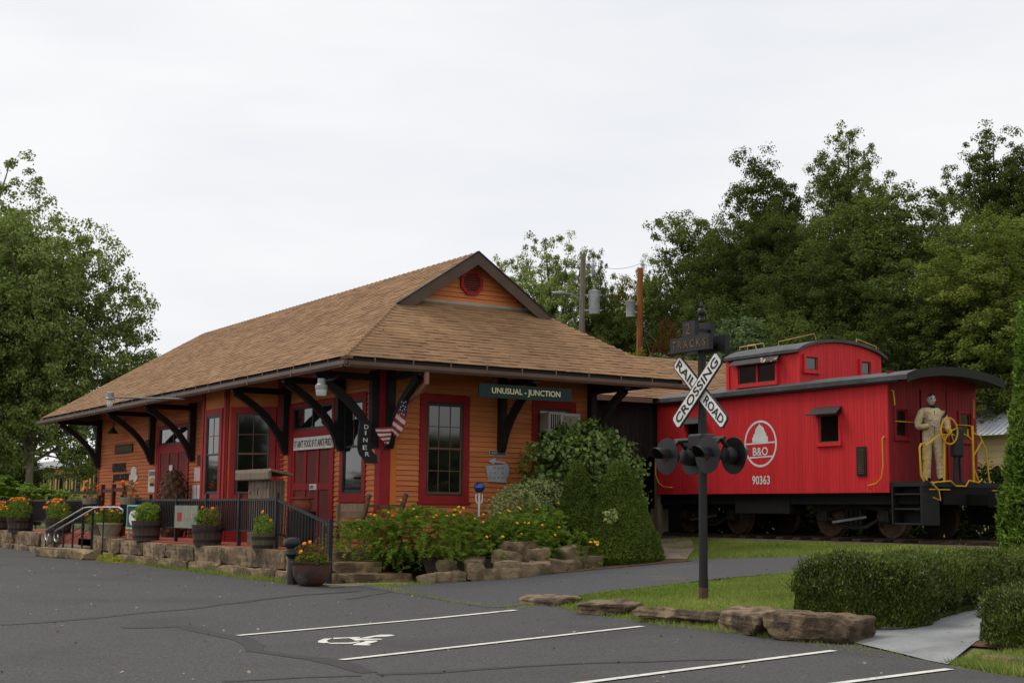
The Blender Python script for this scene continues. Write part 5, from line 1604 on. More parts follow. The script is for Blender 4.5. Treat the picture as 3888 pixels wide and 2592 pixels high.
# ------------------------------------------------------------------ mannequin on the platform
def skin_figure(name, joints, edges, m, parent, levels=2, root=0):
    me = bpy.data.meshes.new(name)
    off = world_loc(parent)
    me.from_pydata([tuple(Vector(j[0])-off) for j in joints], edges, [])
    o = bpy.data.objects.new(name, me)
    COL.objects.link(o)
    md = o.modifiers.new('skin', 'SKIN')
    md.use_smooth_shade = True
    for v, j in zip(me.skin_vertices[0].data, joints):
        r_ = j[1]
        v.radius = r_ if isinstance(r_, tuple) else (r_, r_)
    me.skin_vertices[0].data[root].use_root = True
    sb = o.modifiers.new('sub', 'SUBSURF')
    sb.levels = levels
    sb.render_levels = levels
    dg = bpy.context.evaluated_depsgraph_get()
    m2 = bpy.data.meshes.new_from_object(o.evaluated_get(dg))
    bpy.data.objects.remove(o)
    m2.materials.clear()
    m2.materials.append(m)
    ob = bpy.data.objects.new(name, m2)
    COL.objects.link(ob)
    ob.parent = parent
    return ob
mo = Vector((-20.02, 22.86, 2.18))
fdir = Vector((0.86, -0.5, 0)).normalized()
sdir = Vector((0.5, 0.86, 0)).normalized()       # towards image right
def mp_(s_, f, z): return mo + sdir*s_ + fdir*f + Vector((0, 0, z))
man = thing('mannequin', mo, 'mannequin in beige coveralls with pale face standing on the caboose platform', 'mannequin')
J = [(mp_(0, 0, 0.98), (0.175, 0.14)), (mp_(0, 0.0, 1.15), (0.185, 0.14)), (mp_(0, 0.01, 1.33), (0.20, 0.145)), (mp_(0, 0, 1.48), (0.15, 0.10)), (mp_(0, 0, 1.56), (0.062, 0.062)),
     (mp_(-0.10, 0, 0.90), 0.12), (mp_(-0.125, 0.02, 0.5), 0.096), (mp_(-0.14, 0, 0.12), 0.086), (mp_(-0.145, 0.02, 0.03), 0.08),
     (mp_(0.10, 0, 0.90), 0.12), (mp_(0.135, 0.02, 0.5), 0.096), (mp_(0.16, 0, 0.12), 0.086), (mp_(0.165, 0.02, 0.03), 0.08),
     (mp_(-0.20, 0, 1.47), 0.09), (mp_(-0.29, -0.02, 1.22), 0.088), (mp_(-0.30, 0.03, 1.12), 0.07), (mp_(-0.12, 0.2, 1.17), 0.058),
     (mp_(0.20, 0, 1.47), 0.09), (mp_(0.31, 0.0, 1.22), 0.088), (mp_(0.33, 0.04, 1.11), 0.068), (mp_(0.26, 0.26, 1.03), 0.055)]
E_ = [(0, 1), (1, 2), (2, 3), (3, 4), (0, 5), (5, 6), (6, 7), (7, 8), (0, 9), (9, 10), (10, 11), (11, 12), (3, 13), (13, 14), (14, 15), (15, 16), (3, 17), (17, 18), (18, 19), (19, 20)]
cov = skin_figure('body', J, E_, M['coverall'], man, levels=3)
for v in cov.data.vertices:
    p = v.co
    v.co = p + v.normal*(0.011*mnoise.noise(Vector((p.x*9, p.y*9, p.z*17)))+0.006*mnoise.noise(Vector((p.x*21, p.y*21, p.z*30))))
MB().tube([mp_(0.01, 0.15, 1.48), mp_(0.0, 0.165, 1.3), mp_(0, 0.16, 1.12), mp_(0, 0.15, 0.98)], 0.008, 5).build('zip', M['fibre_brown'], man)
MB().beam(mp_(-0.13, 0.15, 1.34), mp_(-0.05, 0.165, 1.34), 0.012, 0.09).build('pocket', M['coverall'], man)
for s_, f_, z_, sg in ((-0.10, 0.22, 1.17, 1), (0.25, 0.29, 1.02, -1)):
    hb = [(mp_(s_, f_, z_), 0.035), (mp_(s_+sg*0.04, f_+0.05, z_-0.005), (0.042, 0.022)), (mp_(s_+sg*0.06, f_+0.08, z_-0.01), (0.042, 0.018))]
    he = [(0, 1), (1, 2)]
    for q in range(4):
        a = -0.033+q*0.022
        ln = (0.055, 0.065, 0.06, 0.045)[q]
        i0 = len(hb)
        hb.append((mp_(s_+sg*(0.07), f_+0.10, z_+a), 0.0095))
        hb.append((mp_(s_+sg*(0.075+ln*0.6), f_+0.11, z_+a-0.01), 0.009))
        hb.append((mp_(s_+sg*(0.08+ln), f_+0.095, z_+a-0.025), 0.008))
        he += [(2, i0), (i0, i0+1), (i0+1, i0+2)]
    i0 = len(hb)
    hb.append((mp_(s_+sg*0.03, f_+0.07, z_+0.045), 0.011)); hb.append((mp_(s_+sg*0.06, f_+0.09, z_+0.06), 0.009))
    he += [(1, i0), (i0, i0+1)]
    skin_figure('hand', hb, he, M['black_cloth'] if sg < 0 else M['mask_skin'], man, levels=1)
for s_ in (-0.145, 0.165):
    sh = MB()
    c = mp_(s_, 0.06, 0.045)
    pr = [(0.03, -0.13), (0.05, -0.11), (0.055, 0.0), (0.048, 0.1), (0.02, 0.15)]
    sh.lathe(pr, c, 10, axis=fdir)
    sh.build('shoe', M['black_cloth'], man, smooth=True)
# head: an egg with brow, nose, mouth, ears
hc = mp_(0, 0.02, 1.72)
bm = bmesh.new()
bmesh.ops.create_icosphere(bm, subdivisions=4, radius=1.0)
for v in bm.verts:
    c = v.co.copy()
    x, y, zz = c.x*0.078, c.y*0.098, c.z*0.122     # x side, y front
    if c.z < 0:
        x *= 1-0.32*abs(c.z)**1.5
        y *= 1-0.12*abs(c.z)
    if c.y > 0:
        # eye sockets, nose, mouth
        for ex in (-0.4, 0.4):
            d2 = (c.x-ex)**2*7+(c.z-0.08)**2*16
            y -= 0.014*math.exp(-d2*2.2)
        y += 0.022*math.exp(-(c.x*6.5)**2)*math.exp(-((c.z+0.18)*5)**2) + 0.010*math.exp(-(c.x*7)**2)*math.exp(-((c.z+0.0)*4)**2)
        y += 0.006*math.exp(-(c.x*2.2)**2)*math.exp(-((c.z-0.28)*7)**2)
        y += 0.008*math.exp(-(c.x*3.2)**2)*math.exp(-((c.z+0.5)*9)**2)
        y += 0.010*math.exp(-(c.x*2.6)**2)*math.exp(-((c.z+0.86)*5)**2)
    v.co = sdir*x + fdir*y + Vector((0, 0, zz)) + hc - world_loc(man)
me = bpy.data.meshes.new('head'); bm.to_mesh(me); bm.free(); me.shade_smooth(); me.materials.append(M['mask_skin'])
head = bpy.data.objects.new('head', me); COL.objects.link(head); head.parent = man
for s_ in (-0.078, 0.078):
    MB().lathe([(0.004, -0.032), (0.014, -0.02), (0.017, 0.0), (0.014, 0.022), (0.004, 0.032)], hc+sdir*s_+fdir*-0.01, 8).build('ear', M['mask_skin'], head, smooth=True)
for s_ in (-0.031, 0.031):
    MB().lathe([(0.004, -0.011), (0.012, -0.006), (0.015, 0), (0.012, 0.006), (0.004, 0.011)], hc+sdir*s_+fdir*0.079+Vector((0, 0, 0.010)), 8, axis=fdir).build('eye', M['eye_dark'], head, smooth=True)
MB().beam(hc+sdir*-0.024+fdir*0.0855+Vector((0, 0, -0.064)), hc+sdir*0.024+fdir*0.0855+Vector((0, 0, -0.064)), 0.006, 0.008).build('mouth', M['eye_dark'], head)
for s_ in (-0.031, 0.031):
    MB().beam(hc+sdir*(s_-0.018)+fdir*0.088+Vector((0, 0, 0.032)), hc+sdir*(s_+0.018)+fdir*0.088+Vector((0, 0, 0.034)), 0.008, 0.008).build('brow', M['hair'], head)
bm = bmesh.new()
bmesh.ops.create_icosphere(bm, subdivisions=3, radius=1.0)
dele = [v for v in bm.verts if v.co.z < 0.25-0.75*max(0, -v.co.y)*1.0+0.30*max(0, v.co.y)]
bmesh.ops.delete(bm, geom=dele, context='VERTS')
for v in bm.verts:
    c = v.co.copy()
    k = 1.06+0.06*mnoise.noise(c*5)
    v.co = sdir*c.x*0.083*k + fdir*c.y*0.103*k + Vector((0, 0, c.z*0.130*k)) + hc - world_loc(man)
me = bpy.data.meshes.new('hair'); bm.to_mesh(me); bm.free(); me.shade_smooth(); me.materials.append(M['hair'])
hair = bpy.data.objects.new('hair', me); COL.objects.link(hair); hair.parent = head
MB().lathe([(0.075, -0.05), (0.085, -0.02), (0.075, 0.02), (0.068, 0.04)], mp_(0, 0.0, 1.555), 14).build('collar', M['black_cloth'], man, smooth=True)
MB().lathe([(0.161, 0.0), (0.163, 0.015), (0.161, 0.03)], mp_(0, 0, 1.06), 16).build('waist_band', M['coverall'], man, smooth=True)

# ------------------------------------------------------------------ crossing signal
cs = thing('crossing_signal', (-16.06, 13.38, G(-16.06, 13.38)), 'black railroad crossing signal post with white crossbuck and four lamps', 'crossing signal')
px, py = -16.06, 13.38
MB().lathe([(0.072, 0), (0.07, 0.3), (0.064, 0.4), (0.062, 3.7), (0.05, 3.9)], (px, py, 0.2), 16).build('post', M['iron'], cs, smooth=True)
MB().lathe([(0.0735, 0.0), (0.0725, 0.18), (0.071, 0.22)], (px, py, 0.2), 16).build('rusty_base', M['wheel_rust'], cs, smooth=True)
MB().lathe([(0.055, 0), (0.058, 0.03), (0.042, 0.05), (0.042, 0.07), (0.048, 0.075), (0.042, 0.085), (0.058, 0.11), (0.066, 0.145), (0.058, 0.18), (0.036, 0.205), (0.02, 0.21), (0.03, 0.225), (0.032, 0.24), (0.02, 0.275), (0.008, 0.30), (0.002, 0.325)], (px, py, 4.345), 16).build('finial', M['iron'], cs, smooth=True)
for y0, nm in ((13.18, 'front'), (13.50, 'back')):
    b = MB().box(px-0.21, px+0.075, y0, y0+0.07, 4.12, 4.345).build('number_box', M['iron'], cs)
    c = MB().box(px-0.50, px+0.40, y0-0.005, y0+0.08, 3.89, 4.115).build('tracks_box', M['iron'], cs)
    if nm == 'front':
        text('lettering', '2', (px-0.13, y0-0.001, 4.15), (1, 0, 0), (0, 0, 1), 0.105, 0.165, M['amber_beads'], b, 0.004, bold=0.01)
        text('lettering', 'T R A C K S', (px-0.45, y0-0.006, 3.945), (1, 0, 0), (0, 0, 1), 0.78, 0.12, M['amber_beads'], c, 0.004, bold=0.01)
MB().box(px-0.03, px+0.03, 13.25, 13.5, 4.2, 4.24).box(px-0.2, px+0.2, 13.26, 13.5, 3.98, 4.02).build('box_brackets', M['iron'], cs)
def blade(c, ang, y, ln, wd, strings, nm):
    r_ = Vector((math.cos(ang), 0, math.sin(ang)))
    u_ = Vector((-math.sin(ang), 0, math.cos(ang)))
    def poly(a, b, cc):
        return [(-a+cc, -b), (a-cc, -b), (a, -b+cc), (a, b-cc), (a-cc, b), (-a+cc, b), (-a, b-cc), (-a, -b+cc)]
    o = MB().prism(poly(ln/2, wd/2, 0.04), (c[0], y, c[1]), r_, u_, (0, 0.025, 0)).build(nm, M['iron'], cs)
    MB().prism(poly(ln/2-0.018, wd/2-0.018, 0.035), (c[0], y-0.003, c[1]), r_, u_, (0, 0.003, 0)).build('white_face', M['sign_white'], o)
    for s_, a, b in strings:
        q = Vector((c[0], y-0.0035, c[1])) + r_*a + u_*(-0.068)
        text('lettering', s_, q, r_, u_, b-a, 0.136, M['letter_black'], o, 0.004, bold=0.015)
blade((-15.96, 3.29), R(42.5), 13.19, 1.40, 0.235, [('CROSSING', -0.63, 0.63)], 'crossbuck_blade')
blade((-15.94, 3.28), R(-42.0), 13.235, 1.50, 0.235, [('RAIL', -0.69, -0.16), ('ROAD', 0.16, 0.69)], 'crossbuck_blade')
MB().box(px-0.06, px+0.06, 13.262, 13.33, 3.2, 3.36).build('blade_clamp', M['iron'], cs)
# lamps on the cross arm
MB().box(px-0.16, px+0.16, 13.22, 13.5, 2.42, 2.66).build('junction_box', M['iron'], cs, bevel=0.03)
MB().tube([(px-0.62, 13.36, 2.58), (px+0.52, 13.36, 2.58)], 0.035).build('cross_arm', M['iron'], cs, smooth=True)
for i, (x, sg) in enumerate(((-16.58, -1), (-15.63, -1), (-16.58, 1), (-15.63, 1))):
    yb = 13.30 if sg < 0 else 13.42
    hd = MB().lathe([(0.06, 0.0), (0.11, 0.02), (0.13, 0.08), (0.13, 0.17), (0.12, 0.18)], (x, yb, 2.34), 18, axis=(0, sg, 0)).build('signal_lamp', M['iron'], cs, smooth=True)
    dsk = MB().lathe([(0.118, 0.19), (0.27, 0.178), (0.274, 0.182), (0.274, 0.19), (0.118, 0.20)], (x, yb, 2.34), 32, axis=(0, sg, 0)).build('background_disc', M['iron'], hd, smooth=True)
    MB().lathe([(0.112, 0.17), (0.112, 0.192), (0.07, 0.205), (0.01, 0.21)], (x, yb, 2.34), 20, axis=(0, sg, 0)).build('lens', M['red_lens'], hd, smooth=True)
    vs, fs = [], []
    for a in range(13):
        t = R(-15+a*17.5)
        for d, r_ in ((0.20, 0.125), (0.34+0.10*math.sin(max(t, 0)), 0.125), (0.34+0.10*math.sin(max(t, 0)), 0.12), (0.20, 0.12)):
            vs.append((x+r_*math.cos(t), yb+sg*d, 2.34+r_*math.sin(t)))
    for a in range(12):
        for j in range(4):
            k = a*4
            fs.append((k+j, k+(j+1) % 4, k+4+(j+1) % 4, k+4+j))
    MB().add(vs, fs).build('hood', M['iron'], hd, smooth=True)
    MB().tube([(x, yb+sg*0.07, 2.47), (x, 13.36, 2.58)], 0.035).build('lamp_mount', M['iron'], hd)

# ------------------------------------------------------------------ utility poles
def upole(name, x, y, ztop, r, m, label, lean=0.0):
    t = thing(name, (x, y, G(x, y)), label, 'utility pole')
    g = G(x, y)
    MB().tube([(x-lean, y, g), (x-lean*0.4, y, g+(ztop-g)*0.6), (x, y, ztop)], [r*1.15, r*1.05, r*0.9], 10).build('shaft', M[m], t, smooth=True)
    return t
rv_ = Vector((0.53, 0.848, 0))
up1 = upole('utility_pole', -63.1, 44.05, 15.8, 0.17, 'pole_grey', 'grey weathered utility pole with large transformer and street light', lean=0.35)
c = Vector((-63.1, 44.05, 0))+rv_*0.62
MB().lathe([(0.20, 0), (0.30, 0.03), (0.31, 0.1), (0.31, 1.25), (0.33, 1.27), (0.33, 1.33), (0.2, 1.38)], (c.x, c.y, 12.4), 18).build('transformer', M['galv'], up1, smooth=True)
MB().lathe([(0.05, 0), (0.08, 0.03), (0.05, 0.07), (0.08, 0.12), (0.05, 0.17), (0.07, 0.22), (0.03, 0.27)], (c.x, c.y, 13.78), 8).build('bushing', M['lamp_grey'], up1)
for z in (12.65, 13.5):
    MB().beam(Vector((-63.1, 44.05, z)), c+Vector((0, 0, z))+rv_*0.42, 0.06, 0.08).build('bracket', M['galv'], up1)
e = Vector((-63.1, 44.05, 0))
MB().tube([e+Vector((0, 0, 12.6)), e-rv_*0.15+Vector((0, 0, 13.2)), e-rv_*0.6+Vector((0, 0, 13.55)), e-rv_*1.1+Vector((0, 0, 13.6))], 0.035).build('lamp_arm', M['lamp_grey'], up1, smooth=True)
MB().lathe([(0.03, -0.05), (0.1, 0.05), (0.13, 0.3), (0.09, 0.6), (0.03, 0.7)], e-rv_*1.0+Vector((0, 0, 13.6)), 10, axis=-rv_).build('lamp_head', M['lamp_grey'], up1, smooth=True)
MB().lathe([(0.09, 0), (0.1, 0.5), (0.05, 0.6)], e+rv_*0.55+Vector((0, 0, 14.6)), 8).build('cutout', M['lamp_grey'], up1, smooth=True)
MB().beam(e+Vector((0, 0, 15.1)), e+rv_*0.75+Vector((0, 0, 15.15)), 0.06, 0.06).build('cross_arm', M['lamp_grey'], up1)
up2 = upole('utility_pole', -61.6, 46.9, 15.1, 0.18, 'pole_new', 'orange-brown newer utility pole with small transformer on its left', lean=0.15)
e2 = Vector((-61.6, 46.9, 0))
c = e2-rv_*0.55
MB().lathe([(0.2, 0), (0.25, 0.03), (0.255, 0.85), (0.27, 0.87), (0.27, 0.92), (0.15, 0.96)], (c.x, c.y, 12.3), 16).build('transformer', M['galv'], up2, smooth=True)
MB().lathe([(0.05, 0), (0.08, 0.04), (0.05, 0.08), (0.07, 0.13), (0.02, 0.2)], (c.x, c.y, 13.26), 8).build('bushing', M['lamp_grey'], up2)
for z in (12.6, 13.05):
    MB().beam(e2+Vector((0, 0, z)), c+Vector((0, 0, z))-rv_*0.35, 0.05, 0.07).build('bracket', M['galv'], up2)
for z in (12.35, 12.55, 11.9, 11.75):
    MB().lathe([(0.04, 0), (0.06, 0.05), (0.04, 0.1)], e2+rv_*0.2+Vector((0, 0, z)), 8).build('insulator', M['lamp_grey'], up2)
MB().lathe([(0.03, 0), (0.03, 0.18), (0.1, 0.2), (0.1, 0.26), (0.05, 0.28)], e2+rv_*0.1+Vector((0, 0, 15.1)), 8).build('pin_insulator', M['lamp_glass'], up2)
def wire(p0, p1, sag, r, name, label):
    p0, p1 = Vector(p0), Vector(p1)
    o = MB().tube([p0.lerp(p1, i/14)-Vector((0, 0, sag*4*(i/14)*(1-i/14))) for i in range(15)], r, 4).build(name, M['wire'], None)
    return tag(o, label, 'wire', 'overhead wires')
wire(e+rv_*0.7+Vector((0, 0, 15.2)), e2+Vector((0, 0, 15.35)), 0.25, 0.012, 'overhead_wire', 'top overhead wire strung between the two utility poles')
wire(e2+Vector((0, 0, 15.3)), (-38, 62, 12.5), 0.8, 0.012, 'overhead_wire', 'thin overhead wire running right from the brown pole before the trees')
wire(e2+rv_*0.2+Vector((0, 0, 12.4)), (-36, 52, 8.2), 0.9, 0.012, 'overhead_wire', 'lower overhead wire crossing the dark trees above the cupola')
wire(e2+rv_*0.2+Vector((0, 0, 11.7)), (-52, 44, 8.0), 0.4, 0.03, 'service_cable', 'pale service cable dropping right from the brown pole')
wire(e2+rv_*0.2+Vector((0, 0, 11.6)), (-53.5, 42.5, 7.6), 0.7, 0.02, 'service_cable', 'slack lower service cable dropping right from the brown pole')
wire(e+Vector((0, 0, 12.9)), (-72, 38, 10.6), 0.2, 0.018, 'service_cable', 'cable running left from the grey pole to behind the roof')

# ------------------------------------------------------------------ yellow coach and the metal-roofed building
co = thing('passenger_coach', (-86, 23.5, 0.9), 'old yellow passenger coach behind the tree at the far left', 'railway car')
MB().box(-96, -76, 22.0, 25.0, 1.5, 3.95).build('body', M['yellow_coach'], co)
arch(-96.2, -75.8, 21.85, 25.15, 3.95, 0.55, 0.12).build('roof', M['coach_roof'], co, smooth=True)
MB().box(-96, -76, 21.97, 22.0, 2.28, 2.42).box(-96, -76, 21.97, 22.0, 3.38, 3.48).build('belt_rail', M['green_plate'], co)
for i in range(15):
    x = -95+i*1.28
    w_ = MB().box(x, x+0.85, 21.96, 21.998, 2.42, 3.38).build('window', M['sash'], co)
    MB().box(x+0.28, x+0.66, 21.95, 21.96, 2.55, 3.2).build('blind', M['pale_yellow'] if i % 3 else M['glass'], w_)
MB().box(-96, -76, 22.3, 24.7, 0.95, 1.5).build('underframe', M['under'], co)
sh = thing('metal_roofed_house', (-36, 52, 1), 'cream house with white ribbed metal roof behind the caboose end', 'house')
hx0, hx1, hy0, hy1 = -42.5, -30, 47.6, 56
MB().box(hx0, hx1, hy0, hy1, 0.8, 5.0).build('wall', M['cream'], sh)
for i in range(14):
    MB().box(hx0, hx1, hy0-0.02, hy0, 1.2+i*0.27, 1.2+i*0.27+0.25).build('siding_board', M['cream'], sh)
rf = MB().add([(hx0-0.4, hy0-0.5, 4.8), (hx1, hy0-0.5, 4.8), (hx1, hy0+4.2, 7.4), (hx0-0.4, hy0+4.2, 7.4), (hx0-0.4, hy1+0.5, 4.8), (hx1, hy1+0.5, 4.8)], [(0, 1, 2, 3), (3, 2, 5, 4)]).build('roof', M['white_metal'], sh)
for i in range(42):
    x = hx0-0.38+i*0.3
    MB().beam((x, hy0-0.5, 4.83), (x, hy0+4.2, 7.43), 0.05, 0.06).build('roof_rib', M['white_metal'], rf)

# ------------------------------------------------------------------ foliage builders
def blob_points(rng, lobes, n, shell=0.55):
    """points in a union of ellipsoids, biased to the outside; returns points and outward normals"""
    L_ = np.array([l for l in lobes], float)
    vol = L_[:, 3]*L_[:, 4]*L_[:, 5]
    pick = rng.choice(len(L_), n, p=vol/vol.sum())
    d = unit(rng.normal(0, 1, (n, 3)))
    r = rng.uniform(shell, 1.0, n)**0.6
    P = L_[pick, :3] + d*L_[pick, 3:6]*r[:, None]
    return P, unit(d/L_[pick, 3:6])

def clumps(rng, C, N, rc, per, flat=0.75):
    """leaves round each clump centre, denser on its upper outer side"""
    k = len(C)
    d = unit(rng.normal(0, 1, (k*per, 3)))
    NC = np.repeat(N, per, 0)
    d = unit(d + NC*0.30 + np.array([0, 0, 0.12]))
    rr = rng.uniform(0.02, 1.0, (k*per, 1))**0.55*np.repeat(rng.uniform(0.6, 1.45, (k, 1))*rc, per, 0)
    P = np.repeat(C, per, 0) + d*rr*np.array([1, 1, flat])
    return P, unit(d*0.7 + np.array([0, 0, 0.55]) + NC*0.3)

PROTO = []
def tree_proto(seed, h, rad, base, nclump, per, leaf, rc, sparse=False, shape='round', tk=1.0):
    rng = np.random.default_rng(seed)
    lobes = []
    ch = h-base
    n = 11 if not sparse else 9
    if shape == 'round':
        n += 8
    for i in range(n):
        t = (i+0.5)/n
        prof = math.sin(math.pi*min(0.97, 0.22+0.62*t))**0.6 if shape == 'round' else (1-0.85*t)
        a = i*2.4+rng.uniform(0, 1)
        ro = rad*prof*rng.uniform(0.25, 0.70)
        s = rad*rng.uniform(0.36, 0.58)*(0.65+0.5*prof)
        lobes.append((math.cos(a)*ro, math.sin(a)*ro, base+ch*(0.08+(0.83 if shape == 'round' else 0.84)*t), s, s, s*rng.uniform(0.75, 1.05)))
    lobes.append((0, 0, base+ch*0.5, rad*0.5, rad*0.5, ch*0.42))
    C, N = blob_points(rng, lobes, nclump, 0.22)
    P, LN = clumps(rng, C, N, rc, per)
    me = leaf_mesh('crown', P, LN, leaf, M['leaf_oak'], rng, aspect=0.75, jitter=0.45)
    tb = MB()
    tb.tube([(0, 0, -0.6), (0.05, 0, base*0.6), (0, 0.08, base+ch*0.3), (0.1, 0, base+ch*0.5), (0, 0, base+ch*0.72)], [rad*0.085*tk, rad*0.07*tk, rad*0.05*tk, rad*0.03*tk, rad*0.008*tk], 8)
    for i in range(26):
        q = C[rng.integers(len(C))]
        z0 = max(base*(0.7 if tk == 1 else 1.1), min(q[2]-rad*0.5, base+ch*0.7))*rng.uniform(0.75, 1)
        mid = (q[0]*0.5, q[1]*0.5, z0+(q[2]-z0)*0.45)
        tb.tube([(0, 0, z0), mid, tuple(q)], [rad*0.032*tk, rad*0.018*tk, rad*0.005*tk], 5)
    tm_ = tb.mesh('trunk', smooth=True)
    tm_.materials.append(M['bark'])
    return (me, tm_, h, rad)

def tree(p, x, y, ztop, rad, m, label, cat='tree', group='trees on the wooded hillside', rot=0.0, bark=None, name='leafy_tree', zb=None):
    me, tm_, h, r0 = PROTO[p]
    g = G(x, y) if zb is None else zb
    t = thing(name, (x, y, g), label, cat, group)
    s = rad/r0
    t.scale = (s, s, (ztop-g)/h)
    t.rotation_euler = (0, 0, rot)
    for nm, data, mm in (('trunk', tm_, bark), ('crown', me, m)):
        o = bpy.data.objects.new(nm, data)
        COL.objects.link(o)
        o.parent = t
        if mm:
            o.material_slots[0].link = 'OBJECT'
            o.material_slots[0].material = M[mm]
    return t
PROTO.append(tree_proto(1, 16, 4.2, 2.0, 1150, 92, 0.128, 0.46))
PROTO.append(tree_proto(2, 16, 4.2, 2.5, 1100, 92, 0.128, 0.46))
PROTO.append(tree_proto(3, 16, 4.2, 3.0, 800, 88, 0.128, 0.42, sparse=True))
PROTO.append(tree_proto(4, 10, 3.0, 0.6, 620, 70, 0.13, 0.32, shape='cone'))
PROTO.append(tree_proto(6, 12, 5.2, 3.4, 2000, 84, 0.13, 0.44, tk=0.5))
PROTO.append(tree_proto(7, 9, 4.0, 0.3, 900, 76, 0.135, 0.44))

T = [(2, -70.9, 47.1, 18.3, 3.3, 'leaf_sycamore', 'loose-crowned light green tree behind the grey utility pole'),
     (1, -71.6, 52.8, 16.6, 3.2, 'leaf_gold', 'yellow-green tree between the two utility poles'),
     (0, -65.3, 54.2, 20.4, 4.3, 'leaf_oak', 'broad oak right of the brown utility pole'),
     (1, -60.0, 55.0, 22.4, 3.7, 'leaf_dark', 'tall dark tree second highest on the hillside'),
     (2, -60.4, 61.9, 24.9, 3.6, 'leaf_oak', 'tallest open-crowned tree above the caboose cupola'),
     (0, -49.6, 52.8, 18.4, 4.9, 'leaf_oak', 'wide mid-green tree with bare limbs above the caboose roof'),
     (2, -55.6, 69.6, 24.9, 4.0, 'leaf_dark', 'dark open tree rising at the upper right edge'),
     (1, -54.2, 71.5, 23.6, 3.4, 'leaf_dark', 'dark tree partly out of frame at the upper right corner'),
     (0, -39.2, 49.6, 14.8, 3.7, 'leaf_light', 'light yellow-green tree at the right edge above the arborvitae'),
     (3, -42.8, 37.6, 10.1, 3.0, 'leaf_pine', 'soft blue-green white pine behind the caboose cupola'),
     (3, -45.6, 36.6, 8.6, 2.4, 'leaf_pine', 'smaller white pine just left of the crossing signal top'),
     (0, -62.6, 51.7, 14.7, 3.2, 'leaf_dark', 'dark leafy tree left of the white pine'),
     (1, -49.1, 47.9, 14.6, 3.4, 'leaf_dark', 'dark tree filling the gap right above the white pine'),
     (0, -43.0, 48.2, 12.6, 3.4, 'leaf_dark', 'shaded tree over the right half of the caboose roof'),
     (1, -47.5, 59.0, 12.5, 3.6, 'leaf_dark', 'shaded tree above the metal-roofed house'),
     (2, -78.3, 48.4, 18.1, 2.6, 'leaf_light', 'pale green treetop just right of the gable peak'),
     (5, -47.9, 37.9, 9.6, 1.2, 'leaf_rust', 'small rust-red dying shrub tree under the pine'),
     (1, -68.5, 51.2, 13.8, 2.8, 'leaf_oak', 'green tree filling behind both poles'),
     (5, -40.4, 41.0, 8.8, 3.2, 'leaf_dark', 'dark understorey tree directly above the caboose end roof'),
     (1, -59.7, 51.8, 17.6, 3.2, 'leaf_dark', 'dark tree wedged between the broad oak and the tall dark one'),
     (2, -67.5, 52.6, 17.0, 1.8, 'leaf_sycamore', 'thin wispy pale tree right of the brown pole'),
     (0, -56.2, 53.5, 18.4, 3.0, 'leaf_dark', 'dark tree below the tallest crown'),
     (1, -51.8, 60.5, 18.6, 2.9, 'leaf_oak', 'small green treetop in the saddle left of the right-edge trees'),
     (2, -70.3, 49.8, 17.5, 1.9, 'leaf_oak', 'leafy top just behind the head of the grey pole'),
     (0, -69.5, 48.5, 13.2, 2.5, 'leaf_sycamore', 'green tree between gable slope and grey pole'),
     (5, -46.0, 43.5, 10.0, 3.4, 'leaf_oak', 'understorey tree behind the cupola roof'),
     (5, -52.5, 47.0, 12.0, 3.6, 'leaf_dark', 'shaded understorey tree behind the broad oak'),
     (5, -57.5, 44.0, 9.5, 3.0, 'leaf_gold', 'low yellowish tree over the depot hip end'),
     (5, -68.0, 51.5, 9.5, 3.2, 'leaf_oak', 'low green tree behind the depot roof slope')]
T += [(5, -26.5, 44.0, 8.5, 4.0, 'leaf_dark', 'dark thicket tree just past the right edge behind the arborvitae'),
      (0, -24.0, 52.0, 16.0, 5.0, 'leaf_oak', 'hillside oak outside the frame right of the house'),
      (1, -8.0, 50.0, 16.5, 5.2, 'leaf_oak', 'second hillside oak outside the frame to the right'),
      (0, 10.0, 46.0, 6.0, 4.5, 'leaf_dark', 'dark roadside tree outside the frame to the right'),
      (1, 26.0, 42.0, 6.4, 4.5, 'leaf_oak', 'roadside oak outside the frame that the end window mirrors'),
      (0, 44.0, 50.0, 7.0, 5.0, 'leaf_dark', 'far roadside tree mirrored low in the end window')]
for i, (p, x, y, zt, rd, m, lab) in enumerate(T):
    tree(p, x, y, zt, rd, m, lab, rot=i*1.7)
tree(4, -61.6, 14.2, 12.9, 4.7, 'leaf_sycamore', 'broad sycamore with pale trunk behind the left end of the depot', group='sycamores at the left', bark='pale_bark', rot=0.6, name='sycamore_tree')
tree(2, -69.5, 13.2, 18.2, 4.4, 'leaf_sycamore', 'taller sycamore cut by the left edge of the frame', group='sycamores at the left', bark='pale_bark', rot=2.2, name='sycamore_tree')
tree(4, -74, 10.5, 15.5, 5.0, 'leaf_sycamore', 'sycamore filling the left edge behind the taller one', group='sycamores at the left', bark='pale_bark', rot=4.0, name='sycamore_tree')
tree(5, -104, 19, 7.0, 4.5, 'leaf_dark', 'dark shrubby tree far behind the sycamore trunk', group='sycamores at the left', rot=1.0)
tree(5, -78.5, 17.0, 5.0, 2.0, 'leaf_dark', 'dark low bushy tree left of the sycamore trunk', group='sycamores at the left', rot=3.0)
tree(5, -70.5, 13.4, 5.5, 2.2, 'leaf_dark', 'dark bushy tree above the sumac at the left edge', group='sycamores at the left', rot=5.0)
tree(5, -98, 13, 7.0, 4.8, 'leaf_dark', 'dark thicket tree behind the sumac at the far left', group='sycamores at the left', rot=2.0)
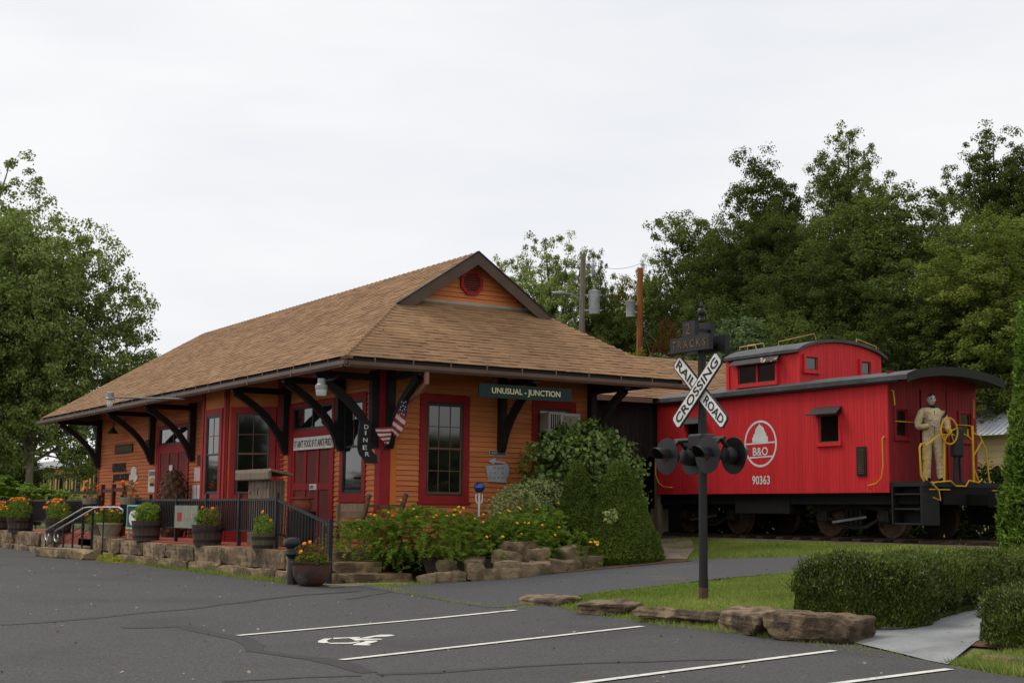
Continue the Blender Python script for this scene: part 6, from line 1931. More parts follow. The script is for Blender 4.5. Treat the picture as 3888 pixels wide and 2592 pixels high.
# trees across the road that only the window panes show
for i, (x, y, zt, rd) in enumerate(((-92, -22, 4.6, 6), (-82, -30, 4.2, 6), (-104, -12, 5, 6), (-70, -38, 4.2, 6), (-8, -50, 8.5, 5), (-17, -56, 7.5, 5))):  # last two added behind the camera to darken the bay panes
    tree(5, x, y, zt, rd, 'leaf_dark', ('nearest', 'second', 'third', 'farthest', 'added left-hand', 'added right-hand')[i] + ' roadside tree mirrored in the depot windows', group='roadside trees', rot=i*1.3)

# ------------------------------------------------------------------ hedges, shrubs
def hedge(name, spine, hw, ztop, n, label, seed, leaf=0.042):
    rng = np.random.default_rng(seed)
    S = np.array(spine, float)
    seg = np.linalg.norm(np.diff(S, axis=0), axis=1)
    cum = np.concatenate([[0], np.cumsum(seg)])
    Lt = cum[-1]
    s = rng.uniform(-hw*0.0, Lt, n)
    # extra samples on the rounded front end
    ne = n//4
    k = np.clip(np.searchsorted(cum, s, 'right')-1, 0, len(seg)-1)
    tt = (s-cum[k])/seg[k]
    c = S[k]+(S[k+1]-S[k])*tt[:, None]
    d = (S[k+1]-S[k])/seg[k][:, None]
    nn = np.stack([d[:, 1], -d[:, 0]], 1)
    a = rng.uniform(-0.25, math.pi+0.25, n)
    cs_, sn = np.cos(a), np.sin(a)
    su = np.sign(cs_)*np.abs(cs_)**0.45
    sv = np.sign(sn)*np.abs(sn)**0.55
    g = np.array([G(x, y) for x, y in c])
    depth = 1-rng.uniform(0, 1, n)**2.2*0.22
    P = np.stack([c[:, 0]+nn[:, 0]*su*hw*depth, c[:, 1]+nn[:, 1]*su*hw*depth, g+0.12+(ztop-g-0.12)*np.maximum(sv*depth, -0.05)], 1)
    Nn = np.stack([nn[:, 0]*su, nn[:, 1]*su, np.maximum(sv, 0.05)], 1)
    # end cap
    d0 = d[np.argmin(s)]
    th = rng.uniform(-1.6, 1.6, ne)
    zz = rng.uniform(0.02, 1, ne)
    rr = hw*(1-zz**6*0.35)*(1-rng.uniform(0, 1, ne)**2*0.2)
    e0 = S[0]
    n0 = np.array([d0[1], -d0[0]])
    dirx = -d0[0]*np.cos(th)*0.62+n0[0]*np.sin(th)
    diry = -d0[1]*np.cos(th)*0.62+n0[1]*np.sin(th)
    g0 = G(*e0)
    P2 = np.stack([e0[0]+dirx*rr, e0[1]+diry*rr, g0+0.03+(ztop-g0-0.05)*zz], 1)
    N2 = np.stack([dirx, diry, zz*0.6], 1)
    P = np.concatenate([P, P2]); Nn = np.concatenate([Nn, N2])
    bump = np.array([mnoise.noise(Vector(p)*1.9)*0.09+mnoise.noise(Vector(p)*6)*0.05 for p in P])+rng.exponential(0.026, len(P))*(P[:, 2] > ztop*0.55)
    P = P + unit(Nn)*bump[:, None]
    h = thing(name, (S[0][0], S[0][1], G(*S[0])), label, 'hedge', 'clipped yew hedges')
    al = unit(Nn)*0.5+np.array([0, 0, 0.9])
    me = leaf_mesh('foliage', P-np.array(h.location), rng.normal(0, 1, P.shape), leaf, M['leaf_hedge'], rng, aspect=0.34, jitter=0.8, along=al, var=0.5)
    addmesh('foliage', me, h)
    # stray shoots on top
    # solid dark core for the inner twigs, put in to block light
    mb = MB()
    vs, fs = [], []
    m_ = 10
    nst = 14
    for i in range(nst+1):
        q = Lt*i/nst
        kk = min(max(np.searchsorted(cum, q, 'right')-1, 0), len(seg)-1)
        t_ = (q-cum[kk])/seg[kk]
        p = S[kk]+(S[kk+1]-S[kk])*t_
        dd = (S[kk+1]-S[kk])/seg[kk]
        n_ = np.array([dd[1], -dd[0]])
        gg = G(*p)
        for j in range(m_+1):
            an = math.pi*j/m_
            u_ = math.copysign(abs(math.cos(an))**0.45, math.cos(an))*hw*0.86
            v_ = abs(math.sin(an))**0.55*(ztop-gg)*0.9
            vs.append((p[0]+n_[0]*u_, p[1]+n_[1]*u_, gg+v_))
    for i in range(nst):
        for j in range(m_):
            k_ = i*(m_+1)+j
            fs.append((k_, k_+1, k_+m_+2, k_+m_+1))
    fs.append(tuple(range(m_+1)))
    mb.add(vs, fs).build('woody_light_block', M['leaf_core'], h)
    return h
M['leaf_core'] = mat('woody_light_block', (30, 34, 20), (20, 22, 14), scale=8, rough=1.0)  # dark stand-in for inner twigs that blocks light through the foliage
hedge('yew_hedge', [(-12.2, 12.62), (-12.58, 13.7), (-12.85, 15.2), (-12.8, 17.0), (-12.2, 19.5)], 0.82, 0.98, 125000, 'long clipped yew hedge between the lawn and the concrete walk', 31)
hedge('yew_hedge', [(-9.33, 12.5), (-9.72, 14.0), (-9.85, 16.5)], 0.80, 0.77, 52000, 'lower yew hedge cut by the right edge beside the walk', 32)

def bush(name, loc, lobes, n, leaf, m, label, cat='shrub', seed=0, aspect=0.6, jitter=0.6, shell=0.6, clump=None, along_up=0.0, group=None, core=True):
    rng = np.random.default_rng(seed)
    t = thing(name, loc, label, cat, group)
    L0 = np.array(loc)
    lobes = [tuple(np.array(l[:3])-L0)+tuple(l[3:]) for l in lobes]
    if clump:
        C, N = blob_points(rng, lobes, n//clump[1], shell)
        P, N = clumps(rng, C, N, clump[0], clump[1])
    else:
        P, N = blob_points(rng, lobes, n, shell)
    al = None
    if along_up:
        al = N*0.6+np.array([0, 0, along_up])
    addmesh('foliage', leaf_mesh('foliage', P, N, leaf, M[m], rng, aspect=aspect, jitter=jitter, along=al), t)
    if core:
        mb = MB()
        for i in range(14):
            q = P[rng.integers(len(P))]
            mb.tube([(0, 0, -0.05), (q[0]*0.5, q[1]*0.5, q[2]*0.55), tuple(q)], [0.03, 0.018, 0.005], 5)
        o = bpy.data.objects.new('stems', mb.mesh('stems'))
        o.data.materials.append(M['bark'])
        COL.objects.link(o)
        o.parent = t
    return t
# vine-covered shrub
bush('vine_shrub', (-24.35, 16.95, 0.55), [(-24.35, 16.95, 1.9, 0.95, 1.15, 1.45), (-24.3, 16.3, 2.35, 0.7, 0.75, 0.85), (-24.2, 17.6, 2.1, 0.75, 0.8, 1.1), (-24.3, 16.95, 2.9, 0.7, 0.7, 0.55), (-24.1, 17.2, 1.2, 0.8, 1.1, 0.8)],
     17000, 0.09, 'leaf_vine', 'tall rounded vine-covered shrub before the end wall window', seed=41, aspect=0.85, clump=(0.16, 12))
def cone_bush(name, x, y, zb, zt, r, n, leaf, m, label, seed, cat='conifer', pw=0.8, group=None, rag=0.04):
    rng = np.random.default_rng(seed)
    t = thing(name, (x, y, zb), label, cat, group)
    h = zt-zb
    u = rng.uniform(0, 1, n)
    u = 1-np.sqrt(1-u*0.995)
    th = rng.uniform(0, 6.2832, n)
    rad = r*np.minimum(1, (1-u)**pw*1.02)*np.minimum(1, 0.72+u*3.2)
    rad = rad*(1-rng.uniform(0, 1, n)**2.5*0.3)
    P = np.stack([np.cos(th)*rad, np.sin(th)*rad, u*h], 1)
    bm_ = np.array([mnoise.noise(Vector((p[0]*2.6+seed, p[1]*2.6, p[2]*2.6)))*rag*1.3+mnoise.noise(Vector((p[0]*8+seed, p[1]*8, p[2]*8)))*rag for p in P])
    d = np.stack([np.cos(th), np.sin(th), np.full(n, 0.45)], 1)
    P = P + d*bm_[:, None]
    addmesh('foliage', leaf_mesh('foliage', P, rng.normal(0, 1, (n, 3)), leaf, M[m], rng, aspect=0.4, jitter=0.4, along=d+np.array([0, 0, 0.4]), var=0.5), t)
    prof = [(r*0.55, 0.0), (r*0.78, h*0.12), (r*0.74*(0.7**pw), h*0.3), (r*0.74*(0.45**pw), h*0.55), (r*0.7*(0.2**pw), h*0.8), (0.01, h*0.93)]
    MB().lathe(prof, (x, y, zb), 12).build('woody_light_block', M['leaf_core'], t)
    return t
cone_bush('dwarf_spruce', -22.85, 15.85, 0.42, 2.68, 0.64, 42000, 0.038, 'leaf_spruce', 'narrower left-hand dwarf spruce of the conical pair', 51, group='dwarf spruces by the path')
cone_bush('dwarf_spruce', -22.35, 16.5, 0.45, 2.68, 0.95, 70000, 0.038, 'leaf_spruce', 'fuller right-hand dwarf spruce of the conical pair', 52, group='dwarf spruces by the path')
cone_bush('arborvitae', -13.9, 18.75, 0.6, 7.0, 1.0, 42000, 0.09, 'leaf_arbor', 'tall dense arborvitae at the right edge of the frame', 53, pw=0.72, rag=0.08)
bush('variegated_shrub', (-23.75, 15.25, 0.7), [(-23.75, 15.0, 1.55, 0.45, 0.45, 0.5), (-23.7, 15.6, 1.75, 0.45, 0.45, 0.4), (-23.7, 14.7, 1.5, 0.35, 0.35, 0.35)], 5200, 0.055, 'leaf_varieg', 'pale variegated shrub below the vine', seed=43, clump=(0.14, 10))
bush('variegated_shrub', (-21.9, 16.2, 1.0), [(-21.75, 15.85, 1.42, 0.13, 0.13, 0.15)], 260, 0.05, 'leaf_varieg', 'small pale sprig growing out of the dwarf spruce', seed=44, clump=(0.05, 8), core=False)
bush('leafy_shrub', (-22.9, 17.4, 0.55), [(-22.9, 17.45, 0.95, 0.22, 0.25, 0.4), (-23.0, 17.4, 1.3, 0.2, 0.2, 0.3)], 800, 0.06, 'leaf_vine', 'small loose shrub right of the dwarf spruces', seed=45, clump=(0.12, 8))

# marigold bed: feathery fronds
rng = np.random.default_rng(61)
mar = thing('marigold_bed', (-23.3, 13.8, 0.6), 'mass of feathery green marigolds with yellow blooms above the rock edging', 'flowers')
lob = []
rr_ = random.Random(3)
for i in range(30):
    t = i/29
    y = 11.75+t*3.95
    x = -23.75-0.95*max(0, 0.3-t)/0.3+0.55*math.sin(t*2.6)+0.25*t+rr_.uniform(-0.3, 0.3)
    top = 1.38+0.10*math.sin(t*9)+(0.06 if 0.15 < t < 0.9 else -0.06)
    lob.append((x, y+rr_.uniform(-.1, .1), top-0.42+rr_.uniform(-.12, .05), 0.55, 0.42, 0.42))
for i in range(12):
    t = i/11
    lob.append((-22.85+0.45*t+rr_.uniform(-.1, .1), 12.95+t*2.6, 0.82+rr_.uniform(-.14, .12), 0.42, 0.36, 0.34))
lob += [(-23.3, 12.55, 0.5, 0.2, 0.26, 0.2), (-22.3, 13.5, 0.55, 0.2, 0.22, 0.3), (-21.95, 15.55, 0.6, 0.2, 0.3, 0.25)]
C, N = blob_points(rng, lob, 2500, 0.62)
keep = C[:, 2] > 0.35
C, N = C[keep], N[keep]
per = 16
# each centre carries an arching frond: leaflets along an axis
ax = unit(N*0.8+rng.normal(0, 0.35, C.shape)+np.array([0, 0, 0.25]))
tt = np.tile(np.linspace(0, 1, per), len(C))
A = np.repeat(ax, per, 0)
Cc = np.repeat(C, per, 0)
ln = np.repeat(rng.uniform(0.14, 0.28, (len(C), 1)), per, 0)
P = Cc + A*ln*tt[:, None] + np.array([0, 0, -1])*(ln*0.55*(tt**2)[:, None])
side = unit(np.cross(A, np.array([0, 0, 1.0])+rng.normal(0, 0.1, A.shape)))
sg = np.where(np.arange(len(P)) % 2 == 0, 1, -1)[:, None]
al = side*sg + A*0.5
P = P + side*sg*0.03*(1-tt[:, None]*0.5)
addmesh('foliage', leaf_mesh('foliage', P-np.array(mar.location), np.cross(side, A)*1.0, 0.085, M['leaf_marigold'], rng, aspect=0.30, jitter=0.25, along=al), mar)
bl = MB()
for k in range(3):
    bl.lathe([(0.004, -0.012), (0.028-0.006*k, 0.0+0.006*k), (0.03-0.008*k, 0.012+0.006*k), (0.008, 0.016+0.006*k)], (0, 0, 0), 7)
bloom = bl.mesh('bloom', smooth=False)
bloom.materials.append(M['bloom_yellow'])
bloom_o = bloom.copy(); bloom_o.materials.clear(); bloom_o.materials.append(M['bloom_orange'])
for i in range(46):
    L_ = lob[rr_.randrange(len(lob))]
    th = rr_.uniform(-0.9, 1.1)
    el = rr_.choice((0.5, 0.9, 1.2, 1.35))
    p = Vector((L_[0]+math.cos(th)*math.cos(el)*L_[3]*1.15, L_[1]+math.sin(th)*math.cos(el)*L_[4]*1.1, L_[2]+math.sin(el)*L_[5]*1.18+0.05))
    inst('bloom', bloom, mar, p, (rr_.uniform(.7, 1.15),)*3, (rr_.uniform(-.5, .5), rr_.uniform(.1, .8), 0))
mb = MB()
for i in range(70):
    L_ = lob[rr_.randrange(len(lob))]
    mb.tube([(L_[0]-0.1, L_[1], 0.55), (L_[0], L_[1]+rr_.uniform(-.1, .1), L_[2]), (L_[0]+rr_.uniform(-.15, .15), L_[1]+rr_.uniform(-.15, .15), L_[2]+0.42)], [0.012, 0.009, 0.004], 4)
mb.build('stems', M['leaf_marigold'], mar)

# sumac-like shrub at the left
rng = np.random.default_rng(71)
sm = thing('sumac_shrub', (-55, 12.6, 0.3), 'bright green shrub with arching fronds beyond the left railing', 'shrub')
Ps, As = [], []
for c0, nf, hh in (((-54.5, 12.9, 0.6), 46, 1.9), ((-55.5, 11.5, 0.6), 40, 2.3), ((-56.5, 10.0, 0.6), 40, 2.2), ((-53.5, 13.6, 0.6), 24, 1.5)):
    for i in range(nf):
        th = rng.uniform(0, 6.28)
        tl = rng.uniform(0.2, 1.0)
        L_ = rng.uniform(1.2, 2.0)
        n_ = 26
        t_ = np.linspace(0.1, 1, n_)
        hx = np.cos(th)*tl*L_*t_**1.3
        hy = np.sin(th)*tl*L_*t_**1.3
        hz = hh*(1-0.35*tl)*np.sin(t_*1.75)
        p = np.stack([c0[0]+hx, c0[1]+hy, c0[2]+hz], 1)
        d = unit(np.gradient(p, axis=0))
        s_ = unit(np.cross(d, np.array([0, 0, 1.0])))
        for q in (-1, 1):
            Ps.append(p+s_*q*0.1); As.append(s_*q+d*0.5)
Ps = np.concatenate(Ps); As = np.concatenate(As)
addmesh('foliage', leaf_mesh('foliage', Ps-np.array(sm.location), np.tile((0, 0, 1.0), (len(Ps), 1)), 0.24, M['leaf_sumac'], rng, aspect=0.3, jitter=0.35, along=As), sm)
mb = MB()
for x, y in ((-54.5, 12.9), (-55.5, 11.5), (-56.5, 10.0)):
    mb.tube([(x, y, 0.1), (x+0.05, y, 0.7), (x+0.1, y, 1.6)], [0.05, 0.04, 0.015], 6)
mb.build('stems', M['bark'], sm)
bush('moss_clump', (-34.6, 10.05, 0.12), [(-34.9, 10.05, 0.18, 0.7, 0.25, 0.18), (-34.2, 10.05, 0.16, 0.5, 0.22, 0.15)], 2600, 0.035, 'leaf_moss', 'yellow-green creeping plant at the foot of the stone wall', cat='plant', seed=46, core=False)

# ------------------------------------------------------------------ planters and porch things
rr_ = random.Random(21)
def flowers(parent, c, r, h, n_leaf, n_bloom, seed, m='leaf_marigold', bl=bloom_o, leaf=0.05, dry=False, bs=1.3):
    rng = np.random.default_rng(seed)
    L_ = [(c[0], c[1], c[2]+h*0.45, r, r, h*0.55), (c[0]-r*0.5, c[1], c[2]+h*0.4, r*0.6, r*0.6, h*0.5), (c[0]+r*0.5, c[1], c[2]+h*0.35, r*0.6, r*0.6, h*0.5)]
    C, N = blob_points(rng, L_, n_leaf//12, 0.45)
    P, N = clumps(rng, C, N, 0.07, 12)
    addmesh('foliage', leaf_mesh('foliage', P-np.array(world_loc(parent)), N, leaf, M[m], rng, aspect=0.4, jitter=0.7), parent)
    for i in range(n_bloom):
        th = rr_.uniform(0, 6.28); el = rr_.uniform(0.0, 1.5)
        p = (c[0]+math.cos(th)*math.cos(el)*r*1.25, c[1]+math.sin(th)*math.cos(el)*r*1.0-0.05, c[2]+h*0.45+math.sin(el)*h*0.62)
        inst('bloom', bl, parent, p, (bs*rr_.uniform(.8, 1.2),)*3, (rr_.uniform(.2, 1.2), rr_.uniform(-.4, .4), 0))
def stave_mesh(r, h, n, m, bulge=0.12, taper=0.0):
    w_ = 2*math.pi*r/n*0.94
    mb = MB()
    k = 5
    vs, fs = [], []
    for i in range(k+1):
        t = i/k
        rr2 = r*(1-taper*(1-t))*(1+bulge*(math.sin(math.pi*(0.5+0.5*t)) if taper == 0 else 0))
        ww = w_*rr2/r
        for a, b in ((0, -0.5), (0, 0.5), (-0.02, 0.5), (-0.02, -0.5)):
            vs.append((rr2+a, b*ww, t*h))
    for i in range(k):
        for j in range(4):
            fs.append((i*4+j, i*4+(j+1) % 4, (i+1)*4+(j+1) % 4, (i+1)*4+j))
    fs += [(0, 3, 2, 1), (k*4, k*4+1, k*4+2, k*4+3)]
    me = mb.add(vs, fs).mesh('stave')
    me.materials.append(m)
    return me
SV = {}
def barrel(x, y, z, r, h, label, m='barrel_wood', n=18, name='half_barrel', taper=0.0, hoops=2):
    t = thing(name, (x, y, z), label, 'planter', 'barrel planters on the stone wall')
    key = (r, h, m)
    if key not in SV:
        SV[key] = stave_mesh(r, h, n, M[m], bulge=-0.16 if taper == 0 else 0, taper=taper)
    # a half barrel is widest at its open rim
    for i in range(n):
        inst('stave', SV[key], t, (x, y, z), rot=(0, 0, 2*math.pi*i/n))
    for k in range(hoops):
        zz = h*(0.22+0.5*k)
        f = zz/h
        rr2 = r*(1-taper*(1-f))*(1-0.16*math.sin(math.pi*(0.5+0.5*f)) if taper == 0 else 1)
        mbh = MB()
        mbh.tube([(x+rr2*1.0*math.cos(R(15*i)), y+rr2*math.sin(R(15*i)), z+zz) for i in range(25)], 0.014, 4, cap=False)
        mbh.lathe([(rr2+0.004, zz-0.03), (rr2+0.011, zz-0.03), (rr2+0.011, zz+0.03), (rr2+0.004, zz+0.03)], (x, y, z), 24)
        mbh.build('hoop', M['hoop'], t)
    MB().lathe([(0.01, h-0.06), (r*0.8, h-0.06), (r*0.8, h-0.05), (0.01, h-0.03)], (x, y, z), 16).build('soil', M['soil'], t)
    return t
b = barrel(-29.05, 10.48, 0.71, 0.34, 0.44, 'dark half barrel with orange-tipped flowers below the grey board')
flowers(b, (-29.05, 10.48, 1.10), 0.26, 0.40, 2200, 2, 81); flowers(b, (-28.85, 10.48, 1.10), 0.2, 0.5, 500, 1, 82, m='dry_stems')
b = barrel(-33.28, 10.48, 0.71, 0.36, 0.48, 'dark half barrel with a bright green ferny mound near the teal board')
flowers(b, (-33.28, 10.48, 1.16), 0.34, 0.45, 3600, 0, 83)
b = barrel(-41.5, 10.48, 0.70, 0.40, 0.46, 'half barrel of orange marigolds nearest the handrail')
flowers(b, (-41.5, 10.48, 1.12), 0.42, 0.55, 3000, 22, 84, bs=1.45)
b = barrel(-46.3, 10.48, 0.68, 0.42, 0.48, 'half barrel thick with orange marigolds at the left')
flowers(b, (-46.3, 10.48, 1.12), 0.62, 0.6, 4200, 38, 85, bs=1.45)
b = barrel(-49.3, 10.48, 0.66, 0.42, 0.48, 'half barrel cut by the left edge of the frame')
flowers(b, (-49.3, 10.48, 1.10), 0.5, 0.5, 2800, 18, 86, bs=1.45)
b = barrel(-25.86, 10.46, 0.70, 0.235, 0.33, 'small greenish tapered wooden tub by the end of the railing', m='tub_wood', n=14, name='wooden_tub', taper=0.2)
flowers(b, (-25.86, 10.46, 0.99), 0.2, 0.42, 1500, 2, 87, leaf=0.045)
def pot(name, prof, x, y, z, m, label, cat='planter', n=20):
    t = thing(name, (x, y, z), label, cat)
    MB().lathe(prof, (x, y, z), n).build('pot', M[m], t, smooth=True)
    return t
p = pot('stone_planter', [(0.2, 0), (0.22, 0.02), (0.2, 0.06), (0.27, 0.22), (0.30, 0.33), (0.34, 0.36), (0.34, 0.41), (0.30, 0.41), (0.28, 0.36)], -36.2, 10.45, 0.70, 'planter_stone', 'carved stone planter of orange marigolds right of the porch steps')
flowers(p, (-36.2, 10.45, 1.06), 0.34, 0.42, 2400, 12, 88, bs=1.8)
p = pot('stone_planter', [(0.2, 0), (0.24, 0.02), (0.27, 0.3), (0.29, 0.33), (0.25, 0.33)], -37.75, 10.6, 0.66, 'old_concrete', 'plain low planter of marigolds behind the carved stone one')
flowers(p, (-37.75, 10.6, 0.96), 0.36, 0.4, 1800, 14, 89, bs=1.8)
# window-box planters hooked over the railing
for x, lab in ((-39.05, 'white slatted rail planter left of the porch opening'), (-35.5, 'white slatted rail planter right of the porch opening')):
    t = thing('rail_planter', (x, RLY-0.03, 1.58), lab, 'planter', 'white rail planters')
    MB().add([(x-0.4, RLY-0.14, 1.58), (x+0.4, RLY-0.14, 1.58), (x+0.4, RLY+0.1, 1.58), (x-0.4, RLY+0.1, 1.58), (x-0.5, RLY-0.18, 1.76), (x+0.5, RLY-0.18, 1.76), (x+0.5, RLY+0.14, 1.76), (x-0.5, RLY+0.14, 1.76)],
             [(0, 3, 2, 1), (4, 5, 6, 7), (0, 1, 5, 4), (1, 2, 6, 5), (2, 3, 7, 6), (3, 0, 4, 7)]).build('box', M['planter_stone'], t)
    for i in range(9):
        xx = x-0.4+i*0.1
        MB().beam((xx, RLY-0.145, 1.585), (xx+(xx-x)*0.25, RLY-0.184, 1.755), 0.015, 0.012).build('slat', M['old_concrete'], t)
    flowers(t, (x, RLY-0.02, 1.74), 0.22, 0.45, 500, 6, int(90+x), m='dry_stems', bs=1.8)
# cast iron cauldron of dry flowers and black iron stub
t = thing('cauldron_planter', (-22.98, 10.22, 0.14), 'rusty black cast iron cauldron of faded flowers at the corner steps', 'planter')
MB().lathe([(0.06, 0.0), (0.18, 0.02), (0.26, 0.08), (0.31, 0.18), (0.33, 0.30), (0.335, 0.38), (0.37, 0.415), (0.375, 0.435), (0.335, 0.435), (0.31, 0.38), (0.02, 0.37)], (-22.98, 10.22, 0.15), 28).build('pot', M['cast_iron'], t, smooth=True)
flowers(t, (-22.98, 10.22, 0.56), 0.30, 0.34, 1900, 5, 97, m='dry_stems')
flowers(t, (-22.95, 10.22, 0.52), 0.28, 0.22, 1500, 0, 98)
t = thing('iron_hitching_post', (-23.52, 10.10, 0.13), 'stubby black cast iron post with rounded head beside the cauldron', 'post')
MB().lathe([(0.10, 0), (0.10, 0.5), (0.085, 0.52)], (-23.52, 10.10, 0.1), 14).build('shaft', M['iron'], t, smooth=True)
MB().lathe([(0.085, 0.52), (0.15, 0.60), (0.13, 0.66), (0.12, 0.7), (0.16, 0.74), (0.175, 0.80), (0.14, 0.87), (0.05, 0.9)], (-23.52, 10.10, 0.1), 14).build('head', M['iron'], t, smooth=True)
# little outhouse on the porch
t = thing('toy_outhouse', (-28.2, 11.45, FL), 'small weathered grey wooden outhouse model with crescent cut-out on the porch', 'ornament')
ox0, ox1, oy0, oy1 = -28.8, -27.62, 11.3, 11.62
for i in range(7):
    xx = ox0+i*(ox1-ox0)/7
    MB().box(xx+0.006, xx+(ox1-ox0)/7-0.006, oy0-0.02, oy0, FL, 2.12-0.01*(i % 3)).build('plank', M['grey_wood'], t)
for i in range(5):
    yy = oy0+i*(oy1-oy0)/5
    MB().box(ox1, ox1+0.02, yy+0.005, yy+(oy1-oy0)/5-0.005, FL, 2.1).build('plank', M['grey_wood'], t)
MB().box(ox0+0.01, ox1-0.002, oy0+0.002, oy1, FL, 2.1).build('inner_box', M['dark_room'], t)
MB().beam((-28.3, 11.16, 2.31), (-28.3, 11.66, 2.22), 2.0, 0.05).build('roof', M['grey_wood'], t)
MB().box(-29.28, -27.34, 11.14, 11.22, 2.10, 2.29).build('fascia_log', M['grey_wood'], t, bevel=0.03)
MB().prism([(0.05*math.cos(R(a))*1.6, 0.09*math.sin(R(a))) for a in range(90, 271, 20)]+[(0.028*math.cos(R(a))*1.3, 0.085*math.sin(R(a))) for a in range(270, 89, -20)], (-28.2, oy0-0.024, 1.86), (1, 0, 0), (0, 0, 1), (0, 0.004, 0)).build('crescent', M['dark_room'], t)
MB().lathe([(0.03, 0), (0.035, 0.02), (0.015, 0.035)], (-28.7, oy0-0.02, 1.86), 10, axis=(0, -1, 0)).build('knob', M['grey_wood'], t)
MB().box(-27.9, -27.74, oy0-0.045, oy0-0.021, 1.95, 2.05).build('hinge_block', M['grey_wood'], t)
# terracotta pot on a dark tub
t = thing('terracotta_pot', (-27.45, 11.95, 1.47), 'terracotta pot on a dark tub before the right door', 'pot')
MB().lathe([(0.17, 0), (0.21, 0.05), (0.22, 0.14), (0.19, 0.2), (0.2, 0.23), (0.24, 0.25), (0.24, 0.28), (0.19, 0.28), (0.17, 0.2)], (-27.45, 11.95, 1.47), 18).build('pot', M['terracotta'], t, smooth=True)
t = thing('dark_tub', (-27.45, 11.95, FL), 'dark wooden tub carrying the terracotta pot', 'tub')
MB().lathe([(0.26, 0), (0.31, 0.35), (0.30, 0.74), (0.05, 0.75)], (-27.45, 11.95, FL), 16).build('tub', M['hoop'], t, smooth=True)
for zz in (0.2, 0.6):
    MB().lathe([(0.30, zz-0.02), (0.325, zz-0.02), (0.325, zz+0.02), (0.30, zz+0.02)], (-27.45, 11.95, FL), 18).build('hoop', M['iron'], t)
# bench and upturned cart by the corner
t = thing('porch_bench', (-26.3, 12.3, FL), 'weathered grey wooden bench under the narrow window', 'bench')
for i in range(3):
    MB().box(-26.9, -25.5, 12.15+i*0.13, 12.27+i*0.13, 1.17, 1.20).build('slat', M['grey_wood'], t)
for i in range(2):
    MB().box(-26.95, -25.6, 12.55, 12.58, 1.34+i*0.15, 1.47+i*0.15).build('back_slat', M['grey_wood'], t)
for x in (-26.85, -25.6):
    MB().box(x-0.03, x+0.03, 12.16, 12.22, FL, 1.17).build('leg', M['grey_wood'], t)
    MB().box(x-0.03, x+0.03, 12.49, 12.548, FL, 1.62).build('leg', M['grey_wood'], t)
t = thing('hand_cart', (-24.9, 12.6, FL-0.1), 'brown wooden luggage cart frame leaning at the depot corner', 'cart')
MB().beam((-25.3, 12.25, 1.0), (-24.95, 12.30, 1.80), 0.05, 0.09).build('shaft', M['fibre_brown'], t)
MB().beam((-24.75, 12.75, 1.0), (-24.45, 12.85, 1.82), 0.05, 0.09).build('shaft', M['fibre_brown'], t)
MB().beam((-25.05, 12.30, 1.58), (-24.55, 12.82, 1.58), 0.04, 0.05).build('cross_bar', M['fibre_brown'], t)
for f in (0.33, 0.66):
    a = Vector((-25.05, 12.30, 1.57)).lerp(Vector((-24.55, 12.82, 1.57)), f)
    MB().beam(a, a+Vector((-0.12, 0, -0.4)), 0.03, 0.035).build('slat', M['fibre_brown'], t)
# boards on the railing, fibre figure by the left door, red fence
t = thing('rail_board', (-31.05, RLY-0.05, 1.05), 'grey-green notice board fixed to the railing', 'board')
MB().box(-31.85, -30.3, RLY-0.07, RLY-0.04, 1.05, 1.56).build('panel', M['grey_board'], t)
MB().box(-31.65, -31.35, RLY-0.074, RLY-0.07, 1.2, 1.4).build('red_print', M['flag_red'], t)
for i in range(4):
    MB().box(-31.2+i*0.17, -31.14+i*0.17, RLY-0.074, RLY-0.07, 1.25, 1.48).build('print', M['planter_stone'], t)
t = thing('chalk_board', (-34.75, 10.62, FL), 'slate board with teal frame leaning on the railing', 'board')
lb = frame_fn((-35.35, 10.64, FL+0.25), (1, 0, 0), (0, -1, 0.0))
for nm, a, mm in (('frame', (0, 1.15, 0, 0.04, 0, 0.03), 'teal'), ('frame', (0, 1.15, 0.56, 0.60, 0, 0.03), 'teal'), ('frame', (0, 0.05, 0.04, 0.56, 0, 0.03), 'teal'), ('frame', (1.10, 1.15, 0.04, 0.56, 0, 0.03), 'teal'), ('slate', (0.05, 1.10, 0.04, 0.56, 0.002, 0.02), 'slate')):
    q = MB(); lb(q, *a); q.build(nm, M[mm], t)
MB().prism(ov(-34.8, FL+0.52, 0.38, 0.20), (0, 10.614, 0), (1, 0, 0), (0, 0, 1), (0, 0.004, 0)).build('drawing', M['sign_white'], t)
for x in (-35.3, -34.25):
    MB().box(x-0.02, x+0.02, 10.645, 10.675, FL, FL+0.84).build('leg', M['teal'], t)
t = thing('fibre_figure', (-36.8, 12.35, FL), 'tall shaggy brown pine-cone figure beside the left door', 'ornament')
MB().lathe([(0.28, 0), (0.36, 0.3), (0.34, 0.9), (0.30, 1.3), (0.22, 1.6), (0.1, 1.78), (0.02, 1.82)], (-37.0, 12.35, FL), 14).build('core', M['fibre_brown'], t, smooth=True)
sc_m = MB().add([(-0.06, 0, 0.05), (0.06, 0, 0.05), (0.05, 0.09, -0.03), (-0.05, 0.09, -0.03), (0, 0.03, 0.07)], [(0, 1, 4), (0, 4, 3), (1, 2, 4), (2, 3, 4)]).mesh('scale')
sc_m.materials.append(M['fibre_brown'])
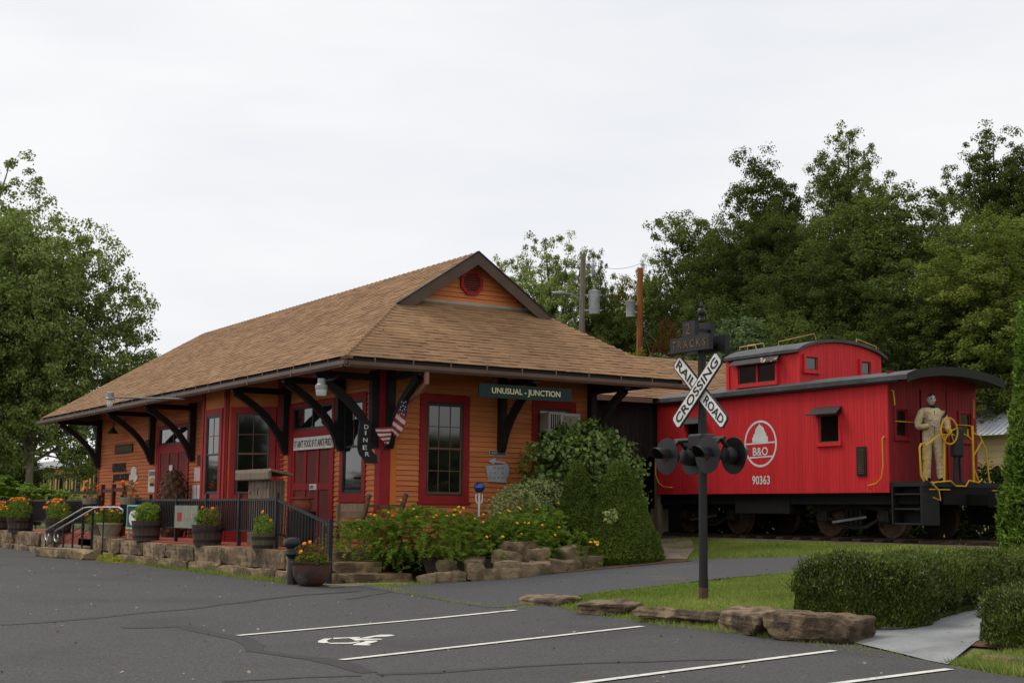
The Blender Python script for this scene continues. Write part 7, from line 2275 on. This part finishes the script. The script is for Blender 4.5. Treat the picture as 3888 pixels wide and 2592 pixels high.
for i in range(110):
    z = 0.1+i/110*1.65
    r_ = 0.34 if z < 1.2 else 0.34*(1-((z-1.2)/0.65)**2*0.85)
    a = i*2.4
    inst('scale', sc_m, t, (-37.0+math.cos(a)*r_, 12.35+math.sin(a)*r_, FL+z), rot=(0, 0, a-math.pi/2))
t = thing('red_fence', (-40, 11.7, FL), 'dark red wooden frame fence behind the porch opening', 'fence')
for x in (-41.1, -40.0, -38.95):
    MB().box(x-0.06, x+0.06, 11.55, 11.65, FL, 2.16).build('post', M['rust_wood'], t)
MB().box(-41.04, -40.06, 11.57, 11.63, 1.92, 2.02).box(-39.94, -39.01, 11.57, 11.63, 1.95, 2.05).build('rail', M['rust_wood'], t)
MB().beam((-39.6, 11.5, 0.9), (-38.5, 11.5, 1.72), 0.08, 0.12).build('brace', M['rust_wood'], t)
# gazing ball on a white trident stand
t = thing('gazing_ball', (-24.3, 14.43, 0.7), 'blue glass gazing ball on a white trident stand in the marigolds', 'ornament')
MB().lathe([(0.005, -0.112), (0.05, -0.1), (0.09, -0.066), (0.11, -0.02), (0.11, 0.02), (0.09, 0.066), (0.05, 0.1), (0.005, 0.112)], (-24.3, 14.43, 1.97), 24).build('ball', M['blue_ball'], t, smooth=True)
MB().tube([(-24.3, 14.43, 0.7), (-24.3, 14.43, 1.86)], 0.022).build('stem', M['sign_white'], t, smooth=True)
for s_ in (-1, 1):
    MB().tube([(-24.3, 14.43, 1.66), (-24.3, 14.43+s_*0.05, 1.66), (-24.3, 14.43+s_*0.075, 1.72), (-24.3, 14.43+s_*0.07, 1.84)], 0.014, 6).build('prong', M['sign_white'], t, smooth=True)
# shrubs added behind the track to darken the view under the caboose
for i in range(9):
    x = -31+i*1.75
    bush('added_shrub', (x, 27.2, 0.85), [(x, 27.2+0.3*math.sin(i*2.1), 1.6, 1.15, 0.9, 1.05+0.15*math.sin(i*1.3)), (x+0.5, 26.7, 1.2, 0.9, 0.6, 0.6)], 5200, 0.12, 'leaf_shaded',
         ('leftmost', 'second', 'third', 'fourth', 'fifth', 'sixth', 'seventh', 'eighth', 'rightmost')[i] + ' shrub of the row added to darken behind the caboose wheels', seed=300+i, clump=(0.25, 14), group='shrubs added behind the track')
